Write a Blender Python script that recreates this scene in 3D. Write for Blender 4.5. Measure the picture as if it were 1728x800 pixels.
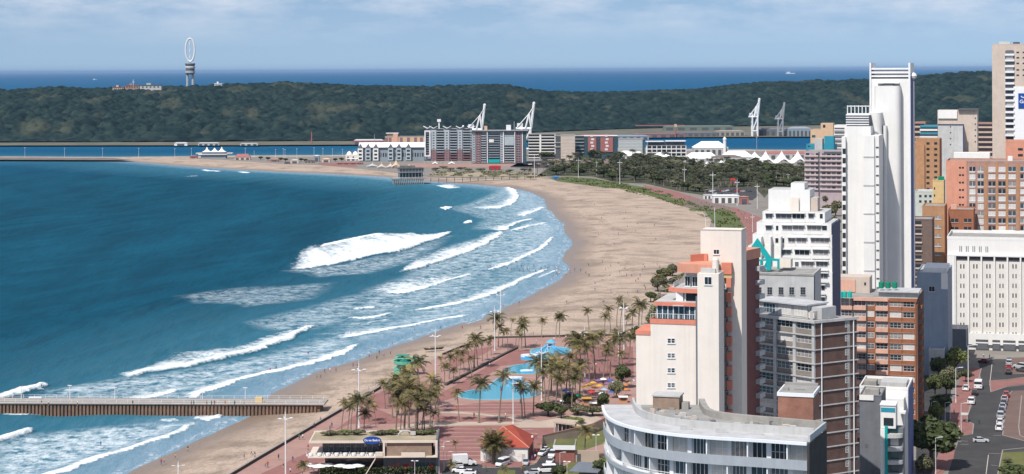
import bpy, math, random
import numpy as np
from mathutils import Vector, Matrix

random.seed(7)
rng = np.random.default_rng(11)
R = math.radians
for _o in list(bpy.data.objects):
    bpy.data.objects.remove(_o)
scene = bpy.context.scene
COL = scene.collection

# ------------------------------------------------------------------ camera
F = 3200.0      # focal length in photograph pixels (1728 px wide)
HC = 107.0      # camera height above the sea, metres
Y0 = 118.0      # image row of the eye level
CX = 864.0
ROLL = math.atan2(8.0, 1728.0)
cam = bpy.data.cameras.new('camera')
camo = bpy.data.objects.new('camera', cam)
COL.objects.link(camo)
cam.sensor_width = 36.0
cam.lens = 36.0 * F / 1728.0
cam.shift_y = -(400.0 - Y0) / 1728.0
cam.clip_start = 1.0
cam.clip_end = 900000.0
camo.matrix_world = Matrix.Translation((0, 0, HC)) @ Matrix.Rotation(R(90), 4, 'X') @ Matrix.Rotation(-ROLL, 4, 'Z')
scene.camera = camo

# ------------------------------------------------------------------ light
SUN_TRAVEL = Vector((0.40, 0.63, -1.0)).normalized()
_s = -SUN_TRAVEL
SUN_EL = math.asin(_s.z)
SUN_AZ = math.atan2(_s.x, _s.y)         # clockwise from +Y
world = bpy.data.worlds.new('World')
scene.world = world
world.use_nodes = True
wt = world.node_tree
wt.nodes.clear()
def wn(t, **k):
    n = wt.nodes.new(t)
    for a, b in k.items():
        setattr(n, a, b)
    return n
w_out = wn('ShaderNodeOutputWorld')
w_bg = wn('ShaderNodeBackground')
w_bg.inputs['Strength'].default_value = 0.105
w_sky = wn('ShaderNodeTexSky', sky_type='NISHITA', sun_disc=False)
w_sky.sun_elevation = SUN_EL
w_sky.sun_rotation = SUN_AZ
w_sky.altitude = 0
w_sky.air_density = 1.0
w_sky.dust_density = 0.25
w_sky.ozone_density = 3.0
w_geo = wn('ShaderNodeTexCoord')
# raise the lookup direction a little: a clean, deep-blue maritime horizon
w_add = wn('ShaderNodeVectorMath', operation='ADD')
w_add.inputs[1].default_value = (0, 0, 0.115)
w_nrm = wn('ShaderNodeVectorMath', operation='NORMALIZE')
wt.links.new(w_geo.outputs['Generated'], w_add.inputs[0])
wt.links.new(w_add.outputs[0], w_nrm.inputs[0])
wt.links.new(w_nrm.outputs[0], w_sky.inputs['Vector'])
# thin cloud banks
w_map = wn('ShaderNodeMapping')
w_map.inputs['Scale'].default_value = (9, 9, 34)
w_noi = wn('ShaderNodeTexNoise')
w_noi.inputs['Scale'].default_value = 1.6
w_noi.inputs['Detail'].default_value = 9
w_noi.inputs['Roughness'].default_value = 0.62
w_sep = wn('ShaderNodeSeparateXYZ')
w_hgt = wn('ShaderNodeMapRange')
w_hgt.inputs['From Min'].default_value = 0.012
w_hgt.inputs['From Max'].default_value = 0.045
w_r = wn('ShaderNodeMapRange')
w_r.inputs['From Min'].default_value = 0.40
w_r.inputs['From Max'].default_value = 0.72
w_mul = wn('ShaderNodeMath', operation='MULTIPLY')
w_mul2 = wn('ShaderNodeMath', operation='MULTIPLY')
w_mul2.inputs[1].default_value = 1.0
w_mix = wn('ShaderNodeMix', data_type='RGBA')
w_mix.inputs[7].default_value = (7.4, 7.6, 8.2, 1)
wt.links.new(w_geo.outputs['Generated'], w_map.inputs['Vector'])
wt.links.new(w_map.outputs[0], w_noi.inputs['Vector'])
wt.links.new(w_geo.outputs['Generated'], w_sep.inputs[0])
wt.links.new(w_sep.outputs['Z'], w_hgt.inputs['Value'])
wt.links.new(w_noi.outputs['Fac'], w_r.inputs['Value'])
wt.links.new(w_r.outputs[0], w_mul.inputs[0])
wt.links.new(w_hgt.outputs[0], w_mul.inputs[1])
wt.links.new(w_mul.outputs[0], w_mul2.inputs[0])
wt.links.new(w_mul2.outputs[0], w_mix.inputs[0])
w_tint = wn('ShaderNodeMix', data_type='RGBA', blend_type='MULTIPLY')
w_tint.inputs[0].default_value = 1.0
w_tint.inputs[7].default_value = (0.93, 0.90, 0.92, 1)
wt.links.new(w_sky.outputs[0], w_tint.inputs[6])
wt.links.new(w_tint.outputs[2], w_mix.inputs[6])
wt.links.new(w_mix.outputs[2], w_bg.inputs['Color'])
wt.links.new(w_bg.outputs[0], w_out.inputs[0])

sund = bpy.data.lights.new('sun', 'SUN')
sund.energy = 4.6
sund.angle = R(0.5)
sund.color = (1.0, 0.95, 0.89)
suno = bpy.data.objects.new('sun', sund)
suno.rotation_euler = SUN_TRAVEL.to_track_quat('-Z', 'Y').to_euler()
suno.location = (-300, -300, 900)
COL.objects.link(suno)

vs = scene.view_settings
vs.view_transform = 'Standard'
vs.look = 'None'
vs.exposure = 0.18
vs.gamma = 1.0
vs.use_curve_mapping = False
cy = scene.cycles
cy.max_bounces = 4
cy.diffuse_bounces = 2
cy.glossy_bounces = 2
cy.transmission_bounces = 2
cy.volume_bounces = 0
cy.transparent_max_bounces = 6
cy.use_denoising = True

# ------------------------------------------------------------------ pixel <-> place helpers (real metres)
_c, _sn = math.cos(ROLL), math.sin(ROLL)
def uv(px, py):
    dx, dy = px - CX, -(py - Y0)
    return dx * _c + dy * _sn, -dx * _sn + dy * _c
def G(px, py, z=2.0):
    u, v = uv(px, py)
    Y = F * (HC - z) / (-v)
    return Vector((u * Y / F, Y, z))
def Wp(px, py, Y):
    u, v = uv(px, py)
    return Vector((u * Y / F, Y, HC + v * Y / F))
def Garr(pts, z=2.0):
    return np.array([[*G(x, y, z)[:2]] for x, y in pts])

# ------------------------------------------------------------------ numpy noise
_perm = rng.random((256, 256))
def vnoise(x, y):
    xi = np.floor(x).astype(int); yi = np.floor(y).astype(int)
    fx = x - xi; fy = y - yi
    fx = fx * fx * (3 - 2 * fx); fy = fy * fy * (3 - 2 * fy)
    a = _perm[xi % 256, yi % 256]; b = _perm[(xi + 1) % 256, yi % 256]
    c = _perm[xi % 256, (yi + 1) % 256]; d = _perm[(xi + 1) % 256, (yi + 1) % 256]
    return (a * (1 - fx) + b * fx) * (1 - fy) + (c * (1 - fx) + d * fx) * fy
def fbm(x, y, o=4):
    s = 0; a = 0.5; t = 0
    for i in range(o):
        s = s + a * vnoise(x * 2 ** i + 17 * i, y * 2 ** i + 31 * i); t += a; a *= 0.5
    return s / t

# ------------------------------------------------------------------ materials
MATS = {}
def nodes(name):
    m = bpy.data.materials.new(name)
    m.use_nodes = True
    nt = m.node_tree
    b = nt.nodes['Principled BSDF']
    return m, nt, b
def mat(name, col, rough=0.8, var=0.12, scale=0.6, spec=0.2, metal=0.0, stretch=(1, 1, 1), col2=None, bump=0.0, streak=0.0):
    """procedural paint / plaster / metal: base colour broken up by noise and rain streaks"""
    if name in MATS:
        return MATS[name]
    m, nt, b = nodes(name)
    b.inputs['Roughness'].default_value = rough
    b.inputs['Metallic'].default_value = metal
    b.inputs['Specular IOR Level'].default_value = spec
    tc = nt.nodes.new('ShaderNodeTexCoord')
    mp = nt.nodes.new('ShaderNodeMapping')
    mp.inputs['Scale'].default_value = stretch
    n = nt.nodes.new('ShaderNodeTexNoise')
    n.inputs['Scale'].default_value = scale
    n.inputs['Detail'].default_value = 6
    n.inputs['Roughness'].default_value = 0.65
    mr = nt.nodes.new('ShaderNodeMapRange')
    mr.inputs['From Min'].default_value = 0.3
    mr.inputs['From Max'].default_value = 0.7
    mx = nt.nodes.new('ShaderNodeMix'); mx.data_type = 'RGBA'
    c2 = col2 or tuple(c * (1 - var * 2) for c in col)
    mx.inputs[6].default_value = (*col, 1)
    mx.inputs[7].default_value = (*c2, 1)
    nt.links.new(tc.outputs['Object'], mp.inputs[0])
    nt.links.new(mp.outputs[0], n.inputs['Vector'])
    nt.links.new(n.outputs['Fac'], mr.inputs['Value'])
    nt.links.new(mr.outputs[0], mx.inputs[0])
    out = mx.outputs[2]
    if streak > 0:
        mp2 = nt.nodes.new('ShaderNodeMapping'); mp2.inputs['Scale'].default_value = (1.3, 1.3, 0.07)
        n2 = nt.nodes.new('ShaderNodeTexNoise'); n2.inputs['Scale'].default_value = 1.0; n2.inputs['Detail'].default_value = 7
        r2 = nt.nodes.new('ShaderNodeMapRange'); r2.inputs['From Min'].default_value = 0.45; r2.inputs['From Max'].default_value = 0.8
        r2.inputs['To Max'].default_value = streak
        m2 = nt.nodes.new('ShaderNodeMix'); m2.data_type = 'RGBA'
        m2.inputs[7].default_value = (*[c * 0.45 for c in col], 1)
        nt.links.new(tc.outputs['Object'], mp2.inputs[0]); nt.links.new(mp2.outputs[0], n2.inputs['Vector'])
        nt.links.new(n2.outputs['Fac'], r2.inputs['Value']); nt.links.new(r2.outputs[0], m2.inputs[0])
        nt.links.new(out, m2.inputs[6]); out = m2.outputs[2]
    nt.links.new(out, b.inputs['Base Color'])
    if bump:
        bp = nt.nodes.new('ShaderNodeBump'); bp.inputs['Strength'].default_value = bump
        nt.links.new(n.outputs['Fac'], bp.inputs['Height']); nt.links.new(bp.outputs[0], b.inputs['Normal'])
    MATS[name] = m
    return m

# ------------------------------------------------------------------ mesh helpers
class MB:
    def __init__(s):
        s.v = []; s.f = []; s.m = []
    def face(s, pts, mi=0):
        n = len(s.v); s.v += [tuple(p) for p in pts]; s.f.append(tuple(range(n, n + len(pts)))); s.m.append(mi)
    def box(s, x0, x1, y0, y1, z0, z1, mi=0):
        n = len(s.v)
        s.v += [(x0, y0, z0), (x1, y0, z0), (x1, y1, z0), (x0, y1, z0), (x0, y0, z1), (x1, y0, z1), (x1, y1, z1), (x0, y1, z1)]
        for q in ((0, 3, 2, 1), (4, 5, 6, 7), (0, 1, 5, 4), (1, 2, 6, 5), (2, 3, 7, 6), (3, 0, 4, 7)):
            s.f.append(tuple(n + i for i in q)); s.m.append(mi)
        return s
    def prism(s, pts, z0, z1, mi=0, top_mi=None):
        n = len(s.v); k = len(pts)
        a = sum(pts[i][0] * pts[(i + 1) % k][1] - pts[(i + 1) % k][0] * pts[i][1] for i in range(k))
        if a < 0: pts = pts[::-1]
        s.v += [(p[0], p[1], z0) for p in pts] + [(p[0], p[1], z1) for p in pts]
        for i in range(k):
            j = (i + 1) % k
            s.f.append((n + i, n + j, n + k + j, n + k + i)); s.m.append(mi)
        s.f.append(tuple(n + k + i for i in range(k))); s.m.append(mi if top_mi is None else top_mi)
        s.f.append(tuple(n + i for i in reversed(range(k)))); s.m.append(mi)
        return s
    def tube(s, a, b, r0, r1=None, n=8, mi=0, cap=True):
        a = Vector(a); b = Vector(b); r1 = r0 if r1 is None else r1
        d = (b - a).normalized()
        t = Vector((1, 0, 0)) if abs(d.z) > 0.9 else Vector((0, 0, 1))
        p = d.cross(t).normalized(); q = d.cross(p)
        k = len(s.v)
        for c, r in ((a, r0), (b, r1)):
            for i in range(n):
                w = 2 * math.pi * i / n
                s.v.append(tuple(c + p * (r * math.cos(w)) + q * (r * math.sin(w))))
        for i in range(n):
            j = (i + 1) % n
            s.f.append((k + i, k + n + i, k + n + j, k + j)); s.m.append(mi)
        if cap:
            s.f.append(tuple(k + i for i in range(n))); s.m.append(mi)
            s.f.append(tuple(k + n + i for i in reversed(range(n)))); s.m.append(mi)
        return s
    def lathe(s, prof, n=16, cx=0, cy=0, mi=0, cap=True):
        k = len(s.v)
        for r, z in prof:
            for i in range(n):
                w = 2 * math.pi * i / n
                s.v.append((cx + r * math.cos(w), cy + r * math.sin(w), z))
        for a in range(len(prof) - 1):
            for i in range(n):
                j = (i + 1) % n
                s.f.append((k + a * n + i, k + a * n + j, k + (a + 1) * n + j, k + (a + 1) * n + i)); s.m.append(mi)
        if cap:
            s.f.append(tuple(k + (len(prof) - 1) * n + i for i in range(n))); s.m.append(mi)
            s.f.append(tuple(k + i for i in reversed(range(n)))); s.m.append(mi)
        return s
    def mesh(s, name, mats):
        me = bpy.data.meshes.new(name)
        me.from_pydata(s.v, [], s.f)
        for m in (mats if isinstance(mats, (list, tuple)) else [mats]):
            me.materials.append(m)
        if any(s.m):
            me.polygons.foreach_set('material_index', s.m)
        me.update()
        return me
    def obj(s, name, mats, parent=None):
        return link(name, s.mesh(name, mats), parent)
def link(name, data, parent=None, loc=None, rz=None):
    o = bpy.data.objects.new(name, data)
    COL.objects.link(o)
    if parent is not None: o.parent = parent
    if loc is not None: o.location = loc
    if rz is not None: o.rotation_euler = (0, 0, rz)
    return o
def tag(o, label=None, cat=None, group=None, kind=None):
    if label: o['label'] = label
    if cat: o['category'] = cat
    if group: o['group'] = group
    if kind: o['kind'] = kind
    return o
def thing(name, label, cat, loc=(0, 0, 0), rz=0.0, group=None):
    o = bpy.data.objects.new(name, None); COL.objects.link(o)
    o.empty_display_size = 0.5
    o.location = loc; o.rotation_euler = (0, 0, rz)
    return tag(o, label, cat, group)
def kids(o):
    return [c for c in KIDS.get(o.name, [])]
KIDS = {}
def copy_tree(o, loc=None, rz=None, label=None, sc=None, group=None, parent=None):
    c = o.copy(); COL.objects.link(c)
    if loc is not None: c.location = loc
    if rz is not None: c.rotation_euler = (0, 0, rz)
    if sc is not None: c.scale = (sc, sc, sc) if not hasattr(sc, '__len__') else sc
    if label: c['label'] = label
    if group: c['group'] = group
    if parent is not None: c.parent = parent
    for ch in o.children:
        copy_tree(ch, parent=c)
    return c
def smooth(me, on=True):
    me.polygons.foreach_set('use_smooth', [on] * len(me.polygons)); return me
def grid_mesh(name, X, Y, Z, mats, attrs=None, sm=True):
    ny, nx = Z.shape
    me = bpy.data.meshes.new(name)
    co = np.stack([X, Y, Z], -1).reshape(-1, 3).astype(np.float32)
    idx = np.arange(nx * ny).reshape(ny, nx)
    q = np.stack([idx[:-1, :-1], idx[:-1, 1:], idx[1:, 1:], idx[1:, :-1]], -1).reshape(-1, 4)
    me.vertices.add(len(co)); me.vertices.foreach_set('co', co.ravel())
    me.loops.add(q.size); me.loops.foreach_set('vertex_index', q.ravel().astype(np.int32))
    me.polygons.add(len(q)); me.polygons.foreach_set('loop_start', np.arange(0, q.size, 4, dtype=np.int32))
    me.update(calc_edges=True)
    for k, a in (attrs or {}).items():
        at = me.attributes.new(k, 'FLOAT', 'POINT'); at.data.foreach_set('value', np.ascontiguousarray(a, dtype=np.float32).ravel())
    for m in mats: me.materials.append(m)
    if sm: smooth(me)
    return me

def poly_sd(px, py, P):
    """signed distance to polygon P (positive inside)"""
    d = np.full(px.shape, 1e12); ins = np.zeros(px.shape, bool)
    n = len(P)
    for i in range(n):
        ax, ay = P[i]; bx, by = P[(i + 1) % n]
        ex, ey = bx - ax, by - ay
        wx, wy = px - ax, py - ay
        t = np.clip((wx * ex + wy * ey) / (ex * ex + ey * ey + 1e-12), 0, 1)
        d = np.minimum(d, (wx - ex * t) ** 2 + (wy - ey * t) ** 2)
        c = ((ay <= py) != (by <= py)) & (px < (bx - ax) * (py - ay) / (by - ay + 1e-12) + ax)
        ins ^= c
    d = np.sqrt(d)
    return np.where(ins, d, -d)
def inpoly(x, y, P):
    ins = False
    for i in range(len(P)):
        ax, ay = P[i]; bx, by = P[(i + 1) % len(P)]
        if (ay <= y) != (by <= y) and x < (bx - ax) * (y - ay) / (by - ay) + ax: ins = not ins
    return ins
# ================================================================== LAND AND SEA
SHORE = [(150, 835), (205, 800), (260, 775), (330, 745), (400, 710), (440, 690), (452, 672), (480, 655), (530, 630), (600, 607), (650, 590),
         (700, 573), (750, 553), (800, 540), (850, 520), (880, 508), (900, 495), (932, 482), (955, 466), (961, 452), (952, 441), (951, 430),
         (962, 420), (966, 408), (953, 396), (955, 384), (944, 370), (924, 352), (918, 337), (900, 326), (870, 319), (830, 314), (795, 311),
         (760, 309), (700, 304), (670, 301), (640, 298), (560, 294), (450, 289), (360, 284), (280, 278), (215, 272.5), (170, 270), (0, 269.5), (-300, 269)]
def shore_world():
    sw = [tuple(G(x, y, 0.0)[:2]) for x, y in SHORE]
    # round the corners (Chaikin)
    for _ in range(2):
        n = [sw[0]]
        for a, b in zip(sw, sw[1:]):
            n += [(a[0] * .75 + b[0] * .25, a[1] * .75 + b[1] * .25), (a[0] * .25 + b[0] * .75, a[1] * .25 + b[1] * .75)]
        sw = n + [sw[-1]]
    return sw
SW = shore_world()
up = [tuple(G(x, y, 0.0)[:2]) for x, y in [(-300, 264.5), (0, 264.5), (190, 265.5), (330, 264), (420, 263), (600, 262), (612, 256), (640, 250),
                                          (800, 250), (1000, 250), (1120, 250), (1150, 252), (1370, 253.5), (1480, 252), (1500, 262), (2200, 262)]]
LAND = SW + up + [(2600, 2400), (2600, 300), (-180, 300)]
FARL = [tuple(G(x, y, 0.0)[:2]) for x, y in [(-700, 247.5), (0, 246.5), (200, 246), (400, 246), (600, 245), (760, 242), (900, 238), (1050, 234), (1160, 232.5),
                                            (1400, 231.5), (1450, 231), (2600, 231)]] + [(6500, 6000), (-4000, 6000)]
xs = np.concatenate([np.arange(-1400, -420, 20), np.arange(-420, 200, 3.0), np.arange(200, 520, 8), np.arange(520, 3600, 60)])
ys = [380.0]
while ys[-1] < 6200: ys.append(ys[-1] + max(2.2, (ys[-1] ** 2) / 340000.0 * 1.1))
ys = np.array(ys)
TX, TY = np.meshgrid(xs, ys)
sd1 = poly_sd(TX, TY, LAND); sd2 = poly_sd(TX, TY, FARL)
SD = np.maximum(sd1, sd2)
wob = (fbm(TX / 14, TY / 26, 3) - 0.5) * 5.0 * np.clip(1 - np.abs(SD) / 60, 0, 1)
sdw = SD + wob
TZ = np.where(sdw > 0, np.minimum(sdw * 0.055, 2.0), np.maximum(sdw * 0.05, -3.0))
TZ = TZ + np.where((sdw > 8) & (sdw < 500) , (fbm(TX / 9, TY / 22, 3) - .5) * 0.5, 0) * np.clip((40 - np.abs(sdw - 45)) / 30, 0, 1)
TZ = np.minimum(TZ, 2.0)

def ground_material():
    m, nt, b = nodes('beach_sand')
    L = nt.links
    def N(t): return nt.nodes.new(t)
    at = N('ShaderNodeAttribute'); at.attribute_name = 'shore'
    tc = N('ShaderNodeTexCoord')
    mp = N('ShaderNodeMapping'); mp.inputs['Scale'].default_value = (0.035, 0.045, 1); mp.inputs['Rotation'].default_value = (0, 0, 0.0)
    n1 = N('ShaderNodeTexNoise'); n1.inputs['Scale'].default_value = 1.0; n1.inputs['Detail'].default_value = 12; n1.inputs['Roughness'].default_value = .74
    L.new(tc.outputs['Object'], mp.inputs[0]); L.new(mp.outputs[0], n1.inputs['Vector'])
    n2 = N('ShaderNodeTexNoise'); n2.inputs['Scale'].default_value = 0.9; n2.inputs['Detail'].default_value = 5
    L.new(tc.outputs['Object'], n2.inputs['Vector'])
    cr = N('ShaderNodeValToRGB')
    cr.color_ramp.elements[0].position = .40; cr.color_ramp.elements[0].color = (.25, .195, .150, 1)
    cr.color_ramp.elements[1].position = .54; cr.color_ramp.elements[1].color = (.43, .335, .262, 1)
    e = cr.color_ramp.elements.new(.465); e.color = (.345, .27, .212, 1)
    L.new(n1.outputs['Fac'], cr.inputs[0])
    mx = N('ShaderNodeMix'); mx.data_type = 'RGBA'; mx.blend_type = 'MULTIPLY'; mx.inputs[0].default_value = .55
    r = N('ShaderNodeMapRange'); r.inputs['From Min'].default_value = .3; r.inputs['From Max'].default_value = .62; r.inputs['To Min'].default_value = .55; r.inputs['To Max'].default_value = 1.08
    L.new(n2.outputs['Fac'], r.inputs['Value']); L.new(cr.outputs[0], mx.inputs[6]); L.new(r.outputs[0], mx.inputs[7])
    # damp sand beside the water
    ad = N('ShaderNodeMath'); ad.operation = 'MULTIPLY_ADD'; ad.inputs[1].default_value = 12.0; 
    L.new(n1.outputs['Fac'], ad.inputs[0]); L.new(at.outputs['Fac'], ad.inputs[2])
    w = N('ShaderNodeMapRange'); w.inputs['From Min'].default_value = 10; w.inputs['From Max'].default_value = 26; w.inputs['To Min'].default_value = 1; w.inputs['To Max'].default_value = 0
    L.new(ad.outputs[0], w.inputs['Value'])
    mw = N('ShaderNodeMix'); mw.data_type = 'RGBA'; mw.inputs[7].default_value = (.22, .165, .125, 1)
    L.new(w.outputs[0], mw.inputs[0]); L.new(mx.outputs[2], mw.inputs[6])
    L.new(mw.outputs[2], b.inputs['Base Color'])
    rr = N('ShaderNodeMapRange'); rr.inputs['To Min'].default_value = .95; rr.inputs['To Max'].default_value = .35
    L.new(w.outputs[0], rr.inputs['Value']); L.new(rr.outputs[0], b.inputs['Roughness'])
    b.inputs['Specular IOR Level'].default_value = .25
    bp = N('ShaderNodeBump'); bp.inputs['Strength'].default_value = .6; bp.inputs['Distance'].default_value = .5
    L.new(n2.outputs['Fac'], bp.inputs['Height']); L.new(bp.outputs[0], b.inputs['Normal'])
    return m
tag(link('ground', grid_mesh('ground', TX, TY, TZ, [ground_material()], {'shore': np.clip(sdw, -50, 400)})), kind='structure')

# ---------------- sea: one sheet to the horizon, fine where the surf breaks
wx = np.concatenate([[-250000, -60000, -20000, -8000, -4000, -2500], np.arange(-1700, -420, 22), np.arange(-420, -170, 2.2), np.arange(-170, 72, 1.0), np.arange(75, 200, 8), np.arange(220, 2600, 60), [4000, 9000, 20000, 60000, 250000]])
wy = [-3000.0, 300.0, 460.0]
while wy[-1] < 3700: wy.append(wy[-1] + max(1.15, (wy[-1] ** 2) / 340000.0 * 0.62))
wy = np.array(wy + [4500, 6000, 9000, 14000, 22000, 40000, 70000, 110000, 200000, 400000])
OX, OY = np.meshgrid(wx, wy)
FO = np.zeros(OX.shape); HT = np.zeros(OX.shape)
def splat(front, back, a0=1.0, a1=0.25, h=1.0, fade=0.08, hard=0.0):
    """lay a breaking wave: foam full at its front, thinning to its back; h = crest height"""
    f = Garr(front, 0.0); k = Garr(back, 0.0)
    def res(p, n):
        s = np.concatenate([[0], np.cumsum(np.hypot(*(np.diff(p, axis=0).T)))]); s /= s[-1]
        t = np.linspace(0, 1, n)
        t2 = t
        return np.stack([np.interp(t2, s, p[:, 0]), np.interp(t2, s, p[:, 1])], 1)
    Ln = np.hypot(*(np.diff(f, axis=0).T)).sum()
    n = int(max(60, Ln / 0.35)); f = res(f, n); k = res(k, n)
    wmax = np.hypot(*(f - k).T).max(); m = int(max(10, wmax / 0.4))
    t = np.linspace(0, 1, n)[:, None]; s = np.linspace(0, 1, m)[None, :]
    wob = (fbm(np.linspace(0, Ln / 6, n), np.zeros(n) + Ln, 4) - .5)[:, None] * 3.6
    PX = f[:, 0:1] * (1 - s) + k[:, 0:1] * s + wob * (1 - s); PY = f[:, 1:2] * (1 - s) + k[:, 1:2] * s
    en = np.clip(np.minimum(t, 1 - t) / fade, 0, 1) ** .6
    A = (a0 + (a1 - a0) * np.clip(s * 1.25, 0, 1) ** .8) * en * np.clip((1 - s) / .2, 0, 1) ** .6 * (.62 + .62 * fbm(np.linspace(0, Ln / 11, n), np.zeros(n) + 3, 3))[:, None] + 0 * PX
    dist = s * np.hypot(f[:, 0] - k[:, 0], f[:, 1] - k[:, 1])[:, None]
    Hh = h * en * np.exp(-((dist - 1.2) / 2.2) ** 2)
    ix = np.searchsorted(wx, PX.ravel()) ; iy = np.searchsorted(wy, PY.ravel())
    ok = (ix > 0) & (ix < len(wx)) & (iy > 0) & (iy < len(wy)); ix = ix[ok]; iy = iy[ok]
    np.maximum.at(FO, (iy, ix), A.ravel()[ok]); np.maximum.at(HT, (iy, ix), Hh.ravel()[ok])
WAVES = [
 ([(476,454),(521,454),(570,446),(622,434),(667,426),(706,415),(742,402),(763,391)], [(500,421),(536,411),(580,400),(630,391),(680,393),(700,396),(740,392),(762,389)], 1.05, .62, 1.6),
 ([(538,416),(580,408),(615,400),(644,395)], [(545,411),(585,402),(615,396),(643,392)], 1, .9, 1.2),
 ([(666,460),(706,452),(742,441),(781,428),(817,413),(836,403),(846,392)], [(687,444),(710,424),(749,415),(791,403),(817,394),(830,391),(841,390)], 1, .25, 1.5),
 ([(640,497),(687,494),(726,483),(752,473),(781,468),(801,463)], [(617,489),(648,475),(687,470),(732,465),(765,465),(797,461)], .85, .35, .7),
 ([(820,459),(836,454),(862,446),(888,433),(911,421),(924,411),(934,400)], [(822,453),(849,434),(875,426),(901,416),(915,408),(925,401),(931,398)], .95, .2, .8),
 ([(684,527),(719,522),(752,517),(784,511),(814,504),(840,494),(862,483),(879,473),(901,465),(927,454)], [(690,524),(726,517),(758,502),(797,488),(840,480),(860,473),(875,467),(900,459),(924,450)], 1, .2, .9),
 ([(583,537),(609,539),(635,536),(653,532)], [(586,533),(622,532),(655,527),(667,525)], .95, .4, .6),
 ([(596,522),(615,520),(628,519)], [(602,517),(615,516),(626,514)], .9, .3, .6),
 ([(560,572),(593,568),(615,564),(648,557),(687,551),(726,544),(758,538),(791,532)], [(545,563),(570,560),(596,557),(648,551),(700,542),(730,538),(760,533),(791,529)], .95, .2, .6),
 ([(189,637),(210,639),(234,635),(270,627),(315,621),(360,611),(405,600),(440,590),(479,577),(505,564),(533,551)], [(159,630),(210,624),(249,614),(264,602),(288,590),(330,588),(375,588),(414,578),(450,566),(485,556),(526,546)], 1, .4, 1.6),
 ([(300,677),(324,672),(342,663),(375,653),(405,641),(440,633),(500,620),(540,610),(575,598),(607,580)], [(270,671),(310,659),(348,648),(390,637),(440,626),(480,612),(530,598),(570,588),(590,582),(606,577)], 1, .25, .6),
 ([(228,675),(250,672),(270,668),(288,663),(297,658)], [(170,671),(200,667),(240,662),(270,658),(290,655)], .9, .3, .7),
 ([(-40,682),(0,675),(24,669),(48,663),(63,657),(76,652)], [(-40,672),(0,664),(30,654),(60,649),(72,648),(75,649)], 1, .8, 1.5),
 ([(-40,760),(0,749),(18,742),(39,737),(54,731)], [(-40,745),(0,732),(24,725),(42,719),(52,719)], 1, .85, 1.8),
 ([(40,822),(90,802),(111,797),(135,785),(168,774),(192,767),(216,761),(246,750),(279,737),(306,728),(325,714)], [(0,815),(50,800),(99,788),(150,770),(186,760),(216,755),(255,741),(288,729),(309,716),(321,709)], 1, .2, .6),
 ([(268,711),(280,712),(294,710)], [(272,707),(282,706),(292,707)], .8, .4, .5),
 ([(327,707),(345,712),(362,707),(373,700)], [(326,701),(342,700),(360,699),(372,698)], .9, .6, .5),
 ([(0,702),(30,702),(60,700),(84,698)], [(0,700),(30,700),(60,698),(84,696.5)], .9, .6, .3),
 ([(743,353),(752,355),(761,352)], [(746,349),(751,347),(759,350)], 1, .8, 1.2),
 ([(779,378),(788,379),(796,375)], [(783,374),(789,371),(795,371)], 1, .8, 1.2),
 ([(800,351),(820,353),(843,352),(859,347),(868,341),(873,332),(868,322),(855,316)], [(770,350),(800,347),(830,342),(845,336),(852,330),(852,324),(848,319),(842,316)], .95, .3, .8),
 ([(862,365),(881,364),(900,358),(917,351)], [(862,360),(880,354),(900,348),(914,345)], .9, .25, .7),
 ([(830,389),(848,390),(862,382),(875,375),(898,370)], [(810,384),(830,377),(855,374),(875,371),(895,368)], .9, .25, .7),
 ([(859,391),(875,387),(895,382),(924,376)], [(862,386),(878,381),(895,377),(922,373)], .85, .2, .5),
 ([(735,314),(755,318),(778,318)], [(742,312),(760,310),(776,314)], .9, .4, .8),
 ([(55,298),(62,298.6),(71,298)], [(55,297),(62,297),(71,297)], .9, .7, .8),
 ([(310,298),(320,299),(331,298.5)], [(310,297.3),(320,297.3),(331,297.4)], .6, .4, .6),
 ([(735,568),(760,560),(790,548),(812,538),(815,530),(830,526),(850,522)], [(735,566),(760,558),(788,546),(808,538),(812,529),(830,524.5),(850,520.5)], .5, .2, .2),
 ([(905,470),(925,462),(940,455)], [(905,468),(925,460),(940,453)], .6, .2, .2),
 ([(590,548),(620,547),(655,540)], [(590,545),(620,543),(655,538)], .45, .2, .3),
 ([(340,287),(352,289),(370,290)], [(340,286),(352,287.5),(370,289)], .8, .4, .3),
 ([(398,291),(408,292),(418,292)], [(398,289.8),(408,290),(418,290.6)], .8, .5, .3),
 ([(452,661),(470,652),(500,640),(530,628)], [(448,659),(466,650),(497,638),(527,626)], .35, .1, .2),
]
for w in WAVES: splat(w[0], w[1], w[2], w[3], w[4])
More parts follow.
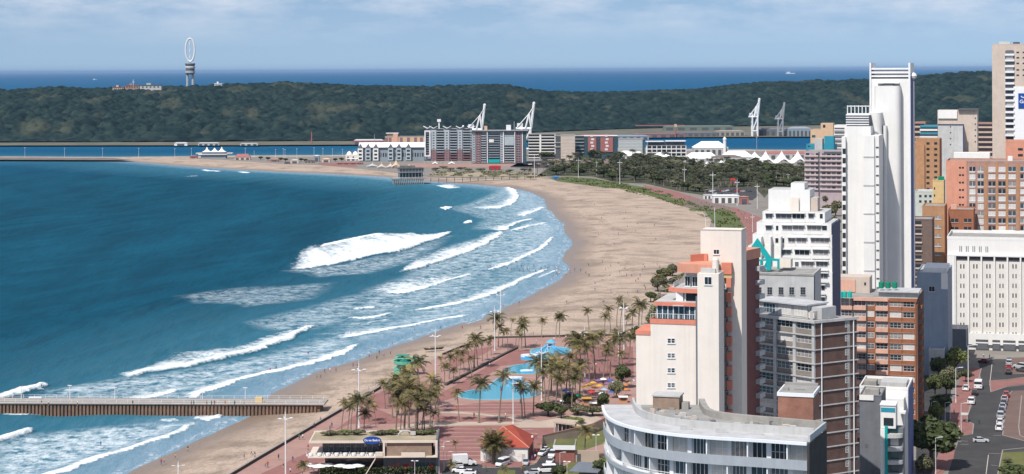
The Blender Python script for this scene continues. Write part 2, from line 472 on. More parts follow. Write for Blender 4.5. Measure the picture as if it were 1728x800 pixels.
# thin lacy foam left behind by spent waves
LACE = np.zeros(OX.shape)
for P, a in [([(0,745),(60,735),(180,722),(300,712),(320,715),(250,745),(190,765),(120,785),(60,802),(-30,820)], .5),
             ([(210,640),(300,628),(440,600),(540,575),(600,560),(590,580),(540,600),(430,630),(340,655),(290,668),(180,665),(60,675),(90,655)], .38),
             ([(300,600),(330,590),(380,588),(440,560),(500,552),(480,575),(400,592)], .0),
             ([(540,565),(640,545),(700,530),(684,525),(800,500),(850,480),(840,510),(790,530),(700,548),(600,565)], .3),
             ([(620,490),(690,465),(700,440),(760,415),(840,392),(900,372),(940,380),(930,405),(880,440),(820,460),(800,490),(720,515),(650,525),(590,530)], .33),
             ([(480,456),(570,448),(660,430),(760,398),(700,440),(620,462),(540,466)], .3),
             ([(300,500),(360,492),(470,482),(560,478),(520,505),(420,515),(340,510)], .22),
             ([(420,545),(520,520),(590,500),(620,495),(600,540),(530,555),(470,560)], .28),
             ([(760,352),(800,340),(850,318),(900,328),(915,350),(900,370),(840,388),(800,386),(820,370)], .25),
             ([(860,320),(900,330),(925,360),(950,400),(930,455),(900,470),(900,430),(930,390),(900,350)], .12), ([(560,560),(620,500),(700,470),(760,440),(860,400),(930,385),(945,420),(930,455),(860,495),(790,535),(690,560),(600,580)], .2), ([(60,690),(150,655),(260,640),(420,605),(540,570),(600,575),(500,618),(400,645),(330,672),(200,680)], .26)]:
    s = poly_sd(OX, OY, [tuple(G(x, y, 0)[:2]) for x, y in P])
    LACE = np.maximum(LACE, a * 1.25 * np.clip((s + 4) / 10, 0, 1))
near = (OX > -420) & (OX < 90) & (OY > 440) & (OY < 3600)
sdo = -np.maximum(poly_sd(OX, OY, LAND), poly_sd(OX, OY, FARL))
sdo = sdo - (fbm(OX / 14, OY / 26, 3) - 0.5) * 5.0 * np.clip(1 - np.abs(sdo) / 60, 0, 1)
# swell, crests running along the shore
ca, sa = math.cos(R(70)), math.sin(R(70))
al = OX * ca + OY * sa; ac = -OX * sa + OY * ca
ph = ac / 34 * 2 * math.pi + (fbm(OX / 60, OY / 160, 3) - .5) * 9
swell = (np.sin(ph) + .5 * np.sin(ph * 1.9 + 2)) * (0.15 + .55 * fbm(OX / 50 + 9, OY / 120, 3))
OZ = swell * 1.0 * np.clip(sdo / 80, 0, 1) + HT * 0.9
OZ = np.where(near, OZ, 0)
FO = np.where(near, FO, 0)
fade_n = np.clip((OX + 420) / 40, 0, 1) * np.clip((OY - 460) / 20, 0, 1)
OZ = OZ * fade_n - 0.03 * 0

def sea_material():
    m, nt, b = nodes('sea_water'); L = nt.links
    def N(t, **k):
        n = nt.nodes.new(t)
        for a, c in k.items(): setattr(n, a, c)
        return n
    def att(nm):
        a = N('ShaderNodeAttribute'); a.attribute_name = nm; return a.outputs['Fac']
    def math_(op, a, c, d=None):
        n = N('ShaderNodeMath', operation=op)
        for i, x in enumerate((a, c, d)):
            if x is None: continue
            if isinstance(x, (int, float)): n.inputs[i].default_value = x
            else: L.new(x, n.inputs[i])
        return n.outputs[0]
    def rng_(v, a, c, d=0., e=1.):
        n = N('ShaderNodeMapRange'); L.new(v, n.inputs['Value'])
        for k, x in zip(('From Min', 'From Max', 'To Min', 'To Max'), (a, c, d, e)): n.inputs[k].default_value = x
        return n.outputs[0]
    def noise(scale, sx, sy, rot, det=6, rough=.6):
        mp = N('ShaderNodeMapping'); mp.inputs['Rotation'].default_value = (0, 0, rot); mp.inputs['Scale'].default_value = (sx, sy, 1)
        n = N('ShaderNodeTexNoise'); n.inputs['Scale'].default_value = scale; n.inputs['Detail'].default_value = det; n.inputs['Roughness'].default_value = rough
        L.new(tc.outputs['Object'], mp.inputs[0]); L.new(mp.outputs[0], n.inputs['Vector']); return n.outputs['Fac']
    def mix(f, a, c):
        n = N('ShaderNodeMix', data_type='RGBA')
        if isinstance(f, (int, float)): n.inputs[0].default_value = f
        else: L.new(f, n.inputs[0])
        for i, x in ((6, a), (7, c)):
            if isinstance(x, tuple): n.inputs[i].default_value = (*x, 1)
            else: L.new(x, n.inputs[i])
        return n.outputs[2]
    tc = N('ShaderNodeTexCoord')
    foam, lace, sh = att('foam'), att('lace'), att('shore')
    rot = R(-70 + 90)  # x of the mapped space runs across the crests
    big = noise(1.0, .030, .006, R(20), 5)
    mid = noise(1.0, .25, .05, R(20), 6)
    fine = noise(1.0, .42, .30, R(0), 8, .72)
    fine2 = noise(1.0, .16, .16, R(0), 9, .72)
    deep = mix(rng_(big, .35, .68), (.0008, .044, .080), (.0020, .072, .122))
    deep = mix(rng_(mid, .45, .75, 0, .45), deep, (.001, .036, .060))
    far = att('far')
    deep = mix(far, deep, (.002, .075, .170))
    shal = mix(rng_(mid, .3, .7), (.022, .120, .180), (.060, .185, .255))
    shx = math_('ADD', sh, math_('MULTIPLY', math_('SUBTRACT', mid, .5), 50))
    c = mix(math_('MULTIPLY', rng_(shx, 20, 160, 1, 0), math_('SUBTRACT', 1, far)), deep, shal)
    swash = mix(rng_(fine, .3, .7), (.16, .25, .33), (.24, .34, .42))  # pale blue-grey puts the sky's reflection into the wet edge's colour
    c = mix(math_('MULTIPLY', rng_(shx, 4, 34, .85, 0), math_('SUBTRACT', 1, far)), c, swash)
    # lace
    lv = math_('MULTIPLY', lace, rng_(math_('ADD', math_('MULTIPLY', fine2, .6), math_('MULTIPLY', fine, .4)), .42, .62))
    c = mix(math_('MINIMUM', math_('MULTIPLY', lv, 2.3), 1), c, (.52, .60, .64))
    # foam
    fn = math_('ADD', math_('MULTIPLY', fine, .6), math_('MULTIPLY', fine2, .4))
    fv = math_('ADD', math_('MULTIPLY', foam, 1.28), math_('MULTIPLY', math_('SUBTRACT', fn, .5), 2.2))
    fm = math_('MULTIPLY', rng_(fv, .38, .92), rng_(foam, .02, .12))
    # swash edge
    e1 = math_('ADD', sh, math_('MULTIPLY', math_('SUBTRACT', mid, .5), 22))
    ed = math_('MULTIPLY', rng_(math_('ABSOLUTE', math_('SUBTRACT', e1, 2.5), 0), .2, 1.1, 1, 0), rng_(fine, .4, .6, .0, .45))
    fm2 = math_('MAXIMUM', fm, ed)
    foamc = mix(rng_(fn, .35, .7), (.62, .70, .74), (.86, .88, .88))
    c = mix(fm2, c, foamc)
    L.new(c, b.inputs['Base Color'])
    L.new(rng_(fm2, 0, 1, .28, .95), b.inputs['Roughness'])
    b.inputs['IOR'].default_value = 1.33
    b.inputs['Specular IOR Level'].default_value = 0.0
    bp = N('ShaderNodeBump'); bp.inputs['Strength'].default_value = .8; bp.inputs['Distance'].default_value = 1.0
    hh = math_('ADD', math_('MULTIPLY', fine, .5), math_('ADD', math_('MULTIPLY', mid, 1.6), math_('MULTIPLY', fm2, .3)))
    L.new(hh, bp.inputs['Height']); L.new(bp.outputs[0], b.inputs['Normal'])
    gl = N('ShaderNodeBsdfGlossy'); gl.inputs['Roughness'].default_value = .22; L.new(bp.outputs[0], gl.inputs['Normal'])
    ms = N('ShaderNodeMixShader'); L.new(rng_(fm2, 0, 1, SEA_SPEC, 0), ms.inputs[0]); L.new(b.outputs[0], ms.inputs[1]); L.new(gl.outputs[0], ms.inputs[2]); L.new(ms.outputs[0], nt.nodes['Material Output'].inputs['Surface'])
    return m
SEA_SPEC = 0.05
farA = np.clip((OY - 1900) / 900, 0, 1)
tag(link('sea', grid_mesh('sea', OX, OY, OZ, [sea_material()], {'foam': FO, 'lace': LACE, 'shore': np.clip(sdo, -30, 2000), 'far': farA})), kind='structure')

# ---------------- the wooded bluff beyond the harbour
HB = [(-260, 243), (0, 243), (300, 242), (600, 240), (760, 232), (900, 226), (1050, 220), (1200, 216), (1400, 213), (1600, 212), (2000, 212)]
HR = [(-260, 158), (0, 153), (40, 151), (100, 148), (150, 151), (200, 148), (280, 147), (330, 146), (400, 143), (440, 143), (480, 140), (530, 143), (600, 145),
      (680, 147), (740, 146), (800, 144), (850, 144), (880, 149), (930, 156), (1000, 157), (1060, 157), (1120, 153), (1180, 151), (1220, 146), (1270, 141),
      (1320, 139), (1380, 137), (1440, 136), (1500, 133), (1560, 128), (1600, 124), (1640, 122), (1700, 122), (1800, 126), (2000, 135)]
us = np.arange(-260, 1990, 2.2)
nr = 380
S = np.linspace(0, 1.35, nr)
yb = np.interp(us, *zip(*HB)); yr = np.interp(us, *zip(*HR)) 
UB = np.array([uv(a, b) for a, b in zip(us, yb)]); UR = np.array([uv(a, b) for a, b in zip(us, yr)])
Yb = F * HC / (-UB[:, 1])
Yr = Yb + 1150 + 350 * fbm(us / 220, us * 0 + 3, 3)
Zr = HC + UR[:, 1] * Yr / F - 12
HYY = Yb[None, :] + (Yr - Yb)[None, :] * S[:, None]
HXX = UB[:, 0][None, :] * HYY / F
Sg = S[:, None] + 0 * HXX
prof = np.where(Sg < 1, np.sin(np.clip(Sg, 0, 1) * math.pi / 2) ** .85, 1 - ((Sg - 1) / .35) ** 2 * 1.25)
gul = fbm(HXX / 240, HYY / 380, 4)
HZ = 2 + (Zr[None, :] - 2) * prof + (gul - .5) * 46 * np.sin(np.clip(Sg, 0, 1) * math.pi) * 0.9
def crowns(X, Y, cell, rad, amp):
    cx = np.floor(X / cell).astype(int); cyy = np.floor(Y / cell).astype(int)
    best = np.zeros(X.shape); tone = np.zeros(X.shape)
    for i in (-1, 0, 1):
        for j in (-1, 0, 1):
            a = (cx + i); b_ = (cyy + j)
            h1 = _perm[a % 256, b_ % 256]; h2 = _perm[(a * 7 + 13) % 256, (b_ * 3 + 5) % 256]; h3 = _perm[(a * 5 + 91) % 256, (b_ * 11 + 17) % 256]
            px = (a + .15 + .7 * h1) * cell; py = (b_ + .15 + .7 * h2) * cell
            rr = rad * (.55 + .6 * h3)
            d = 1 - ((X - px) ** 2 + (Y - py) ** 2) / rr ** 2
            h = np.sqrt(np.clip(d, 0, 1)) * amp * (.5 + .8 * h3)
            tone = np.where(h > best, h1, tone); best = np.maximum(best, h)
    return best, tone
c1, t1_ = crowns(HXX, HYY, 12, 9, 7.5)
c2, t2_ = crowns(HXX + 400, HYY, 27, 20, 10)
HZ = HZ + (c1 + c2 * .7) * np.clip(Sg * 12, 0.15, 1)
HZ = np.where(Sg > 1.3, -6, HZ)
def bluff_material():
    m, nt, b = nodes('haze_tinted_bush'); L = nt.links
    N = nt.nodes.new
    tc = N('ShaderNodeTexCoord'); at = N('ShaderNodeAttribute'); at.attribute_name = 'tone'; ab = N('ShaderNodeAttribute'); ab.attribute_name = 'bare'
    n = N('ShaderNodeTexNoise'); n.inputs['Scale'].default_value = .05; n.inputs['Detail'].default_value = 8; n.inputs['Roughness'].default_value = .7
    L.new(tc.outputs['Object'], n.inputs['Vector'])
    cr = N('ShaderNodeValToRGB'); e = cr.color_ramp.elements
    e[0].position = .2; e[0].color = (.004, .014, .018, 1); e[1].position = .85; e[1].color = (.036, .054, .044, 1)  # bluish, darkened greens carry the distance haze in the colour
    k = e.new(.5); k.color = (.014, .030, .030, 1)
    mm = N('ShaderNodeMath'); mm.operation = 'MULTIPLY_ADD'; mm.inputs[1].default_value = .45
    L.new(at.outputs['Fac'], mm.inputs[0])
    m3 = N('ShaderNodeMath'); m3.operation = 'MULTIPLY'; m3.inputs[1].default_value = .5; nr_ = N('ShaderNodeMapRange'); nr_.inputs['From Min'].default_value = .3; nr_.inputs['From Max'].default_value = .7; L.new(n.outputs['Fac'], nr_.inputs['Value']); L.new(nr_.outputs[0], m3.inputs[0]); L.new(m3.outputs[0], mm.inputs[2])
    L.new(mm.outputs[0], cr.inputs[0])
    mx = N('ShaderNodeMix'); mx.data_type = 'RGBA'; mx.inputs[7].default_value = (.085, .088, .060, 1)
    L.new(ab.outputs['Fac'], mx.inputs[0]); L.new(cr.outputs[0], mx.inputs[6]); L.new(mx.outputs[2], b.inputs['Base Color'])
    b.inputs['Roughness'].default_value = .95; b.inputs['Specular IOR Level'].default_value = .1
    return m
bare = np.clip((fbm(HXX / 60 + 50, HYY / 160 + 7, 5) - .68) * 6, 0, .35) * (np.sin(np.clip(Sg, 0, 1) * math.pi) > .15)
for (bx, by, bw, bh) in [(55, 215, 24, 14), (545, 182, 38, 9), (585, 180, 22, 6), (425, 190, 10, 10), (1640, 117.5, 30, 1.5), (1350, 137, 40, 1.2), (700, 215, 20, 3)]:
    vx = CX + HXX / HYY * F; vy = Y0 - (HZ - HC) / HYY * F + (CX - vx) * math.tan(ROLL)
    bare = np.maximum(bare, .5 * np.clip(1.3 - np.hypot((vx - bx) / bw, (vy - by) / bh) + (fbm(HXX / 30, HYY / 60, 3) - .5), 0, 1))
tag(link('wooded_bluff', grid_mesh('wooded_bluff', HXX, HYY, HZ, [bluff_material()], {'tone': t1_ * .65 + t2_ * .35, 'bare': bare})), kind='structure')

# ---------------- air
hz = MB().box(-260000, 260000, -8000, 401000, -4.5, 182)
HAZE_D = 1.4e-5
hm, hnt, hb = nodes('sea_haze')
hnt.nodes.remove(hb)
pv = hnt.nodes.new('ShaderNodeVolumePrincipled')
pv.inputs['Color'].default_value = (.34, .54, .82, 1)
pv.inputs['Density'].default_value = HAZE_D
pv.inputs['Anisotropy'].default_value = 0.0
hnt.links.new(pv.outputs[0], hnt.nodes['Material Output'].inputs['Volume'])
tag(hz.obj('haze', hm), kind='stuff')
# ================================================================== MATERIAL SET
WHITE = mat('white_render', (.75, .74, .71), .7, .05, .12, streak=.14)
WHITE2 = mat('white_paint', (.73, .74, .75), .6, .04, .5)
CREAM = mat('cream_render', (.74, .66, .58), .8, .04, .3, streak=.16)
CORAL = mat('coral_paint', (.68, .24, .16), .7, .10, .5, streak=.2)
MAROON = mat('maroon_side_shade', (.20, .085, .08), .8, .1, .5)
LGREY = mat('pale_grey_render', (.50, .50, .49), .8, .10, .3, streak=.35)
CONC = mat('concrete', (.36, .345, .32), .9, .16, .5, streak=.4, bump=.2)
DGREY = mat('dark_grey', (.10, .105, .115), .8, .1, .5)
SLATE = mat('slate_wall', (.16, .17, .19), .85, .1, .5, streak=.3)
ROOFG = mat('felt_roof', (.22, .22, .21), .95, .25, .35, bump=.3, col2=(.33, .32, .30))
ROOFL = mat('pale_roof', (.50, .51, .52), .8, .12, .4, col2=(.36, .36, .36))
TEAL = mat('teal_paint', (.01, .36, .36), .5, .06, .4)
TEALB = mat('teal_blue_paint', (.03, .26, .36), .6, .08, .4)
TERRA = mat('terracotta_brick', (.36, .175, .115), .9, .14, .8, streak=.3)
SALMON = mat('salmon_paint', (.66, .385, .29), .8, .09, .5, streak=.25)
PINKB = mat('pinkish_brick', (.42, .25, .20), .9, .1, .5, streak=.25)
ORANGE = mat('orange_brick', (.45, .25, .135), .9, .12, .5, streak=.25)
ORANGE2 = mat('orange_paint', (.62, .29, .20), .85, .08, .4, streak=.22)
BROWNO = mat('brown_side_shade', (.36, .15, .085), .9, .1, .4, streak=.25)
YELLOW = mat('yellow_ochre_render', (.66, .48, .24), .85, .1, .4)
PALEG = mat('pale_green_render', (.52, .55, .50), .85, .1, .4)
MAUVE = mat('mauve_render', (.42, .34, .35), .85, .08, .3)
BEIGE = mat('beige_render', (.56, .47, .40), .85, .08, .3, streak=.2)
PEACH = mat('peach_render', (.60, .42, .28), .85, .08, .3)
BLUEDK = mat('navy_paint', (.03, .05, .13), .6, .1, .4)
STONE = mat('stone_cladding', (.33, .24, .18), .9, .18, .8, bump=.3)
REDROOF = mat('red_roof_tile', (.36, .075, .05), .85, .12, .8, bump=.3)
METAL = mat('white_enamel', (.72, .73, .74), .4, .04, .8, spec=.4)
STEEL = mat('grey_steel', (.33, .34, .35), .5, .12, .8, spec=.4)
BLACK = mat('black_rubber', (.02, .02, .02), .7, .1, 1)
RED = mat('red_paint', (.50, .03, .025), .5, .1, 1)
SIGNB = mat('sign_blue', (.015, .07, .30), .4, .05, 1)
TENT = mat('tent_fabric', (.82, .82, .81), .7, .04, .2)
def brick_mat(name, c1, c2, mort, sc=1.0):
    if name in MATS: return MATS[name]
    m, nt, b = nodes(name); L = nt.links
    tc = nt.nodes.new('ShaderNodeTexCoord'); br = nt.nodes.new('ShaderNodeTexBrick'); mp = nt.nodes.new('ShaderNodeMapping')
    mp.inputs['Rotation'].default_value = (R(90), 0, 0)
    br.inputs['Color1'].default_value = (*c1, 1); br.inputs['Color2'].default_value = (*c2, 1); br.inputs['Mortar'].default_value = (*mort, 1)
    br.inputs['Scale'].default_value = sc; br.inputs['Mortar Size'].default_value = .02
    n = nt.nodes.new('ShaderNodeTexNoise'); n.inputs['Scale'].default_value = .5; n.inputs['Detail'].default_value = 7
    mx = nt.nodes.new('ShaderNodeMix'); mx.data_type = 'RGBA'; mx.blend_type = 'MULTIPLY'; mx.inputs[0].default_value = .6
    r = nt.nodes.new('ShaderNodeMapRange'); r.inputs['From Min'].default_value = .3; r.inputs['From Max'].default_value = .7; r.inputs['To Min'].default_value = .6; r.inputs['To Max'].default_value = 1.15
    L.new(tc.outputs['Object'], mp.inputs[0]); L.new(mp.outputs[0], br.inputs['Vector']); L.new(tc.outputs['Object'], n.inputs['Vector'])
    L.new(n.outputs['Fac'], r.inputs['Value']); L.new(br.outputs[0], mx.inputs[6]); L.new(r.outputs[0], mx.inputs[7])
    L.new(mx.outputs[2], b.inputs['Base Color']); b.inputs['Roughness'].default_value = .9; b.inputs['Specular IOR Level'].default_value = .15
    MATS[name] = m; return m
DBRICK = brick_mat('shade_dark_brick', (.15, .085, .07), (.11, .06, .05), (.15, .12, .10), 3)
RBRICK = brick_mat('red_brown_brick', (.34, .15, .10), (.27, .12, .085), (.28, .2, .16), 3)
def glass(name, col, rough=.08):
    m, nt, b = nodes(name)
    b.inputs['Base Color'].default_value = (*col, 1); b.inputs['Roughness'].default_value = rough; b.inputs['Specular IOR Level'].default_value = .6
    MATS[name] = m; return m
GL = [glass('window_glass', (.025, .032, .04)), glass('window_glass_blue', (.05, .08, .10)), mat('net_curtain', (.62, .60, .57), .6, .12, 1.2),
      glass('window_glass_grey', (.11, .12, .13), .2), mat('half_drawn_curtain', (.35, .33, .32), .6, .3, 1.5), glass('window_glass_teal', (.03, .10, .10))]
FRW = mat('white_window_frame', (.74, .74, .73), .5, .03, 1)

# ================================================================== FACADE FRAMES
class Face:
    """a facade line on the map: origin (x, y), heading a; px() turns a photograph column/row into metres along and up it"""
    def __init__(s, px, Y, rz, root=None, py=300):
        w = Wp(px, py, Y); s.o = Vector((w.x, w.y)); s.a = rz; s.d = Vector((math.cos(rz), math.sin(rz))); s.n = Vector((-math.sin(rz), math.cos(rz)))
        s.root = root
    @classmethod
    def two(c, p, q, root=None):
        f = c.__new__(c); f.o = Vector(p[:2]); v = Vector(q[:2]) - f.o; f.len = v.length; f.d = v.normalized(); f.a = math.atan2(f.d.y, f.d.x)
        f.n = Vector((-f.d.y, f.d.x)); f.root = root; return f
    def at(s, px, py, off=0.0):
        u, v = uv(px, py); k = u / F; o = s.o + s.n * off
        t = (o.x - k * o.y) / (k * s.d.y - s.d.x)
        Y = o.y + t * s.d.y
        return t, HC + v / F * Y
    def x(s, px, off=0.0): return s.at(px, 400, off)[0]
    def P(s, x, y, z):
        w = s.o + s.d * x + s.n * y
        r = s.root.location if s.root is not None else Vector((0, 0, 0))
        return (w.x - r.x, w.y - r.y, z - r.z)
    def box(s, mb, x0, x1, y0, y1, z0, z1, mi=0):
        n = len(mb.v)
        mb.v += [s.P(x, y, z) for z in (z0, z1) for x, y in ((x0, y0), (x1, y0), (x1, y1), (x0, y1))]
        for q in ((0, 3, 2, 1), (4, 5, 6, 7), (0, 1, 5, 4), (1, 2, 6, 5), (2, 3, 7, 6), (3, 0, 4, 7)):
            mb.f.append(tuple(n + i for i in q)); mb.m.append(mi)
        return mb
    def part(s, name, m, *boxes):
        b = MB()
        for q in boxes: s.box(b, *q)
        return b.obj(name, m, s.root)
_wc = {}
def win_mesh(w, h, nx=2, ny=1, fr=None, sill=True, fw=.07, proud=.07):
    fr = fr or FRW
    k = ('f', round(w, 2), round(h, 2), nx, ny, fr.name, sill)
    if k not in _wc:
        b = MB()
        b.box(-w / 2, w / 2, -proud, 0, 0, fw); b.box(-w / 2, w / 2, -proud, 0, h - fw, h)
        b.box(-w / 2, -w / 2 + fw, -proud, 0, fw, h - fw); b.box(w / 2 - fw, w / 2, -proud, 0, fw, h - fw)
        for i in range(1, nx):
            x = -w / 2 + w * i / nx; b.box(x - fw / 2.5, x + fw / 2.5, -proud * .9, 0, fw, h - fw)
        for i in range(1, ny):
            z = h * i / ny
            for j in range(nx):
                xa = -w / 2 + w * j / nx + fw; xb = -w / 2 + w * (j + 1) / nx - fw
                b.box(xa, xb, -proud * .8, 0, z - fw / 3, z + fw / 3)
        if sill: b.box(-w / 2 - .1, w / 2 + .1, -proud - .12, 0, -.12, -.005)
        _wc[k] = b.mesh('window', [fr])
    return _wc[k]
def pane_mesh(w, h, g):
    k = ('p', round(w, 2), round(h, 2), g.name)
    if k not in _wc:
        _wc[k] = MB().box(-w / 2 + .03, w / 2 - .03, -.03, -.002, .03, h - .03).mesh('pane', [g])
    return _wc[k]
def far_mesh(w, h, g, fr, proud=.05):
    k = ('w', round(w, 1), round(h, 1), g.name, fr.name if fr else '')
    if k not in _wc:
        b = MB().box(-w / 2, w / 2, -proud, 0, 0, h, 0)
        if fr:
            b.box(-w / 2 - .12, w / 2 + .12, -proud - .15, 0, -.22, -.01, 1); b.box(-.06, .06, -proud - .05, -proud, 0, h, 1)
        _wc[k] = b.mesh('window', [g, fr or g])
    return _wc[k]
NWIN = {}
def window(face, x, z, w, h, y=0.0, near=False, nx=2, ny=1, g=None, fr=None, sill=True, gw=(5, 2, 3, 2, 2, 0)):
    g = g or random.choices(GL, gw)[0]
    root = face.root; NWIN[root.name] = NWIN.get(root.name, 0) + 1
    loc = face.P(x, y, z)
    if near:
        o = link('window', win_mesh(w, h, nx, ny, fr, sill), root, loc, face.a)
        link('pane', pane_mesh(w, h, g), o)
    else:
        o = link('window', far_mesh(w, h, g, fr), root, loc, face.a)
    return o
def excess(root, name, limit=100):
    """past a hundred windows on one building, the least visible ones become one part"""
    ws = [c for c in root.children if c.name.split('.')[0] == name]
    if len(ws) <= limit: return
    ws.sort(key=lambda c: -c.location.z)
    b = MB(); mats = []
    for o in ws[limit:]:
        for q, off in [(o, None)] + [(c, o) for c in o.children]:
            me = q.data; n = len(b.v); ca, sa = math.cos(o.rotation_euler.z), math.sin(o.rotation_euler.z)
            b.v += [(v.co.x * ca - v.co.y * sa + o.location.x, v.co.x * sa + v.co.y * ca + o.location.y, v.co.z + o.location.z) for v in me.vertices]
            for p in me.polygons:
                m = me.materials[p.material_index]
                if m not in mats: mats.append(m)
                b.f.append(tuple(n + i for i in p.vertices)); b.m.append(mats.index(m))
    for o in ws[limit:]:
        for c in list(o.children): bpy.data.objects.remove(c)
        bpy.data.objects.remove(o)
    w = b.obj('lower_windows', mats, root); w['kind'] = 'stuff'
def building(name, label, px, py, Y, cat='building', group=None):
    """the thing's Empty, at ground level under the given photograph column"""
    w = Wp(px, py, Y)
    return thing(name, label, cat, (w.x, w.y, 2.0), 0, group)
GRID = R(-16)
def simple(name, label, px0, px1, ytop, Y, depth, wall, roof=None, rz=GRID, zb=2.0, parapet=.6, cat='building', group=None):
    root = building(name, label, px0, 300, Y, cat, group)
    f = Face(px0, Y, rz, root); W = f.x(px1); H = f.at(px0, ytop)[1]
    f.part('wall', wall, (0, W, 0, depth, zb, H))
    t = .25
    f.part('roof', roof or ROOFG, (t, W - t, t, depth - t, H, H + .05))
    if parapet:
        f.part('parapet', wall, (-.05, W + .05, -.05, t, H + .01, H + parapet), (-.05, t, t, depth + .05, H + .01, H + parapet), (W - t, W + .05, t, depth + .05, H + .01, H + parapet), (t, W - t, depth - t, depth + .05, H + .01, H + parapet))
    return root, f, W, H
def winrow(f, pxs, pys, wpx, hpx, Y, **k):
    """windows centred on photograph columns pxs and rows pys"""
    sc = Y / F
    for py in pys:
        for px in pxs:
            x, z = f.at(px, py); window(f, x, z - hpx * sc / 2, wpx * sc, hpx * sc, **k)
def banded(root, f, x0, x1, z0, z1, n, slab=GL[0], depth=1.4, sm=WHITE, glassm=None, up=1.0, bays=0, gap=.25):
    """balconied floors: a glazed wall set back behind n balcony fronts"""
    st = (z1 - z0) / n
    for i in range(n):
        z = z0 + st * i
        f.part('balcony', sm, (x0, x1, -depth, -.01, z, z + .2), (x0, x1, -depth - .01, -depth + .15, z + .2, z + up))
        if bays:
            bw = (x1 - x0) / bays
            for j in range(bays):
                window(f, x0 + bw * (j + .5), z + .25, bw - gap * 2, st - .6, g=None)
# ================================================================== RIGHT-HAND BUILDINGS
# ---- curved apartment block, nearest the camera
ZR = 57.0
cur = [(1019, 684), (1020, 691), (1025, 701), (1038, 710), (1061, 718), (1096, 726), (1142, 732), (1188, 736), (1235, 739), (1275, 741), (1362, 747)]
OUT = [Vector(G(x, y, ZR)[:2]) for x, y in cur]
# smooth the arc
for _ in range(2):
    n_ = [OUT[0]]
    for a, b in zip(OUT, OUT[1:]): n_ += [a * .75 + b * .25, a * .25 + b * .75]
    OUT = n_ + [OUT[-1]]
root = thing('curved_apartment_block', 'white and grey apartment block with a curved balconied front, nearest at the bottom edge', 'apartment block', (OUT[0].x, OUT[0].y, 2))
RL = root.location
def offs(P, d):
    o = []
    for i, p in enumerate(P):
        a = P[max(i - 1, 0)]; b = P[min(i + 1, len(P) - 1)]; t = (b - a).normalized(); o.append(p + Vector((-t.y, t.x)) * d)
    return o
def loc2(p): return (p.x - RL.x, p.y - RL.y)
def band(mb, A, B, z0, z1, mi=0):
    """closed ribbon between two plan curves"""
    for i in range(len(A) - 1):
        q = [loc2(A[i]), loc2(A[i + 1]), loc2(B[i + 1]), loc2(B[i])]
        mb.prism(q, z0 - 2, z1 - 2, mi)
def ribbon(name, m, A, B, z0, z1, par=None):
    """one continuous curved slab"""
    b = MB(); n = len(A)
    for P in (A, B):
        for z in (z0 - 2, z1 - 2):
            b.v += [(*loc2(p), z) for p in P]
    for i in range(n - 1):
        a0, a1 = i, i + 1
        b.f += [(a0, a1, n + a1, n + a0), (2 * n + a1, 2 * n + a0, 3 * n + a0, 3 * n + a1), (n + a0, n + a1, 3 * n + a1, 3 * n + a0), (a1, a0, 2 * n + a0, 2 * n + a1)]
    b.f += [(0, n, 3 * n, 2 * n), (n - 1, 3 * n - 1, 4 * n - 1, 2 * n - 1)]
    b.m = [0] * len(b.f)
    return b.obj(name, m, par or root)
INR = offs(OUT, 1.7)
_b0, _b1 = offs(OUT, 15), offs(OUT, 10.5); _m = len(OUT) - 1
BAK = [a.lerp(c, (i / _m) ** 2) for i, (a, c) in enumerate(zip(_b0, _b1))]
CWALL = mat('grey_blue_balcony_paint', (.36, .385, .41), .7, .07, .5, streak=.25)
# core
b = MB(); pts = [loc2(p) for p in INR] + [loc2(p) for p in reversed(BAK)]
b.prism(pts, 0, ZR - 2.6, 0, 1); b.obj('wall', [WHITE2, ROOFG], root)
ribbon('roof_edge', WHITE2, offs(OUT, -.35), INR, ZR - .35, ZR + .05)
ribbon('roof', ROOFL, OUT, offs(OUT, 5.5), ZR + .06, ZR + .10)
ribbon('roof_upstand', LGREY, offs(OUT, 4.2), offs(OUT, 4.5), ZR + .10, ZR + 1.15)
ribbon('inner_roof', ROOFG, offs(OUT, 5.5), BAK, ZR + .02, ZR + .07)
ribbon('back_parapet', CONC, [a.lerp(c, .06) for a, c in zip(BAK, OUT)], BAK, ZR + .07, ZR + 1.0)
for k in range(7):
    zt = ZR - .35 - 3.05 * k
    zb = zt - 3.05
    solid = k in (0,)
    ribbon('balcony_slab', WHITE2, offs(OUT, -.05), INR, zb - .0, zb + .22)
    if k == 0:
        ribbon('balcony_front', CWALL, offs(OUT, -.12), offs(OUT, .05), zb - .35, zb + .95)
    else:
        ribbon('balcony_front', CWALL, offs(OUT, -.08), offs(OUT, .02), zb - .12, zb + .42)
        ribbon('railing', METAL, offs(OUT, -.02), offs(OUT, .03), zb + .92, zb + 1.0)
        ribbon('railing', METAL, offs(OUT, -.02), offs(OUT, .02), zb + .64, zb + .69)
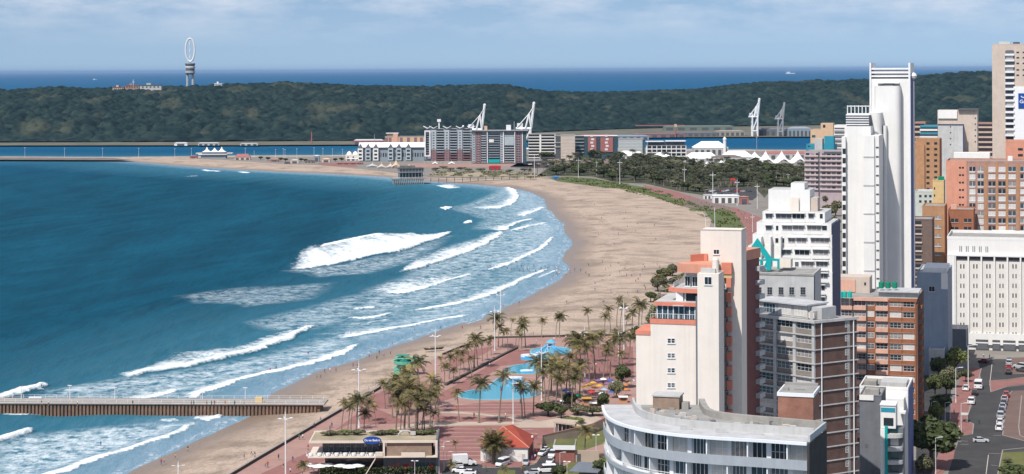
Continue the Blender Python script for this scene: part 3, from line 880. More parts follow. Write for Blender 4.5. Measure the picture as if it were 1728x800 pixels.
# glazing and piers along the inner line
cum = [0]
for a, c in zip(INR, INR[1:]): cum.append(cum[-1] + (c - a).length)
def along(P, s):
    for i in range(len(P) - 1):
        if cum[i + 1] >= s: break
    t = (s - cum[i]) / max(1e-6, cum[i + 1] - cum[i])
    p = P[i] + (P[i + 1] - P[i]) * t; d = (P[i + 1] - P[i]).normalized(); return p, d
bay = 2.75; nb = int(cum[-1] / bay); bay = cum[-1] / nb
SUNW = mat('warm_panel', (.42, .33, .27), .8, .1, .6)
for k in range(6):
    zt = ZR - .37 - 3.05 * k; zb = zt - 3.05 + .22
    for j in range(nb):
        p, d = along(INR, (j + .5) * bay); a = math.atan2(d.y, d.x)
        w = bay - (.35 if (j + k) % 3 else .8); h = zt - zb - .1
        q = p - Vector((-d.y, d.x)) * .03
        o = link('window', win_mesh(round(w, 1), round(h, 1), 4 if j % 2 else 3, 1 + (j % 3 == 1), FRW, False, .08), root, (*loc2(q), zb - 2), a)
        link('pane', pane_mesh(round(w, 1), round(h, 1), random.choices(GL, (4, 3, 3, 3, 2, 2))[0]), o)
        if j:
            p, d = along(INR, j * bay); n_ = Vector((-d.y, d.x)); a = math.atan2(d.y, d.x)
            if (j + k) % 2 == 0:
                fl = link('party_fin', None, root) if False else None
                b = MB(); L1 = p - n_ * 1.62
                b.prism([loc2(p + d * .09), loc2(p - d * .09), loc2(L1 - d * .09), loc2(L1 + d * .09)], zb - 2, zt - 2 - .01)
                b.obj('party_fin', WHITE2, root)
            elif (j + k) % 4 == 1:
                b = MB(); L1 = p - n_ * .5
                b.prism([loc2(p + d * .3), loc2(p - d * .3), loc2(L1 - d * .3), loc2(L1 + d * .3)], zb - 2, zt - 2 - .01)
                b.obj('pier', random.choice([WHITE2, SUNW, WHITE2]), root)
# right-hand gable, brick lift tower, roof boxes
f = Face.two(OUT[-1], BAK[-1], root)
GL_ = f.len
f.part('gable_wall', mat('shade_dark_gable', (.065, .058, .056), .9, .2, .8), (-.2, GL_ + .2, -.35, -.05, 2, ZR - .3))  # the end wall's shade is put into this near-black colour
f.part('gable_parapet', LGREY, (0, GL_ - .2, -.4, -.1, ZR + .1, ZR + 1.0))
g = Face(1311, 268, GRID, root)
x1 = g.x(1371); zt = g.at(1311, 668)[1]
g.part('lift_tower', RBRICK, (0, x1, 0, 7.0, ZR + .1, zt))
g.part('lift_tower_cap', WHITE2, (-.12, x1 + .12, -.12, 7.1, zt, zt + .5))
g.part('lift_tower_roof', ROOFG, (.1, x1 - .1, .15, 6.8, zt + .5, zt + .56), (.1, x1 - .1, 6.4, 6.9, zt + .56, zt + .9), (.5, 1.3, 1.5, 2.2, zt + .57, zt + .95), (2.0, 3.4, 2.4, 2.7, zt + .57, zt + .72))
g = Face(1100, 279, GRID, root)
zt = ZR + 1.9
g.part('roof_box', STONE, (0, 3.9, 0, 3, ZR + .1, zt)); g.part('roof_box_cap', LGREY, (-.15, 4.05, -.15, 3.15, zt, zt + .22))
g.part('vent_box', CONC, (4.2, 5.2, .5, 1.6, ZR + .08, ZR + 1.1))
for i in range(64):
    s = random.uniform(.5, nb - 1) * bay; p, d = along(offs(INR, random.uniform(4.5, 8) if i < 26 else random.uniform(8.0, 8.8)), s)
    b = MB(); r = random.uniform(.15, .5); x, y = loc2(p); b.box(x - r, x + r, y - r * .6, y + r * .6, ZR - 1.92, ZR - 1.92 + random.uniform(.12, .55))
    b.obj(random.choice(['vent_cowl', 'air_conditioner']), random.choice([LGREY, CONC, CONC, SLATE, BEIGE]), root)
for s_ in (.55, .68, .80):
    p, d = along(offs(INR, .8), cum[-1] * s_); x, y = loc2(p)
    MB().prism([(x, y), (x + 1.6, y - .3), (x + 1.6, y - .1), (x + .1, y + .2)], ZR - 1.88, ZR - 1.35).obj('roof_baffle', LGREY, root)

# ---- cream tower with coral bands
root = building('cream_coral_apartment_tower', 'cream apartment building with coral red bands, stepped glazed terraces and a tall blank tower', 1072, 540, 384, 'apartment building')
f = Face(1072, 384, GRID, root)
X = lambda p, o=0.: f.x(p, o)
Z = lambda p, q: f.at(p, q)[1]
xa, xb, xc = X(1072), X(1097), X(1180)
f.part('wall', CREAM, (xb, xc, 0, 16, 2, Z(1110, 546)), (xa, xb - .005, .3, 14, 2, Z(1080, 565)))
f.part('coral_band', CORAL, (xb - .1, xc, -.12, -.002, Z(1110, 546) - .02, Z(1110, 538)), (xb - .12, xb - .003, -.12, 12, Z(1110, 546) - .02, Z(1110, 538)))
f.part('coral_band', CORAL, (xa - .1, xb - .13, .15, 10, Z(1080, 565) + .01, Z(1080, 558)))
f.part('terrace_deck', LGREY, (xb, xc, 0, 16, Z(1110, 546) + .01, Z(1110, 546) + .1))
zt = Z(1140, 517)
f.part('terrace_glazing', GL[1], (xb + 1.2, xc, 1.0, 14, Z(1110, 546) + .1, zt))
for i in range(9):
    x = xb + 1.2 + (xc - xb - 1.2) * i / 8
    f.part('mullion', WHITE2, (x - .09, x + .09, .85, .99, Z(1110, 546) + .1, zt))
f.part('railing', METAL, (xb, xc, .02, .07, Z(1110, 537) + .9, Z(1110, 537) + .97), *[(xb + k * .5, xb + k * .5 + .05, .02, .07, Z(1110, 537), Z(1110, 537) + .9) for k in range(22)])
f.part('coral_band', CORAL, (xb + .7, xc, .3, 15, zt, zt + .75))
f.part('awning', LGREY, (xb + 4.6, xb + 6.9, -.5, .29, zt + .1, zt + .2))
f.part('terrace_deck', LGREY, (xb + .9, xc, .5, 15, zt + .76, zt + .9))
z2 = Z(1150, 495)
x2 = X(1130)
f.part('penthouse_glazing', GL[0], (x2 + 1, xc, 2, 13, zt + .9, z2))
f.part('penthouse_wall', WHITE, (x2 + .9, x2 + 2.4, 1.6, 3, zt + .9, z2 - .01), (xc - 3.4, xc - 3.1, 1.7, 1.99, zt + .9, z2 - .01))
b = MB(); P = [(x2 - .6, 2.2), (xc - .02, .8), (xc - .02, 13), (x2 + 1, 13)]
def prismF(ff, pts, z0, z1, m, name):
    b = MB(); q = [ff.P(x, y, 0)[:2] for x, y in pts]; b.prism(q, z0 - 2, z1 - 2); return b.obj(name, m, ff.root)
prismF(f, [(x2 - .8, 2.6), (x2 + 2.6, .6), (xc - .02, .6), (xc - .02, 13), (x2 + 1, 13)], z2, z2 + .85, CORAL, 'coral_terrace')
prismF(f, [(x2 - .3, 2.8), (x2 + 2.7, .9), (xc - .02, .9), (xc - .02, 12.6), (x2 + 1.2, 12.6)], z2 + .86, z2 + .92, LGREY, 'terrace_deck')
z3 = Z(1160, 462)
x3 = X(1146)
prismF(f, [(x3 + .6, 4), (xc, 3.2), (xc, 12), (x3 + 1, 12)], z2 + .93, z3, WHITE, 'penthouse_wall')
for k in range(2):
    x, z = f.at(1155 + k * 13, 478); window(f, x, z2 + 1.1, 1.1, 2.0, y=3.3 - k * .2, near=True, g=GL[0])
f.part('stair_rail', METAL, (x2 + .3, x2 + .36, 2.4, 8, z2 + .9, z2 + 1.9))
prismF(f, [(x3 - 1.1, 3.6), (x3 + 1.0, 1.6), (xc + 2.5, 1.6), (xc + 2.5, 9), (x3 + 3.4, 9), (x3 - .3, 6.4)], z3, z3 + 1.75, ORANGE2, 'coral_crown')
prismF(f, [(x3 + 1.2, 6.5), (x3 + 3.4, 9.1), (xc, 9.1), (xc, 9.6), (x3 + 2.9, 9.7), (x3 + .9, 7.2)], z3 + 1.2, z3 + 3.2, CORAL, 'coral_screen')
# slender stair tower
xs0, xs1 = X(1178), X(1214)
zs = Z(1195, 461)
f.part('stair_tower', CREAM, (xs0 + .02, xs1, -1.2, 5, 2, zs))
f.part('stair_tower_roof', LGREY, (xs0 + .5, xs1 - .9, 0, 4, zs, zs + .9))
b = MB(); c = f.P(X(1205), 1.5, 0)
b.lathe([(.7, zs - 2), (.7, zs + .6), (.5, zs + 1.0)], 12, c[0], c[1]); b.obj('water_tank', CREAM, root)
x, z = f.at(1195, 473, -1.2); window(f, x, z - .9, 1.5, 1.6, y=-1.2, near=True, g=GL[0])
x, z = f.at(1195, 473, -1.2)
# tall blank tower
xt0, xt1 = X(1182, 9.5), X(1251, 9.5)
ztt = f.at(1182, 388, 9.5)[1]
f.part('lift_tower', CREAM, (xt0, xt1, 9.5, 16, 2, ztt))
f.part('lift_tower_coping', BEIGE, (xt0 - .08, xt1 + .08, 9.42, 9.7, ztt, ztt + .15), (xt1 - .2, xt1 + .08, 9.7, 16, ztt, ztt + .15))
x, z = f.at(1209, 425, 9.5); window(f, x, z - .5, 1.2, 1.0, y=9.5, near=True, g=GL[0])
b = MB(); c = f.P(xt0 + 1, 10, 0); b.tube((c[0], c[1], ztt - 2), (c[0], c[1], ztt + .5), .05); c = f.P(xt0 + 2.9, 10, 0); b.tube((c[0], c[1], ztt - 2), (c[0], c[1], ztt + 2.6), .05); b.obj('aerial', METAL, root)
# recess with coral fins
f.part('recess_wall', SLATE, (xs1 + .01, X(1225, 9), 9.0, 9.45, 2, zs - 1.4))  # slate colour paints in the shadow of the recess
z = zs + .9
f.part('coral_drum', CORAL, (X(1217, 8), X(1234, 8), 8.0, 9.4, z - 1.9, z + .4))
f.part('drum_base', YELLOW, (X(1221, 8), X(1234, 8), 8.2, 9.4, z - 2.7, z - 1.92))
for k in range(13):
    z0 = zs - 2.6 - 3.0 * k
    f.part('coral_panel', CORAL, (X(1225, 8), X(1233, 8), 8.1, 9.4, z0 - 1.1, z0 + .8))
    f.part('ledge', CONC, (X(1217, 8), X(1225, 8), 8.0, 9.4, z0 - 1.5, z0 - 1.3))
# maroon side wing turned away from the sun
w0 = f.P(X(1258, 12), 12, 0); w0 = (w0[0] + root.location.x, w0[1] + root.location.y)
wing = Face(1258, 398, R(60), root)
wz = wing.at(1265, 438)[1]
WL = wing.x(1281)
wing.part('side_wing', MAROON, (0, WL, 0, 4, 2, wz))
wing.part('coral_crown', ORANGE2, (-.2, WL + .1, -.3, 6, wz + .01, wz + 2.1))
for k in range(12):
    z0 = wz - 2.2 - 3.0 * k
    wing.part('side_balcony', LGREY, (WL - 2.2, WL + .7, -1.0, -.01, z0 - .5, z0 + .5))
# windows of the low block
for py in (575, 600, 625, 650, 675):
    for px in (1129.5, 1136):
        x, z = f.at(px, py); window(f, x, z - .5, .75, 1.0, near=True, nx=1, ny=2, g=random.choice([GL[0], GL[0], GL[3]]))
f.part('drain_slot', SLATE, (xs0 - .5, xs0, -.3, -.005, 2, Z(1180, 500)))

# ---- grey building with dark brown gable
c0 = Wp(1376, 543, 404); cl = Wp(1262, 530, 417.5); cr = Wp(1445, 536, 410)
root = thing('grey_brown_apartment_block', 'grey concrete apartment block with gridded windows on one side and a dark brown brick gable', 'apartment block', (c0.x, c0.y, 2))
zc = c0.z
fl = Face.two((cl.x, cl.y), (c0.x, c0.y), root); fr_ = Face.two((c0.x, c0.y), (cr.x, cr.y), root)
LL, LR = fl.len, fr_.len
pl = [fl.P(0, .02, 0)[:2], fl.P(LL, .02, 0)[:2], fr_.P(LR, 0.02, 0)[:2]]
bk = (pl[2][0] + (pl[0][0] - pl[1][0]), pl[2][1] + (pl[0][1] - pl[1][1]))
b = MB(); b.prism([pl[0], pl[1], pl[2], bk], 0, zc - 2, 0, 1); b.obj('wall', [CONC, ROOFG], root)
st = 3.0
nfl = 11
bays = [(fl.x(1247), fl.x(1273)), (fl.x(1278), fl.x(1306)), (fl.x(1311), fl.x(1339)), (fl.x(1344), fl.x(1371))]
SPAND = mat('grey_brown_spandrel', (.27, .235, .205), .9, .15, .5)
for (a, c) in bays:
    for k in range(nfl):
        z = zc - st * (k + 1)
        fl.part('spandrel', SPAND, (a, c, -.12, -.01, z + .22, z + 1.15))
        o = window(fl, (a + c) / 2, z + 1.2, c - a - .1, 1.55, y=-.01, near=True, nx=4, ny=2, sill=False, gw=(2, 1, 5, 3, 4, 0))
piers = [(fl.x(1273), fl.x(1278)), (fl.x(1306), fl.x(1311)), (fl.x(1339), fl.x(1344)), (fl.x(1371), LL)]
for a, c in piers: fl.part('pier', LGREY, (a, c, -.45, 0.01, 2, zc - .3))
for k in range(nfl): fl.part('floor_band', LGREY, (0, LL + .3, -.62, -.46, zc - st * (k + 1) - .12, zc - st * (k + 1) + .15), (0, LL, -.46, -.02, zc - st * (k + 1) - .1, zc - st * (k + 1) + .12))
fl.part('cornice', LGREY, (0, LL + .4, -.9, .0, zc - .3, zc + .25))
# set-back top floor
z1 = zc + 2.9
fl.part('penthouse', LGREY, (0, LL - 3.5, 2.0, 8.5, zc + .06, z1)); fl.part('penthouse_roof', ROOFL, (-.3, LL - 3.2, 1.2, 8.8, z1, z1 + .3))
for k in range(6):
    window(fl, LL - 5.5 - k * 4.3, zc + .5, 3.4, 2.1, y=1.98, near=True, nx=4, ny=2, sill=False, g=random.choice([GL[2], GL[2], GL[1]]))
fl.part('roof_room', LGREY, (LL - 3.4, LL - .6, 3.0, 8, zc + .06, zc + 2.6), (LL - 2.6, LL - 1.8, 1.4, 2.9, zc + .06, zc + 1.9))
fl.part('roof_tank', CREAM, (LL - 3.0, LL - 1.6, 1.5, 1.9, zc + .4, zc + 1.6))
# brick gable
fr_.part('brick_gable', DBRICK, (.0, LR, -.14, .0, 2, zc - .3))
fr_.part('cornice', LGREY, (-.4, LR + .3, -.5, 0, zc - .28, zc + .28))
for px in (1384, 1438):
    x = fr_.x(px); b = MB(); p = fr_.P(x, -.32, 0); b.tube((p[0], p[1], 0), (p[0], p[1], zc - 2), .13, n=8); b.obj('downpipe', METAL, root)
for k in range(nfl + 2):
    z = zc - st * (k + 1) + 2.0 - 2.0
    fr_.part('floor_band', LGREY, (-.3, LR + .35, -.34, -.15, z - .1, z + .12))
    xw = fr_.x(1427)
    fr_.part('vent_panel', CONC, (xw - .15, xw + .75, -.2, -.15, z + .5, z + 2.6) if False else (xw + .2, xw + .95, -.2, -.15, z + .13, z + 2.85))
    window(fr_, xw - .0, z + 1.2, .8, 1.3, y=-.15, near=True, nx=2, ny=2, sill=False, g=GL[0])

# ---- low grey building with four square windows and teal roof frame
root, f, W, H = simple('grey_rendered_block', 'plain pale grey block with four small windows below the white terraced building', 1262, 1373, 462, 452, 14, LGREY, ROOFG, parapet=.4)
f.part('cornice', CONC, (-.1, W + .12, -.16, -.06, H - .1, H + .35))
winrow(f, (1281, 1299, 1318, 1336, 1355), (491,), 8.5, 13, 452, near=True, ny=3, g=GL[0], fr=STEEL)
f.part('navy_corner_strip', BLUEDK, (W - .02, W + .1, .3, 1.2, 2, H))
root, f, W, H = simple('cream_roof_house', 'small cream plant room on the roof behind the teal frame', 1311, 1334, 437, 458, 4, CREAM, LGREY, zb=59, parapet=0, cat='plant room')
T = thing('teal_roof_frame', 'teal steel pointed arch frame standing on the grey roof', 'roof frame', Wp(1290, 452, 456))
tf = Face(1290, 456, GRID, T)
def tpoly(pts, y0=-.5, y1=.5, name='frame_limb', m=TEAL):
    b = MB(); q = [tf.at(px, py) for px, py in pts]; n = len(q)
    b.v = [tf.P(x, y0, z) for x, z in q] + [tf.P(x, y1, z) for x, z in q]
    b.f = [tuple(range(n)), tuple(range(2 * n - 1, n - 1, -1))] + [(i, n + i, n + (i + 1) % n, (i + 1) % n) for i in range(n)]; b.m = [0] * len(b.f)
    return b.obj(name, m, T)
tpoly([(1278, 402), (1265, 421), (1276, 419), (1284, 425), (1291, 433), (1293, 441), (1294, 456), (1301, 456), (1302, 436)])
tpoly([(1280, 438), (1292, 437), (1292, 440), (1280, 441)]); tpoly([(1302, 436), (1315, 437), (1315, 440.5), (1302, 440)])
tpoly([(1312, 440.5), (1315, 440.5), (1315, 454), (1312, 454)], name='frame_post'); tpoly([(1283, 441), (1286, 441), (1286, 456), (1283, 456)], name='frame_post')
tpoly([(1287, 456), (1292.8, 442), (1293, 450), (1290, 456)], name='frame_post')

# ---- white terraced building
root = building('white_terraced_building', 'bright white apartment building stepping back in terraces beside the beach', 1270, 400, 486, 'apartment building')
f = Face(1270, 486, GRID, root)
def T_(x0, x1, y0, y1, off, d, m=WHITE, name='tier'):
    a, c = f.x(x0, off), f.x(x1, off); z1 = f.at(x0, y0, off)[1]; z0 = f.at(x0, y1, off)[1]
    f.part(name, m, (a, c, off, off + d, z0, z1)); f.part('tier_roof', LGREY, (a + .2, c - .2, off + .2, off + d - .2, z1 + .001, z1 + .05)); return a, c, z0, z1
T_(1297, 1367, 320, 362, 8, 10); T_(1335, 1358, 309, 321, 9, 7, name='lift_room'); T_(1334, 1348, 334, 362, 7.2, .7, CREAM, 'shaft')
T_(1362, 1380, 334, 362, 8.5, 5, BEIGE, 'wing')
tiers = [(1287, 1392, 357, 376, 5.2), (1277, 1403, 375, 396, 3.8), (1270, 1404, 395, 416, 2.8), (1262, 1404, 415, 437, 1.8), (1262, 1404, 436, 458, .9), (1262, 1404, 457, 700, 0)]
rows = [366, 386, 407, 427, 447, 467, 487, 507]
for i, (x0, x1, y0, y1, off) in enumerate(tiers): T_(x0, x1, y0, y1, off, 20 - off)
opn = [[(1292, 1304), (1309, 1336), (1337, 1358), (1364, 1374), (1383, 1389)], [(1292, 1303), (1309, 1314), (1320, 1337), (1338, 1357), (1362, 1386), (1387, 1396)],
       [(1308, 1314), (1320, 1324), (1330, 1342), (1344, 1361), (1368, 1399)], [(1318, 1335), (1341, 1366), (1372, 1398)], [(1341, 1348), (1352, 1373), (1377, 1397)], [(1371, 1376), (1382, 1397)], [(1380, 1392)], [(1380, 1392)]]
for r_, row in zip(rows, opn):
    off = next(o for x0, x1, y0, y1, o in tiers if y0 <= r_ < y1)
    for (a, c) in row:
        xa, z = f.at(a, r_ + 3.2, off); xb = f.x(c, off)
        w = xb - xa
        window(f, (xa + xb) / 2, z, w, 1.35, y=off, near=True, nx=max(1, round(w / 1.2)), g=random.choice([GL[0], GL[0], GL[3], GL[4]]), sill=False)
        if w > 1.4:
            f.part('balcony', WHITE, (xa - .2, xb + .2, off - .9, off - .1, z - .95, z - .75), (xa - .2, xb + .2, off - .95, off - .8, z - .75, z - .1))
            f.part('canopy', WHITE, (xa - .15, xb + .15, off - .75, off - .1, z + 1.45, z + 1.65))
for px in (1283, 1299, 1316): f.part('fin', WHITE, (f.x(px), f.x(px) + .25, -.2, 3, f.at(px, 448)[1], f.at(px, 400)[1]))
f.part('corner_strip', BLUEDK, (f.x(1404) + .01, f.x(1404) + .12, 1, 18, 20, f.at(1404, 380)[1]))
excess(root, 'window')

# ---- terracotta building
root, f, W, H = simple('terracotta_apartment_block', 'terracotta and salmon banded apartment block with rows of windows and green roof tanks', 1400, 1547, 503, 533, 26, TERRA, ROOFG, parapet=0)
cols = [(1405, 1417, 'A'), (1418, 1438, 'A'), (1440, 1461, 'A'), (1462, 1475.5, 'B'), (1477, 1498, 'A'), (1500, 1521, 'D'), (1522.5, 1543, 'D')]
st = 2.98
BRN = mat('brown_spandrel', (.34, .14, .075), .9, .12, .6, streak=.2)
for k in range(13):
    z = H - st * (k + 1)
    for (a, c, t) in cols:
        xa, xb = f.x(a), f.x(c)
        d = .75 if t == 'A' else (.12 if t == 'B' else .3)
        m = SALMON if t == 'A' else BRN
        f.part('spandrel', m, (xa, xb, -d, -.01, z - .05, z + 1.05))
        w = (xb - xa) - .25
        window(f, (xa + xb) / 2, z + 1.1, w, 1.55, y=-.0, near=(k < 11), nx=3 if w > 2.4 else 2, ny=2, sill=False, gw=(5, 1, 4, 2, 3, 0))
    f.part('floor_band', SALMON, (f.x(1499), f.x(1545), -.36, -.31, z + 1.06, z + 1.14), (f.x(1499), f.x(1545), -.36, -.31, z - .14, z - .06))
for p in (1439, 1461.5, 1476, 1498.7, 1544): f.part('pilaster', BRN if p > 1470 else DGREY, (f.x(p) - .1, f.x(p) + .18, -.5, 0.01, 2, H))
f.part('top_band', SALMON, (f.x(1440), f.x(1498), -.8, -.01, H - .42, H + .5)); f.part('top_band', BRN, (f.x(1500), W, -.4, -.01, H - .42, H + .5))
f.part('side_wall', DBRICK, (W + .005, W + .12, 0, 26, 2, H + .4))  # dark brick tone paints the shade of the right side
for k in range(12): f.part('side_balcony', BRN, (W + .13, W + 1.0, 5 + (k % 2) * .1, 11, H - 3 * k - 2.8, H - 3 * k - 1.9))
f.part('roof_house', LGREY, (f.x(1480), f.x(1547), 4, 12, H, H + 1.7)); f.part('roof_house_slab', ROOFL, (f.x(1478), f.x(1549), 3, 13, H + 1.7, H + 2.0))
f.part('stair_house', BEIGE, (f.x(1410, 12), f.x(1466, 12), 14, 22, H, f.at(1410, 468, 12)[1])); x0, z0 = f.at(1413, 492, 13.9); x1, z1 = f.at(1443, 472, 13.9)
f.part('stair_house_panel', SALMON, (x0, x1, 13.7, 13.99, z0, z1))
f.part('stair_house_window', GL[0], (f.x(1458, 14), f.x(1461, 14), 13.9, 14.01, H + 2.3, H + 3.1))
excess(root, 'window')
def tank(px, py, Y, r, h, m, lab, grp):
    p = Wp(px, py, Y); t = thing('water_tank', lab, 'water tank', p, 0, grp)
    b = MB(); b.lathe([(r, 0), (r, h * .3), (r * 1.03, h * .32), (r, h * .36), (r, h * .62), (r * 1.03, h * .66), (r, h * .7), (r, h * .88), (r * .7, h * .97), (r * .3, h)], 16); b.obj('tank_shell', m, t)
    MB().lathe([(r * .25, h), (r * .25, h * 1.05)], 10).obj('lid', BLACK, t)
TG = mat('tank_turquoise', (.02, .42, .36), .5, .06, 1); TG2 = mat('tank_green', (.01, .22, .13), .5, .06, 1)
for i, px in enumerate((1411.5, 1418.5, 1425.5, 1434)):
    tank(px, 502, 531 - i * .4, .62, 1.75, TG, ['leftmost turquoise water tank on the terracotta block roof', 'turquoise water tank second from the left on the terracotta block roof', 'turquoise water tank second from the right on the terracotta block roof', 'rightmost turquoise water tank on the terracotta block roof'][i], 'turquoise water tanks on the terracotta block')
for i, px in enumerate((1487, 1498.5, 1510)):
    tank(px, 486.5, 534, .72, 1.9, TG2, ['left dark green water tank on the grey roof slab', 'middle dark green water tank on the grey roof slab', 'right dark green water tank on the grey roof slab'][i], 'dark green water tanks on the terracotta block')

# ---- white high-rise
root = building('white_tower_block', 'tallest white hotel tower with blank rounded shafts and an open frame on top', 1421, 300, 592, 'tower block')
f = Face(1421, 592, GRID, root)
f2 = 20.0
def S_(x0, x1, y0, off, d, m=WHITE, name='wall', zb=2, cap=True):
    a, c = f.x(x0, off), f.x(x1, off); z1 = f.at(x0, y0, off)[1]
    f.part(name, m, (a, c, off, off + d, zb, z1)); return a, c, z1
a, c, zt = S_(1470, 1537, 133, f2, 16)
f.part('edge_fin', WHITE2, (a - .25, a + .25, f2 - .3, f2 + 16, 2, f.at(1470, 106, f2)[1])); f.part('edge_fin', WHITE2, (c - .5, c + .1, f2 - .3, f2 + 16, 2, f.at(1537, 106, f2)[1]))
f.part('side_wall', mat('shaded_side_blue', (.10, .14, .30), .7, .1, .4), (c + .11, c + .3, f2 + .2, f2 + 15.6, 2, f.at(1537, 130, f2)[1]))  # dark blue paints the shade on the white tower's right side
for y0, y1 in ((114.5, 117.5), (120.5, 124), (127, 130)):
    f.part('top_rail', WHITE2, (a + .26, c - .51, f2, f2 + .8, f.at(1500, y1, f2)[1], f.at(1500, y0, f2)[1]))
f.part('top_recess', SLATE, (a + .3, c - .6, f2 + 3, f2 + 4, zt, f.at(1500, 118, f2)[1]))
def rounded(x0, x1, y0, off, d, name='shaft', ro=1.6):
    """a shaft with rounded front corners"""
    a, c = f.x(x0, off), f.x(x1, off); z1 = f.at((x0 + x1) / 2, y0, off)[1]; ro = min(ro, (c - a) / 2)
    pts = [(a, off + d)]
    for k in range(7): w = math.pi + k * math.pi / 12; pts.append((a + ro + ro * math.cos(w), off + ro + ro * math.sin(w)))
    for k in range(7): w = 1.5 * math.pi + k * math.pi / 12; pts.append((c - ro + ro * math.cos(w), off + ro + ro * math.sin(w)))
    pts.append((c, off + d)); q = [f.P(x, y, 0)[:2] for x, y in pts]
    b = MB(); b.prism(q, 0, z1 - 2); b.obj(name, WHITE, root); return a, c, z1
a, c, z = rounded(1476, 1520, 145, f2 - 4, 3.9)
f.part('shaft_vent', SLATE, (f.x(1492, f2 - 4), f.x(1508, f2 - 4), f2 - 3.2, f2 - 1, z + .01, z + .8)); f.part('shaft_cap', WHITE, (a + .8, c - .4, f2 - 3.6, f2 - .2, z + .81, z + 1.0))
rounded(1466, 1488, 190, f2 - 9, 8.9, ro=2.2)
rounded(1490, 1497, 212, f2 - 6, 5.9, ro=.7)
a, c, z = S_(1426, 1470, 213, 3, f2 - 3)
S_(1421, 1427.5, 231, 1.5, 15)
f.part('louvre_room', SLATE, (f.x(1429, 3), f.x(1467, 3), 4, 14, z, z + 3.4))
for k in range(5): f.part('louvre', WHITE2, (f.x(1428, 3), f.x(1467, 3), 3.5, 3.95, z + .35 + k * .75, z + .7 + k * .75))
z4 = z + 3.6
for k in range(7):
    x = f.x(1431 + k * 6.2, 4); f.part('roof_frame_post', WHITE2, (x - .12, x + .12, 4, 5, z4, z4 + 2.9))
f.part('roof_frame_rail', WHITE2, (f.x(1430, 4), f.x(1470, 4), 3.9, 4.3, z4 - .1, z4 + .45), (f.x(1430, 4), f.x(1470, 4), 4.8, 5.1, z4 + 2.5, z4 + 2.8))
a, c, z = S_(1458, 1476, 229, -1.0, f2 - 1, name='stair_shaft'); S_(1476.02, 1484, 229, -.2, f2 - 2, name='stair_shaft')
for k, y0 in enumerate((266, 314, 362, 410, 458)):
    f.part('shaft_band', LGREY, (f.x(1457.5, -1), f.x(1475.9, -1), -1.12, -1.01, f.at(1466, y0, -1)[1], f.at(1466, y0, -1)[1] + .4))
xs_ = f.x(1484, -.2)
xc_ = (f.x(1476.5, -.2), f.x(1484, -.2))
for k in range(17):
    x, z = f.at(1424.5, 255 + 15.8 * k, 1.5); window(f, x, z - .9, 1.0, 1.7, y=1.5, g=GL[0])
    z = f.at(1479, 250 + 15.8 * k, -.2)[1]
    f.part('slot_window', DGREY, (xc_[0] + .4, xc_[1] - .1, -.32, -.21, z, z + .45))
for k in range(22):
    z = f.at(1450, 222 + 13 * k, 3)[1]
f.part('side_pipe', STEEL, (f.x(1541, f2 - 2), f.x(1542.4, f2 - 2), f2 + 2, f2 + 2.4, 2, f.at(1540, 128, f2)[1]))
b = MB(); p = f.P(f.x(1542, f2), f2 + 2, f.at(1541, 128, f2)[1]); 
b.lathe([(.05, -1.2 + p[2]), (.8, -.7 + p[2]), (1.1, p[2]), (.8, .7 + p[2]), (.05, 1.1 + p[2])], 14, p[0], p[1]); b.obj('radome', METAL, root)

# ---- white office with tall piers
root, f, W, H = simple('white_office_building', 'long white office building with tall vertical piers and small paired windows facing the street', 1598, 1760, 404, 709, 30, WHITE, ROOFG, parapet=1.2)
OFFC = mat('office_panel', (.68, .65, .60), .8, .05, .4)
z0 = f.at(1600, 560)[1]; z1 = f.at(1600, 434)[1]
f.part('end_wall', WHITE, (0, f.x(1612), -1.0, -.01, 2, z1 + .6))
f.part('pier_head', WHITE, (0, W, -1.05, -.01, z1 + .61, z1 + 1.2))
f.part('base_band', WHITE, (f.x(1612), W, -1.0, -.01, z0 - 4.2, z0))
pxs = [1612 + 22 * k for k in range(8)]
for p in pxs: f.part('pier', WHITE, (f.x(p) - .28, f.x(p) + .28, -1.0, -.01, z0 + .01, z1 + .6))
for a, c in zip(pxs, pxs[1:]):
    f.part('bay_panel', OFFC, (f.x(a) + .3, f.x(c) - .3, -.25, -.01, z0 + .01, z1 - 1.2)); f.part('bay_head', DGREY, (f.x(a) + .3, f.x(c) - .3, -.12, -.01, z1 - 1.19, z1 + .6))
    m = (a + c) / 2 + 1
    for k in range(8):
        for d in (-3, 3):
            x, z = f.at(m + d * .85, 449 + 16.4 * k); window(f, x, z - .9, .42, 1.6, y=-.25, g=GL[3 if k % 3 else 0])
for k in range(5):
    for d in (0, 1): f.part('attic_slot', SLATE, (f.x(1619 + 11 * k + d * 3), f.x(1620.3 + 11 * k + d * 3), -.06, -.005, f.at(1620, 425)[1], f.at(1620, 415)[1]))
for a, c in ((1646, 1667), (1674, 1687), (1692, 1713), (1718, 1740)):
    f.part('shopfront', DGREY, (f.x(a), f.x(c), -1.1, -1.01, 2.1, 6.0)); f.part('shopfront_lintel', WHITE, (f.x(a), f.x(c), -1.2, -1.11, 4.6, 5.1)); f.part('shop_pane', GL[3], (f.x(a) + .3, f.x(c) - .3, -1.15, -1.105, 2.5, 4.4))
excess(root, 'window')
root, f, W, H = simple('dark_annexe', 'low dark grey annexe at the street corner in front of the white office', 1597, 1631, 556, 690, 12, SLATE, DGREY, parapet=.3)
f.part('cornice', LGREY, (W - .4, W + .2, -.2, .05, H - 6, H + .3))
x = f.x(1616); MB().tube(f.P(x, 1, H), f.P(x, 1, H + 2.4), .12).obj('chimney', STEEL, root)

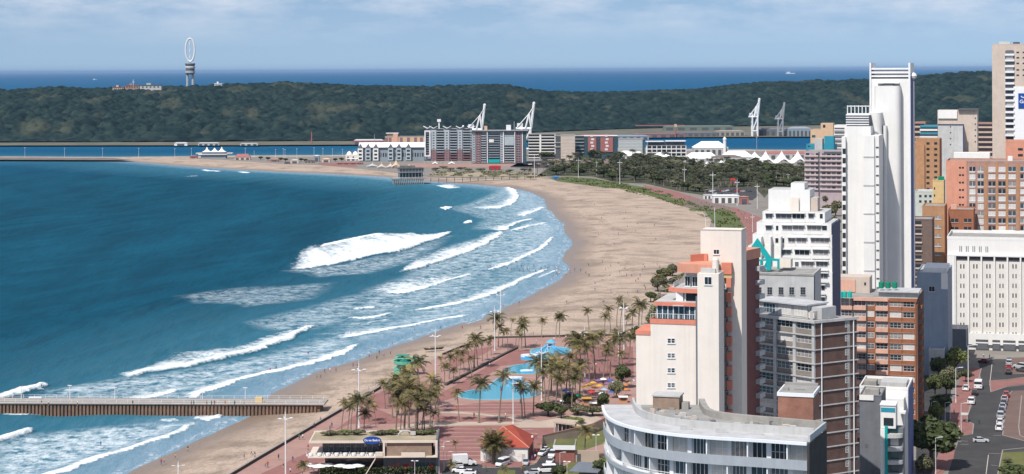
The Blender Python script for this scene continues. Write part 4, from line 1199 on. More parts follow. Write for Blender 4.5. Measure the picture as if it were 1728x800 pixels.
# ---- shaded block behind the terracotta one
root, f, W, H = simple('blue_grey_shaded_block', 'plain blue grey block standing in the shadow of the white tower', 1546, 1599, 462, 648, 28, mat('shade_darkened_blue_grey', (.27, .33, .40), .8, .07, .3, streak=.25), ROOFL, parapet=.5)  # blue grey set darker to carry the tower's shadow in the colour
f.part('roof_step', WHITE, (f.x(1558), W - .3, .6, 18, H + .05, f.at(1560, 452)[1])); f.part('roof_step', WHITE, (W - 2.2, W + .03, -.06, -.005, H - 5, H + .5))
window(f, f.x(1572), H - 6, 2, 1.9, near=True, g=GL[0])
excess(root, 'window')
# long low sheds in the alley
root, f, W, H = simple('alley_warehouse', 'long low grey warehouse running down the shaded alley beside the terracotta block', 1566, 1592, 592, 640, 46, LGREY, ROOFL, rz=R(-16), parapet=.5)
for k in range(3): window(f, 1.2 + k * 1.5, H - 3.5, .9, 1.2, g=GL[0])
root, f, W, H = simple('alley_store', 'small white roofed store in the gap right of the terracotta block', 1560, 1574, 566, 690, 14, WHITE, LGREY, parapet=.3)
window(f, 1.4, H - 2.5, .9, 1.2, g=GL[0])

# ---- rust brick pair and louvred block
root, f, W, H = simple('rust_brick_tower', 'rust orange brick block with small windows up its middle beside the white tower', 1556, 1594, 349, 745, 16, ORANGE, ROOFG, parapet=.5)
winrow(f, (1583,), [367 + 15.3 * k for k in range(8)], 10, 5, 745, g=GL[4], fr=WHITE2)
f.part('side_wall', BROWNO, (W + .06, W + .2, 0, 15.8, 2, H))  # browner skin puts the right side's shading into the colour
root, f, W, H = simple('louvred_brown_block', 'dark brown block with white horizontal balcony louvres low beside the white tower', 1538, 1573, 371, 722, 14, mat('umber_render', (.17, .12, .10), .85, .1, .5), ROOFG, parapet=.4)
for k in range(9):
    x0, z = f.at(1542, 380 + 14.5 * k); f.part('louvre_balcony', BEIGE, (x0, f.x(1556), -.5, -.01, z - .3, z + .25)); window(f, (x0 + f.x(1556)) / 2, z + .4, 2.6, 1.2, g=GL[0])
root, f, W, H = simple('rust_brick_block', 'lower rust brown brick block with two wide windows between the orange blocks', 1600, 1643, 355, 757, 16, BROWNO, ROOFG, parapet=.5)
winrow(f, (1611, 1633), (372, 386, 399), 12, 6, 757, g=GL[0], fr=BEIGE)
f.part('plant_room', SALMON, (f.x(1604), f.x(1614), 3, 6, H, H + 2))
# ---- big orange block with grid of windows
root, f, W, H = simple('orange_grid_block', 'wide orange and pink apartment block with a grid of white curtained windows', 1597, 1775, 274, 775, 22, PINKB, ROOFG, parapet=.8)
f.part('orange_end', ORANGE2, (-.1, f.x(1632), -.3, -.01, 2, H + .8))
winrow(f, (1620, 1625), [283 + 12.5 * k for k in range(10)], 3.4, 3, 775, y=-.3, g=GL[0])
for j, (a, c) in enumerate(((1636, 1646), (1650, 1660), (1668, 1680), (1685, 1697), (1702, 1714), (1722, 1733))):
    for k in range(10):
        x, z = f.at((a + c) / 2, 288 + 12.5 * k)
        window(f, x, z - .2, (c - a) * .235, 1.75, near=False, g=random.choices(GL, (3, 1, 6, 2, 1, 0))[0], fr=WHITE2)
        f.part('spandrel', BEIGE if j < 2 else PINKB, (f.x(a), f.x(c), -.2, -.01, z - 1.1, z - .5))
for p in (1664, 1682.5, 1699.5, 1718): f.part('brick_pier', ORANGE, (f.x(p) - .5, f.x(p) + .5, -.22, -.005, 2, H))
for k in range(8): x, z = f.at(1634, 292 + 25 * k)
f.part('white_podium_room', WHITE, (f.x(1674), f.x(1712), -3.5, -.4, 2, f.at(1690, 388)[1])); 
for k in range(6): f.part('podium_window', DGREY, (f.x(1678) + k * 1.5, f.x(1678) + k * 1.5 + .7, -3.6, -3.51, f.at(1690, 396)[1], f.at(1690, 391.5)[1]))
f.part('plant_room', WHITE, (f.x(1701), f.x(1709), 2, 5, H, H + 2.6))
excess(root, 'window')
root, f, W, H = simple('salmon_tower', 'salmon coloured block rising behind the orange grid block at the right edge', 1697, 1775, 240, 800, 16, ORANGE2, ROOFG, parapet=.6)
winrow(f, (1722,), (252, 262), 8, 4, 800, g=GL[0])
# ---- low houses between
root, f, W, H = simple('pale_green_house', 'pale green grey house with small windows behind the rust brick tower', 1544, 1577, 324, 880, 14, PALEG, ROOFL, parapet=.5)
winrow(f, (1553, 1562, 1570), (331, 340), 4, 4, 880, g=GL[0])
root, f, W, H = simple('ochre_block', 'narrow ochre yellow block with a green roof patch beside the orange grid block', 1574, 1593, 306, 830, 12, YELLOW, TG2, parapet=.5)
winrow(f, (1577,), (318, 330), 2, 4, 830, g=GL[0])
f.part('roof_screen', TG2, (f.x(1583), W, 2, 4, H, H + 2))
root, f, W, H = simple('orange_brick_tower', 'tall orange brick tower with a column of paired windows behind the rust block', 1545, 1586, 236, 1000, 18, ORANGE, ROOFG, parapet=.6)
f.part('lower_bay', ORANGE, (-.2, f.x(1561), -1.2, -.01, 2, f.at(1550, 244)[1])); f.part('side_wall', BROWNO, (W + .06, W + .2, 0, 17.6, 2, H))  # brown skin on the right is painted side shading
winrow(f, (1566, 1579), [242 + 9.6 * k for k in range(12)], 5, 4, 1000, g=GL[0])
# ---- grey stepped complex
root, f, W, H = simple('grey_stepped_complex', 'pale grey stepped office complex with dark capped roof in front of the bluff', 1583, 1626, 211, 1180, 24, LGREY, ROOFG, parapet=.6)
f.part('upper_block', BEIGE, (f.x(1583, 8), f.x(1650, 8), 8, 26, 2, f.at(1583, 186, 8)[1])); f.part('upper_cap', DGREY, (f.x(1618, 8), f.x(1652, 8), 6, 26, f.at(1600, 186, 8)[1], f.at(1600, 184, 8)[1]))
f.part('white_crown', WHITE, (f.x(1584, 7), f.x(1616, 7), 7, 7.9, f.at(1600, 200, 7)[1], f.at(1600, 186, 7)[1]))
f.part('dark_edge', BLUEDK, (W - .1, W + .5, -.3, -.01, 2, H + .6), (0, W, -.3, -.01, H, H + .6))
for k in range(6):
    z = f.at(1560, 212 + 6 * k, 2)[1]; f.part('balcony', WHITE if k % 2 else TEALB, (f.x(1553, 2), f.x(1583, 2), 2, 12, z - 1.0, z)); f.part('balcony_glazing', GL[3], (f.x(1554, 2), f.x(1583, 2), 2.6, 12, z - 2.2, z - 1.0))
winrow(f, (1604,), (214, 224, 234, 244), 2, 2, 1180, g=GL[0]); winrow(f, (1645,), (200, 210, 220, 230, 240), 2, 2, 1180, y=7.9, g=GL[0])
f.part('low_hall', WHITE, (f.x(1612), f.x(1672), -14, -2, 2, f.at(1640, 258, -14)[1])); 
for lab, a, c, y0, Y, n, m in (('pink banded flats between the grey complex and the cream tower', 1650, 1676, 208, 1300, 7, PINKB), ('pink banded flats left of the grey stepped complex', 1543, 1562, 207, 1250, 8, PINKB)):
    root, f, W, H = simple('banded_flats', lab, a, c, y0, Y, 14, m, ROOFG, parapet=.4)
    for k in range(n): f.part('window_band', GL[0], (0.3, W - .3, -.1, -.01, H - 1.9 - 3.4 * k, H - .6 - 3.4 * k)); f.part('floor_band', BEIGE, (-.1, W + .1, -.7, -.01, H - 3.2 - 3.4 * k, H - 2.4 - 3.4 * k))
# ---- tall cream tower with hotel sign
root, f, W, H = simple('cream_high_rise', 'tall cream high rise at the right edge with a blue hotel sign', 1675, 1790, 76, 985, 24, BEIGE, ROOFL, parapet=.5)
xa, xb = f.x(1697.5), f.x(1713)
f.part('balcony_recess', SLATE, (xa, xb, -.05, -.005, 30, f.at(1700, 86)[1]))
for k in range(19):
    z = f.at(1700, 93 + 9.7 * k)[1]
    f.part('balcony', WHITE2, (xa, xb, -1.1, -.06, z - .3, z + .75)); window(f, (xa + xb) / 2, z + 1.0, 3.6, 1.5, y=-.05, g=random.choice([GL[0], GL[0], GL[3], GL[2]]))
winrow(f, (1717.5, 1728), [88.5, 97.5, 107, 118, 127], 4.5, 2.6, 985, g=GL[0])
x0 = f.x(1711.5); z0 = f.at(1712, 238)[1]; z1 = f.at(1712, 146)[1]
f.part('white_panel', WHITE2, (x0, x0 + 14, -.5, -.06, z0, z1))
f.part('penthouse', PALEG, (f.x(1687), f.x(1706), 2, 8, H + .06, H + 1.8)); f.part('penthouse', DGREY, (f.x(1711), f.x(1722), 2, 8, H + .06, H + 1.5))
def text_mesh(s, size, depth, m, name='lettering', bold=0.0, align='CENTER'):
    cu = bpy.data.curves.new('lettering', 'FONT'); cu.body = s; cu.size = size; cu.extrude = depth; cu.align_x = align; cu.align_y = 'CENTER'; cu.offset = bold
    o = bpy.data.objects.new('lettering', cu); COL.objects.link(o)
    dg = bpy.context.evaluated_depsgraph_get(); me = bpy.data.meshes.new_from_object(o.evaluated_get(dg)); bpy.data.objects.remove(o)
    me.materials.clear(); me.materials.append(m); return me
sx, sz0 = f.at(1718.5, 183); sz1 = f.at(1718.5, 157.5)[1]
LW = 16.5
sg = f.part('sign_board', SIGNB, (sx, sx + LW, -.8, -.51, sz0, sz1))
t = link('lettering', text_mesh('Garden', 2.5, .05, WHITE2, bold=.04, align='LEFT'), sg); t.location = f.P(sx + .6, -.86, (sz0 + sz1) / 2 - .4); t.rotation_euler = (R(90), 0, f.a)
t = link('lettering', text_mesh('Court', 2.5, .05, WHITE2, bold=.04, align='LEFT'), sg); t.location = f.P(sx + .6 + 9.2, -.86, (sz0 + sz1) / 2 - .4); t.rotation_euler = (R(90), 0, f.a)
b = MB()
for k in range(5):
    w = R(200 + k * 32); x = sx + 2.6 + 1.1 * math.cos(w) ; z = sz1 - 1.3 + .9 * math.sin(w); f.box(b, x - .28, x + .28, -.88, -.81, z - .2, z + .25)
b.obj('crest', WHITE2, sg)

# ---- white and teal building low right of the brown gable
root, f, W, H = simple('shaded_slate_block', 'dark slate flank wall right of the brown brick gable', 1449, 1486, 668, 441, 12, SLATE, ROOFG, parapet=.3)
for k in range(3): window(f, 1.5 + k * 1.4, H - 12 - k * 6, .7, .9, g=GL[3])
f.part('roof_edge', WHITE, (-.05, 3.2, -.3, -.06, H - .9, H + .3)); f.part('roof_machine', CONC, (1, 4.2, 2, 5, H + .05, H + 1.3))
root, f, W, H = simple('white_stepped_block', 'white stepped block with cluttered grey roof below the terracotta building', 1449, 1531, 655, 478, 16, WHITE, ROOFG, parapet=.7)
f.part('roof_house', CONC, (1, 4, 1.5, 6, H + .05, H + 1.6)); f.part('roof_band', LGREY, (f.x(1484), W - .5, 1.5, 9, H + .06, H + 1.5))
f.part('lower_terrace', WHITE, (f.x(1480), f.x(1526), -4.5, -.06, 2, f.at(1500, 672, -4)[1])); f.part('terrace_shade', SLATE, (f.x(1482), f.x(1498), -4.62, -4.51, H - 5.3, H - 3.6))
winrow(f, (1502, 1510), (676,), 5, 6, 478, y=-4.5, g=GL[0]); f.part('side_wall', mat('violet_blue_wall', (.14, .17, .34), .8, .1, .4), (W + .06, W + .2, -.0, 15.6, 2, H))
f.part('canopy', WHITE2, (f.x(1517, -6), f.x(1527, -6), -7, -4.6, f.at(1517, 697, -6)[1], f.at(1517, 694, -6)[1]))
root = building('teal_curved_block', 'narrow white block with curved grey balconies and a teal corner strip', 1484, 700, 432, 'apartment block')
f = Face(1484, 432, GRID, root)
zt = f.at(1490, 684)[1]
f.part('top_box', WHITE, (0, 3.4, 0, 5, zt - 5.2, zt)); f.part('top_box_slab', WHITE2, (-.15, 3.5, -.2, 5, zt, zt + .25)); f.part('top_box_recess', GL[0], (.7, 2.9, -.06, -.005, zt - 4.6, zt - 2.8)); f.part('top_box_band', TEALB, (.1, 3.3, -.07, -.006, zt - 1.5, zt - .5))
f.part('wall', WHITE, (0, 1.0, -.6, 5, 2, zt - 5.3)); f.part('teal_strip', TEAL, (1.01, 1.6, -.9, 4, 2, zt - 4.6)); f.part('rear_wall', SLATE, (1.61, 5.0, 1.2, 5, 2, zt - 5.3))
for k in range(8):
    z = zt - 6.4 - 3 * k
    q = [(1.62, 1.1)] + [(1.62 + 3.3 * math.sin(w), 1.1 - 1.9 * math.cos(w)) for w in [i * math.pi / 16 for i in range(9)]]
    prismF(f, q, z - .9, z, LGREY, 'balcony'); 
    window(f, 3.0, z + .1, 1.8, 1.6, y=1.2, g=GL[random.choice([1, 2, 5])])
# ---- mauve banded hotel and its neighbours
root, f, W, H = simple('mauve_banded_hotel', 'mauve pink hotel slab with horizontal balcony bands left of the white tower', 1358, 1436, 256, 1420, 26, MAUVE, ROOFG, parapet=.5)
for k in range(8):
    z = H - 1.4 - 3.55 * k
    f.part('balcony', mat('pale_mauve', (.52, .43, .43), .8, .05, .4), (f.x(1384), W + .1, -1.4, -.01, z - 2.2, z - 1.2)); f.part('balcony', mat('pale_mauve', (.5, .4, .4)), (-.1, f.x(1381.5), -1.2, -.01, z - 2.2, z - 1.2))
    for j in range(9): window(f, 2.2 + j * 3.7 + (.9 if j > 2 else 0), z - 1.1, 2.6, 1.5, g=random.choice([GL[0], GL[3], GL[4]]))
f.part('light_slot', DGREY, (f.x(1381.6), f.x(1383.8), -.2, -.02, 2, H)); f.part('crown_band', DGREY, (f.x(1391), W, -.5, -.01, H - 1.5, H + .2))
excess(root, 'window')
root, f, W, H = simple('teal_and_grey_house', 'teal blue and grey stepped roof building right behind the mauve hotel', 1361, 1409, 244, 1500, 18, TEALB, ROOFG, parapet=.4)
f.part('grey_shaft', LGREY, (f.x(1376), f.x(1389), -2, 8, 2, f.at(1380, 234)[1])); f.part('teal_shaft', TEALB, (f.x(1392), f.x(1408), -1, 8, 2, f.at(1400, 230)[1])); winrow(f, (1365, 1399), (247,), 4, 2, 1500, g=GL[0])
root, f, W, H = simple('peach_hotel', 'peach coloured block against the bluff left of the white tower', 1368, 1409, 219, 1750, 18, PEACH, ROOFG, parapet=.4)
f.part('upper_block', PEACH, (f.x(1386), f.x(1407), -1, 12, 2, f.at(1390, 208)[1])); winrow(f, (1391,), (213,), 4, 5, 1750, y=-1, g=GL[0]); winrow(f, (1373,), (230,), 6, 4, 1750, g=GL[5])
root, f, W, H = simple('white_banded_flats', 'white and grey banded flats squeezed between the peach block and the white tower', 1408, 1432, 212, 1650, 16, WHITE, ROOFG, parapet=.5)
for k in range(8): f.part('window_band', DGREY, (.3, W, -.1, -.01, H - 3.2 - 3.9 * k, H - 1.8 - 3.9 * k)); f.part('balcony', WHITE, (0, W, -1.2, -.02, H - 4.1 - 3.9 * k, H - 3.3 - 3.9 * k))
# ================================================================== PAVING, ROADS, LAWNS
def sheet(name, pts, m, z, kind='structure', z0=2.0):
    b = MB(); q = [tuple(G(x, y, 2.0)[:2]) for x, y in pts]
    a = sum(q[i][0] * q[(i + 1) % len(q)][1] - q[(i + 1) % len(q)][0] * q[i][1] for i in range(len(q)))
    if a < 0: q = q[::-1]
    b.face([(x, y, 2.0 + z) for x, y in q]); o = b.obj(name, m)
    # triangulate cleanly so that concave outlines fill correctly
    import bmesh
    bm = bmesh.new(); bm.from_mesh(o.data); bmesh.ops.triangulate(bm, faces=bm.faces[:], ngon_method='EAR_CLIP'); bm.to_mesh(o.data); bm.free()
    return tag(o, kind=kind)
URB = mat('town_ground', (.25, .225, .20), .95, .2, .05, col2=(.17, .16, .145), bump=.2)
ASPH = mat('asphalt', (.066, .064, .064), .9, .12, .12, col2=(.042, .042, .044))
BRKP = mat('red_brick_paving', (.28, .135, .12), .9, .12, .25, col2=(.22, .105, .095))
PINKP = mat('pink_paving', (.36, .225, .19), .9, .1, .2, col2=(.29, .175, .15))
SANDP = mat('sandstone_paving', (.46, .37, .30), .9, .1, .25)
LAWN = mat('lawn', (.085, .115, .035), .95, .2, .25, col2=(.16, .14, .055), bump=.4)
DUNEG = mat('dune_scrub', (.055, .095, .025), .95, .3, .3, col2=(.13, .135, .06), bump=.8)
DUNEB = mat('dune_grass', (.20, .18, .11), .95, .3, .12, col2=(.42, .34, .25), bump=.8)
POOLW = glass('paddling_pool_water', (.02, .30, .42), .15)
KERB = mat('kerb_concrete', (.30, .27, .25), .9, .08, .5)
WALLD = mat('dark_stone_wall', (.10, .085, .075), .9, .15, .6)
sheet('town_ground', [(1072, 566), (1104, 562), (1120, 510), (1150, 470), (1190, 415), (1200, 372), (1185, 357), (1150, 346), (1100, 330), (1040, 313), (985, 306), (935, 302), (905, 300), (860, 303), (800, 301), (720, 297), (660, 291),
                      (600, 284), (540, 279), (470, 276.5), (400, 271.5), (330, 267.5), (420, 265), (600, 263.5), (625, 254), (1120, 252), (1155, 254.5), (1490, 255), (1700, 264), (1900, 300), (2400, 500), (2400, 1100), (1000, 1100), (1000, 800), (1040, 700), (1072, 640)], URB, .02)
sheet('promenade', [(375, 812), (440, 773), (568, 698), (648, 652), (700, 622), (747, 599), (779, 586), (835, 571), (965, 568), (1072, 566), (1090, 640), (1060, 700), (1040, 760), (1035, 860), (340, 860)], PINKP, .04)
# darker brick panels in the paving
BR = [[(620, 683), (660, 700), (690, 714), (650, 716), (590, 716), (560, 730), (600, 700)], [(745, 720), (905, 718), (960, 722), (1010, 735), (920, 745), (905, 775), (740, 778), (700, 800), (690, 750)],
      [(735, 688), (830, 678), (940, 680), (935, 690), (880, 700), (830, 697), (740, 692)], [(720, 700), (830, 706), (880, 708), (870, 712), (740, 714)], [(440, 800), (560, 745), (640, 735), (520, 790), (480, 820)],
      [(760, 655), (845, 606), (870, 590), (900, 592), (880, 608), (905, 612), (845, 618), (800, 650), (860, 660), (765, 672), (735, 680), (735, 668)], [(975, 585), (1068, 585), (1070, 640), (1000, 650), (940, 640), (950, 620)],
      [(600, 680), (640, 662), (700, 640), (742, 655), (700, 690), (640, 690)], [(770, 600), (800, 590), (836, 584), (820, 596), (770, 620), (745, 622)]]
for i, p in enumerate(BR): sheet('brick_paving', p, BRKP, .044 + .004 * (i % 2))
WL = mat('white_line', (.55, .50, .46), .8, .1, 1)
def strip(name, pts, w, m, z, h=0.0, closed=False):
    """a painted line or a kerb following a path on the ground"""
    q = [Vector(G(x, y, 2.0)[:2]) for x, y in pts]; b = MB()
    if closed: q.append(q[0])
    for a, c in zip(q, q[1:]):
        d = (c - a).normalized(); n = Vector((-d.y, d.x)) * w / 2
        p = [a + n, a - n, c - n, c + n]
        if h: b.prism([(v.x, v.y) for v in p], 2 + z - h, 2 + z)
        else: b.face([(v.x, v.y, 2 + z) for v in p])
    o = b.obj(name, m)
    return o
for k in range(9):
    y0 = 724 + 6.5 * k
    tag(strip('paving_line', [(748 - k * 4, y0), (835 - k * 3, y0 - .6)] if k > 2 else [(750, y0), (900 + 8 * k, y0 + 1)], .28, WL, .056), kind='structure')
for y0 in (684, 689, 695): tag(strip('paving_line', [(740, y0), (930, y0 - 2)], .28, WL, .056), kind='structure')
sheet('sand_path', [(690, 716), (745, 712), (900, 712), (990, 716), (1060, 730), (1000, 722), (905, 716), (740, 719), (660, 725)], SANDP, .06)
sheet('sand_path', [(736, 693), (800, 697), (880, 706), (930, 716), (900, 716), (850, 705), (790, 699), (736, 697)], SANDP, .064)
sheet('sand_path', [(846, 722), (930, 708), (1020, 690), (1060, 692), (1000, 700), (1035, 715), (960, 745), (920, 745), (990, 720), (930, 722)], SANDP, .068)
sheet('far_bank', [(-300, 246.2), (0, 245.5), (400, 245), (600, 244), (760, 241), (900, 237), (1050, 233), (1160, 231.5), (1400, 230.5), (1450, 230), (2000, 229), (2000, 203), (1400, 203), (900, 214), (600, 226), (0, 230), (-300, 230)], mat('far_bank_scrub', (.085, .09, .065), .95, .3, .02, col2=(.16, .15, .12)), .03)
sheet('grove_floor', [(905, 298), (925, 283), (975, 276), (1050, 268), (1140, 270), (1180, 280), (1240, 280), (1300, 283), (1375, 285), (1375, 325), (1300, 322), (1290, 334), (1277, 320), (1190, 317), (1190, 330), (1150, 324), (1090, 310), (1040, 308), (1000, 298), (960, 297)], mat('grove_grass', (.032, .040, .020), .95, .3, .05, col2=(.085, .085, .05)), .05)
sheet('breakwater_path', [(-300, 265.6), (0, 265.6), (190, 266.4), (228, 270.4), (190, 270.2), (0, 269.6), (-300, 269.2)], mat('breakwater_concrete', (.20, .17, .15), .9, .2, .05), .05)
# low walls along the beach and beside the pools
def wall(name, label, pts, w, h, m, top=None):
    q = [Vector(G(x, y, 2.0)[:2]) for x, y in pts]; t = thing(name, label, 'wall', (q[0].x, q[0].y, 2)); n_ = len(q)
    for a, c in zip(q, q[1:]):
        d = (c - a).normalized(); n = Vector((-d.y, d.x)) * w / 2
        P = [a + n - q[0], a - n - q[0], c - n - q[0], c + n - q[0]]
        MB().prism([tuple(v) for v in P], 0, h).obj('wall_run', m, t)
        if top:
            n = n * 1.25; P = [a + n - q[0], a - n - q[0], c - n - q[0], c + n - q[0]]; MB().prism([tuple(v) for v in P], h + .001, h + .1).obj('coping', top, t)
    return t
wall('beach_wall', 'long low dark wall between the sand and the pink promenade', [(375, 812), (440, 773), (568, 698), (648, 652), (666, 640)], .5, .8, WALLD, KERB)
wall('beach_wall', 'low dark wall behind the green lifeguard tower palms', [(747, 599), (779, 586), (835, 571), (965, 568), (1072, 566)], .5, .7, WALLD, KERB)
wall('planter_wall', 'low dark diagonal wall beside the paddling pools', [(752, 651), (800, 626), (845, 602), (873, 588)], .9, .7, WALLD)
# paddling pools
def pool(name, label, pts):
    t = thing(name, label, 'paddling pool', G(*pts[0]))
    q = [G(x, y, 2.0) for x, y in pts]
    for _ in range(2):
        n_ = []
        for i in range(len(q)): a, b_ = q[i], q[(i + 1) % len(q)]; n_ += [a * .75 + b_ * .25, a * .25 + b_ * .75]
        q = n_
    o = q[0] * 0 + G(*pts[0]); c = sum(q, Vector((0, 0, 0))) / len(q)
    b = MB(); b.prism([((v - o).x, (v - o).y) for v in q], .03, .09); b.obj('water', POOLW, t)
    b = MB()
    n = len(q)
    for i in range(n):
        a, d = q[i] - o, q[(i + 1) % n] - o; e = (d - a).normalized(); w = Vector((-e.y, e.x, 0)) * .25
        b.prism([((a + w).x, (a + w).y), ((a - w).x, (a - w).y), ((d - w).x, (d - w).y), ((d + w).x, (d + w).y)], .03, .2)
    b.obj('pool_rim', mat('pool_rim_blue', (.22, .50, .60), .6, .1, 1), t); return t
pool('paddling_pool', 'nearest large turquoise paddling pool behind the row of palms', [(766, 667), (790, 660), (822, 655), (838, 640), (852, 634), (878, 642), (905, 655), (912, 668), (880, 674), (830, 675), (785, 674)])
pool('paddling_pool', 'middle turquoise paddling pool with a pale round slide pad', [(850, 623), (868, 617), (895, 614), (900, 606), (880, 604), (888, 598), (925, 600), (930, 612), (914, 630), (880, 632), (852, 630)])
pool('paddling_pool', 'farthest turquoise paddling pool beside the light blue water slides', [(893, 593), (905, 588), (940, 586), (964, 588), (962, 596), (935, 602), (900, 600)])
# slides and water toys
BLUES = mat('light_blue_slide', (.10, .42, .70), .4, .08, 1); WHITES = METAL
t = thing('water_slide', 'light blue water slide tower with curved chutes at the farthest paddling pool', 'water slide', G(930, 600))
L0 = t.location
sc_ = G(930, 600).y / F
def chute(a, c, h0, h1, bend, nm='chute'):
    b = MB(); prev = None
    for k in range(13):
        s = k / 12; x = a + (c - a) * s; z = h0 + (h1 - h0) * s ** 1.3; y = bend * math.sin(s * math.pi)
        p = Vector((x, y, z))
        if prev is not None: b.tube(prev, p, .42, n=8, cap=True)
        prev = p
    b.obj(nm, BLUES, t)
chute(-.5, 6.5, 4.0, .3, -2); chute(-1.0, -6.0, 4.0, .3, -1.5); chute(0, 3.2, 3.8, .3, -3.5); chute(.2, -2.6, 3.6, .3, 3)
b = MB()
for x in (-1.2, 1.2):
    for y in (-1, 1): b.tube((x, y, 0), (x, y, 4.9), .12)
MB().box(-1.4, 1.4, -1.2, 1.2, 3.3, 3.5).obj('platform', WHITES, t)
for x in (-1.2, 1.2):
    for y in (-1, 1): MB().tube((x, y, 0), (x, y, 4.9), .12).obj('post', WHITES, t)
MB().lathe([(2.0, 4.9), (1.0, 5.5), (.1, 6.0)], 12).obj('canopy', BLUES, t)
def toy(label, px, py, w, d, h, arch=False):
    t = thing('water_toy', label, 'water slide', G(px, py)); b = MB(); b.box(-w / 2, w / 2, -d / 2, d / 2, .0, h * .55); b.obj('base', BLUES, t)
    n = 10; b = MB()
    b.prism([(w / 2 * math.cos(k / n * 6.283), d / 2 * math.sin(k / n * 6.283)) for k in range(n)], h * .551, h); b.obj('rim', WHITES, t); MB().box(-w * .3, w * .3, -d * .62, -d * .5, 0, h * .8).obj('step', BLUES, t)
toy('wide blue and white slide block left of the water slide tower', 895, 606, 7.0, 4, 1.7); toy('pale round pad in the middle paddling pool', 889, 627, 4.8, 4, .5); toy('light blue play bridge behind the nearest paddling pool', 868, 644, 6, 3, 1.6)
# green verge, dunes, far brick promenade
sheet('dune_scrub', [(1186, 352), (1215, 350), (1240, 357), (1256, 372), (1257, 386), (1212, 386), (1203, 374)], DUNEG, .05)
sheet('dune_scrub', [(925, 300), (960, 298), (1000, 301), (1050, 310), (1100, 318), (1150, 333), (1188, 350), (1180, 357), (1150, 347), (1105, 333), (1060, 320), (1000, 314), (940, 306)], DUNEG, .055)
sheet('dune_grass', [(722, 296), (740, 290), (800, 290), (860, 290), (920, 294), (925, 300), (880, 302), (800, 300)], DUNEB, .05)
sheet('brick_promenade', [(1085, 312), (1140, 323), (1200, 342), (1245, 352), (1285, 368), (1300, 400), (1275, 430), (1262, 420), (1258, 385), (1240, 360), (1195, 348), (1140, 336), (1095, 322)], BRKP, .06)
sheet('brown_terrace', [(1142, 342), (1165, 336), (1210, 345), (1240, 352), (1225, 356), (1180, 352), (1150, 348)], mat('brown_terrace_paving', (.20, .15, .13), .9, .1, .2), .066)
sheet('car_park', [(1190, 326), (1200, 318), (1275, 318), (1280, 330), (1270, 338), (1200, 338)], ASPH, .07)
sheet('car_park', [(880, 272), (960, 272), (962, 282), (900, 284), (860, 282)], ASPH, .07)
sheet('esplanade_paving', [(690, 276), (900, 276), (900, 281), (700, 283)], PINKP, .07)
sheet('brick_esplanade', [(536, 274.5), (600, 276), (603, 282), (560, 280.5), (538, 278)], BRKP, .05)
# street on the right
sheet('road', [(1575, 900), (1600, 800), (1612, 760), (1628, 716), (1645, 672), (1655, 640), (1652, 612), (1680, 606), (1900, 610), (1900, 900)], ASPH, .04)
sheet('pavement', [(1606, 738), (1641, 732), (1643, 716), (1631, 711), (1638, 682), (1650, 645), (1655, 622), (1640, 620), (1620, 640), (1604, 690)], BRKP, .10)
sheet('pavement', [(1590, 800), (1609, 775), (1613, 752), (1608, 742), (1590, 750), (1570, 800), (1570, 860), (1596, 860)], BRKP, .104)
sheet('traffic_island', [(1670, 643), (1672, 662), (1700, 652), (1735, 648), (1900, 640), (1900, 632), (1735, 636), (1700, 642)], BRKP, .10)
PARKB = mat('brown_paving', (.17, .115, .10), .9, .12, .25)
sheet('parking_bay_paving', [(1697, 690), (1701, 668), (1712, 660), (1900, 650), (1900, 760), (1735, 745), (1692, 735)], PARKB, .10)
sheet('parking_bay_paving', [(1705, 604), (1900, 600), (1900, 630), (1698, 632)], PARKB, .104)
sheet('lawn', [(1690, 764), (1900, 758), (1900, 880), (1676, 880), (1684, 810)], LAWN, .10)
for pts in ([(1608, 738), (1641, 733), (1643, 716), (1631, 711), (1638, 682), (1650, 645), (1656, 622)], [(1670, 643), (1672, 662), (1700, 653), (1735, 649)], [(1670, 643), (1700, 641), (1735, 636)], [(1735, 746), (1692, 735), (1697, 690), (1701, 668), (1709, 660)], [(1735, 742), (1721, 735), (1719, 720), (1724, 668)], [(1732, 756), (1692, 760), (1684, 800), (1678, 860)], [(1735, 631), (1698, 632), (1699, 626)]):
    tag(strip('kerb', pts, .3, KERB, .16, .15), kind='structure')
for pts in ([(1612, 742), (1622, 746)], [(1620, 744), (1633, 745)], [(1621, 750), (1634, 750)], [(1668, 765), (1690, 766)], [(1672, 785), (1684, 786)], [(1670, 650), (1674, 615)], [(1676, 735), (1690, 735)], [(1668, 768), (1664, 800)]):
    tag(strip('road_marking', pts, .18, WL, .048), kind='structure')
# car park and service yard at the bottom centre
sheet('service_road', [(700, 860), (745, 800), (760, 778), (810, 784), (880, 786), (905, 782), (920, 760), (938, 752), (952, 765), (950, 790), (985, 800), (990, 860)], ASPH, .08)
sheet('brick_pavement', [(812, 782), (895, 779), (902, 784), (880, 788), (815, 790)], BRKP, .12)
sheet('lawn', [(905, 750), (975, 722), (1030, 714), (1030, 745), (985, 760), (955, 762)], LAWN, .084)
sheet('lawn', [(840, 794), (870, 794), (866, 830), (835, 830)], LAWN, .12)
sheet('lawn', [(945, 790), (985, 770), (1035, 770), (1035, 860), (940, 860)], LAWN, .09)
sheet('alley_shade_sheet', [(1546, 800), (1546, 600), (1560, 575), (1600, 590), (1606, 640), (1603, 690), (1600, 740), (1585, 760), (1572, 800)], mat('painted_alley_shade', (.06, .06, .06), .9, .2, .2), .108)  # dark sheet painting the alley's shade onto the ground
tag(strip('kerb', [(813, 790), (880, 789), (903, 784)], .25, KERB, .18, .15), kind='structure')

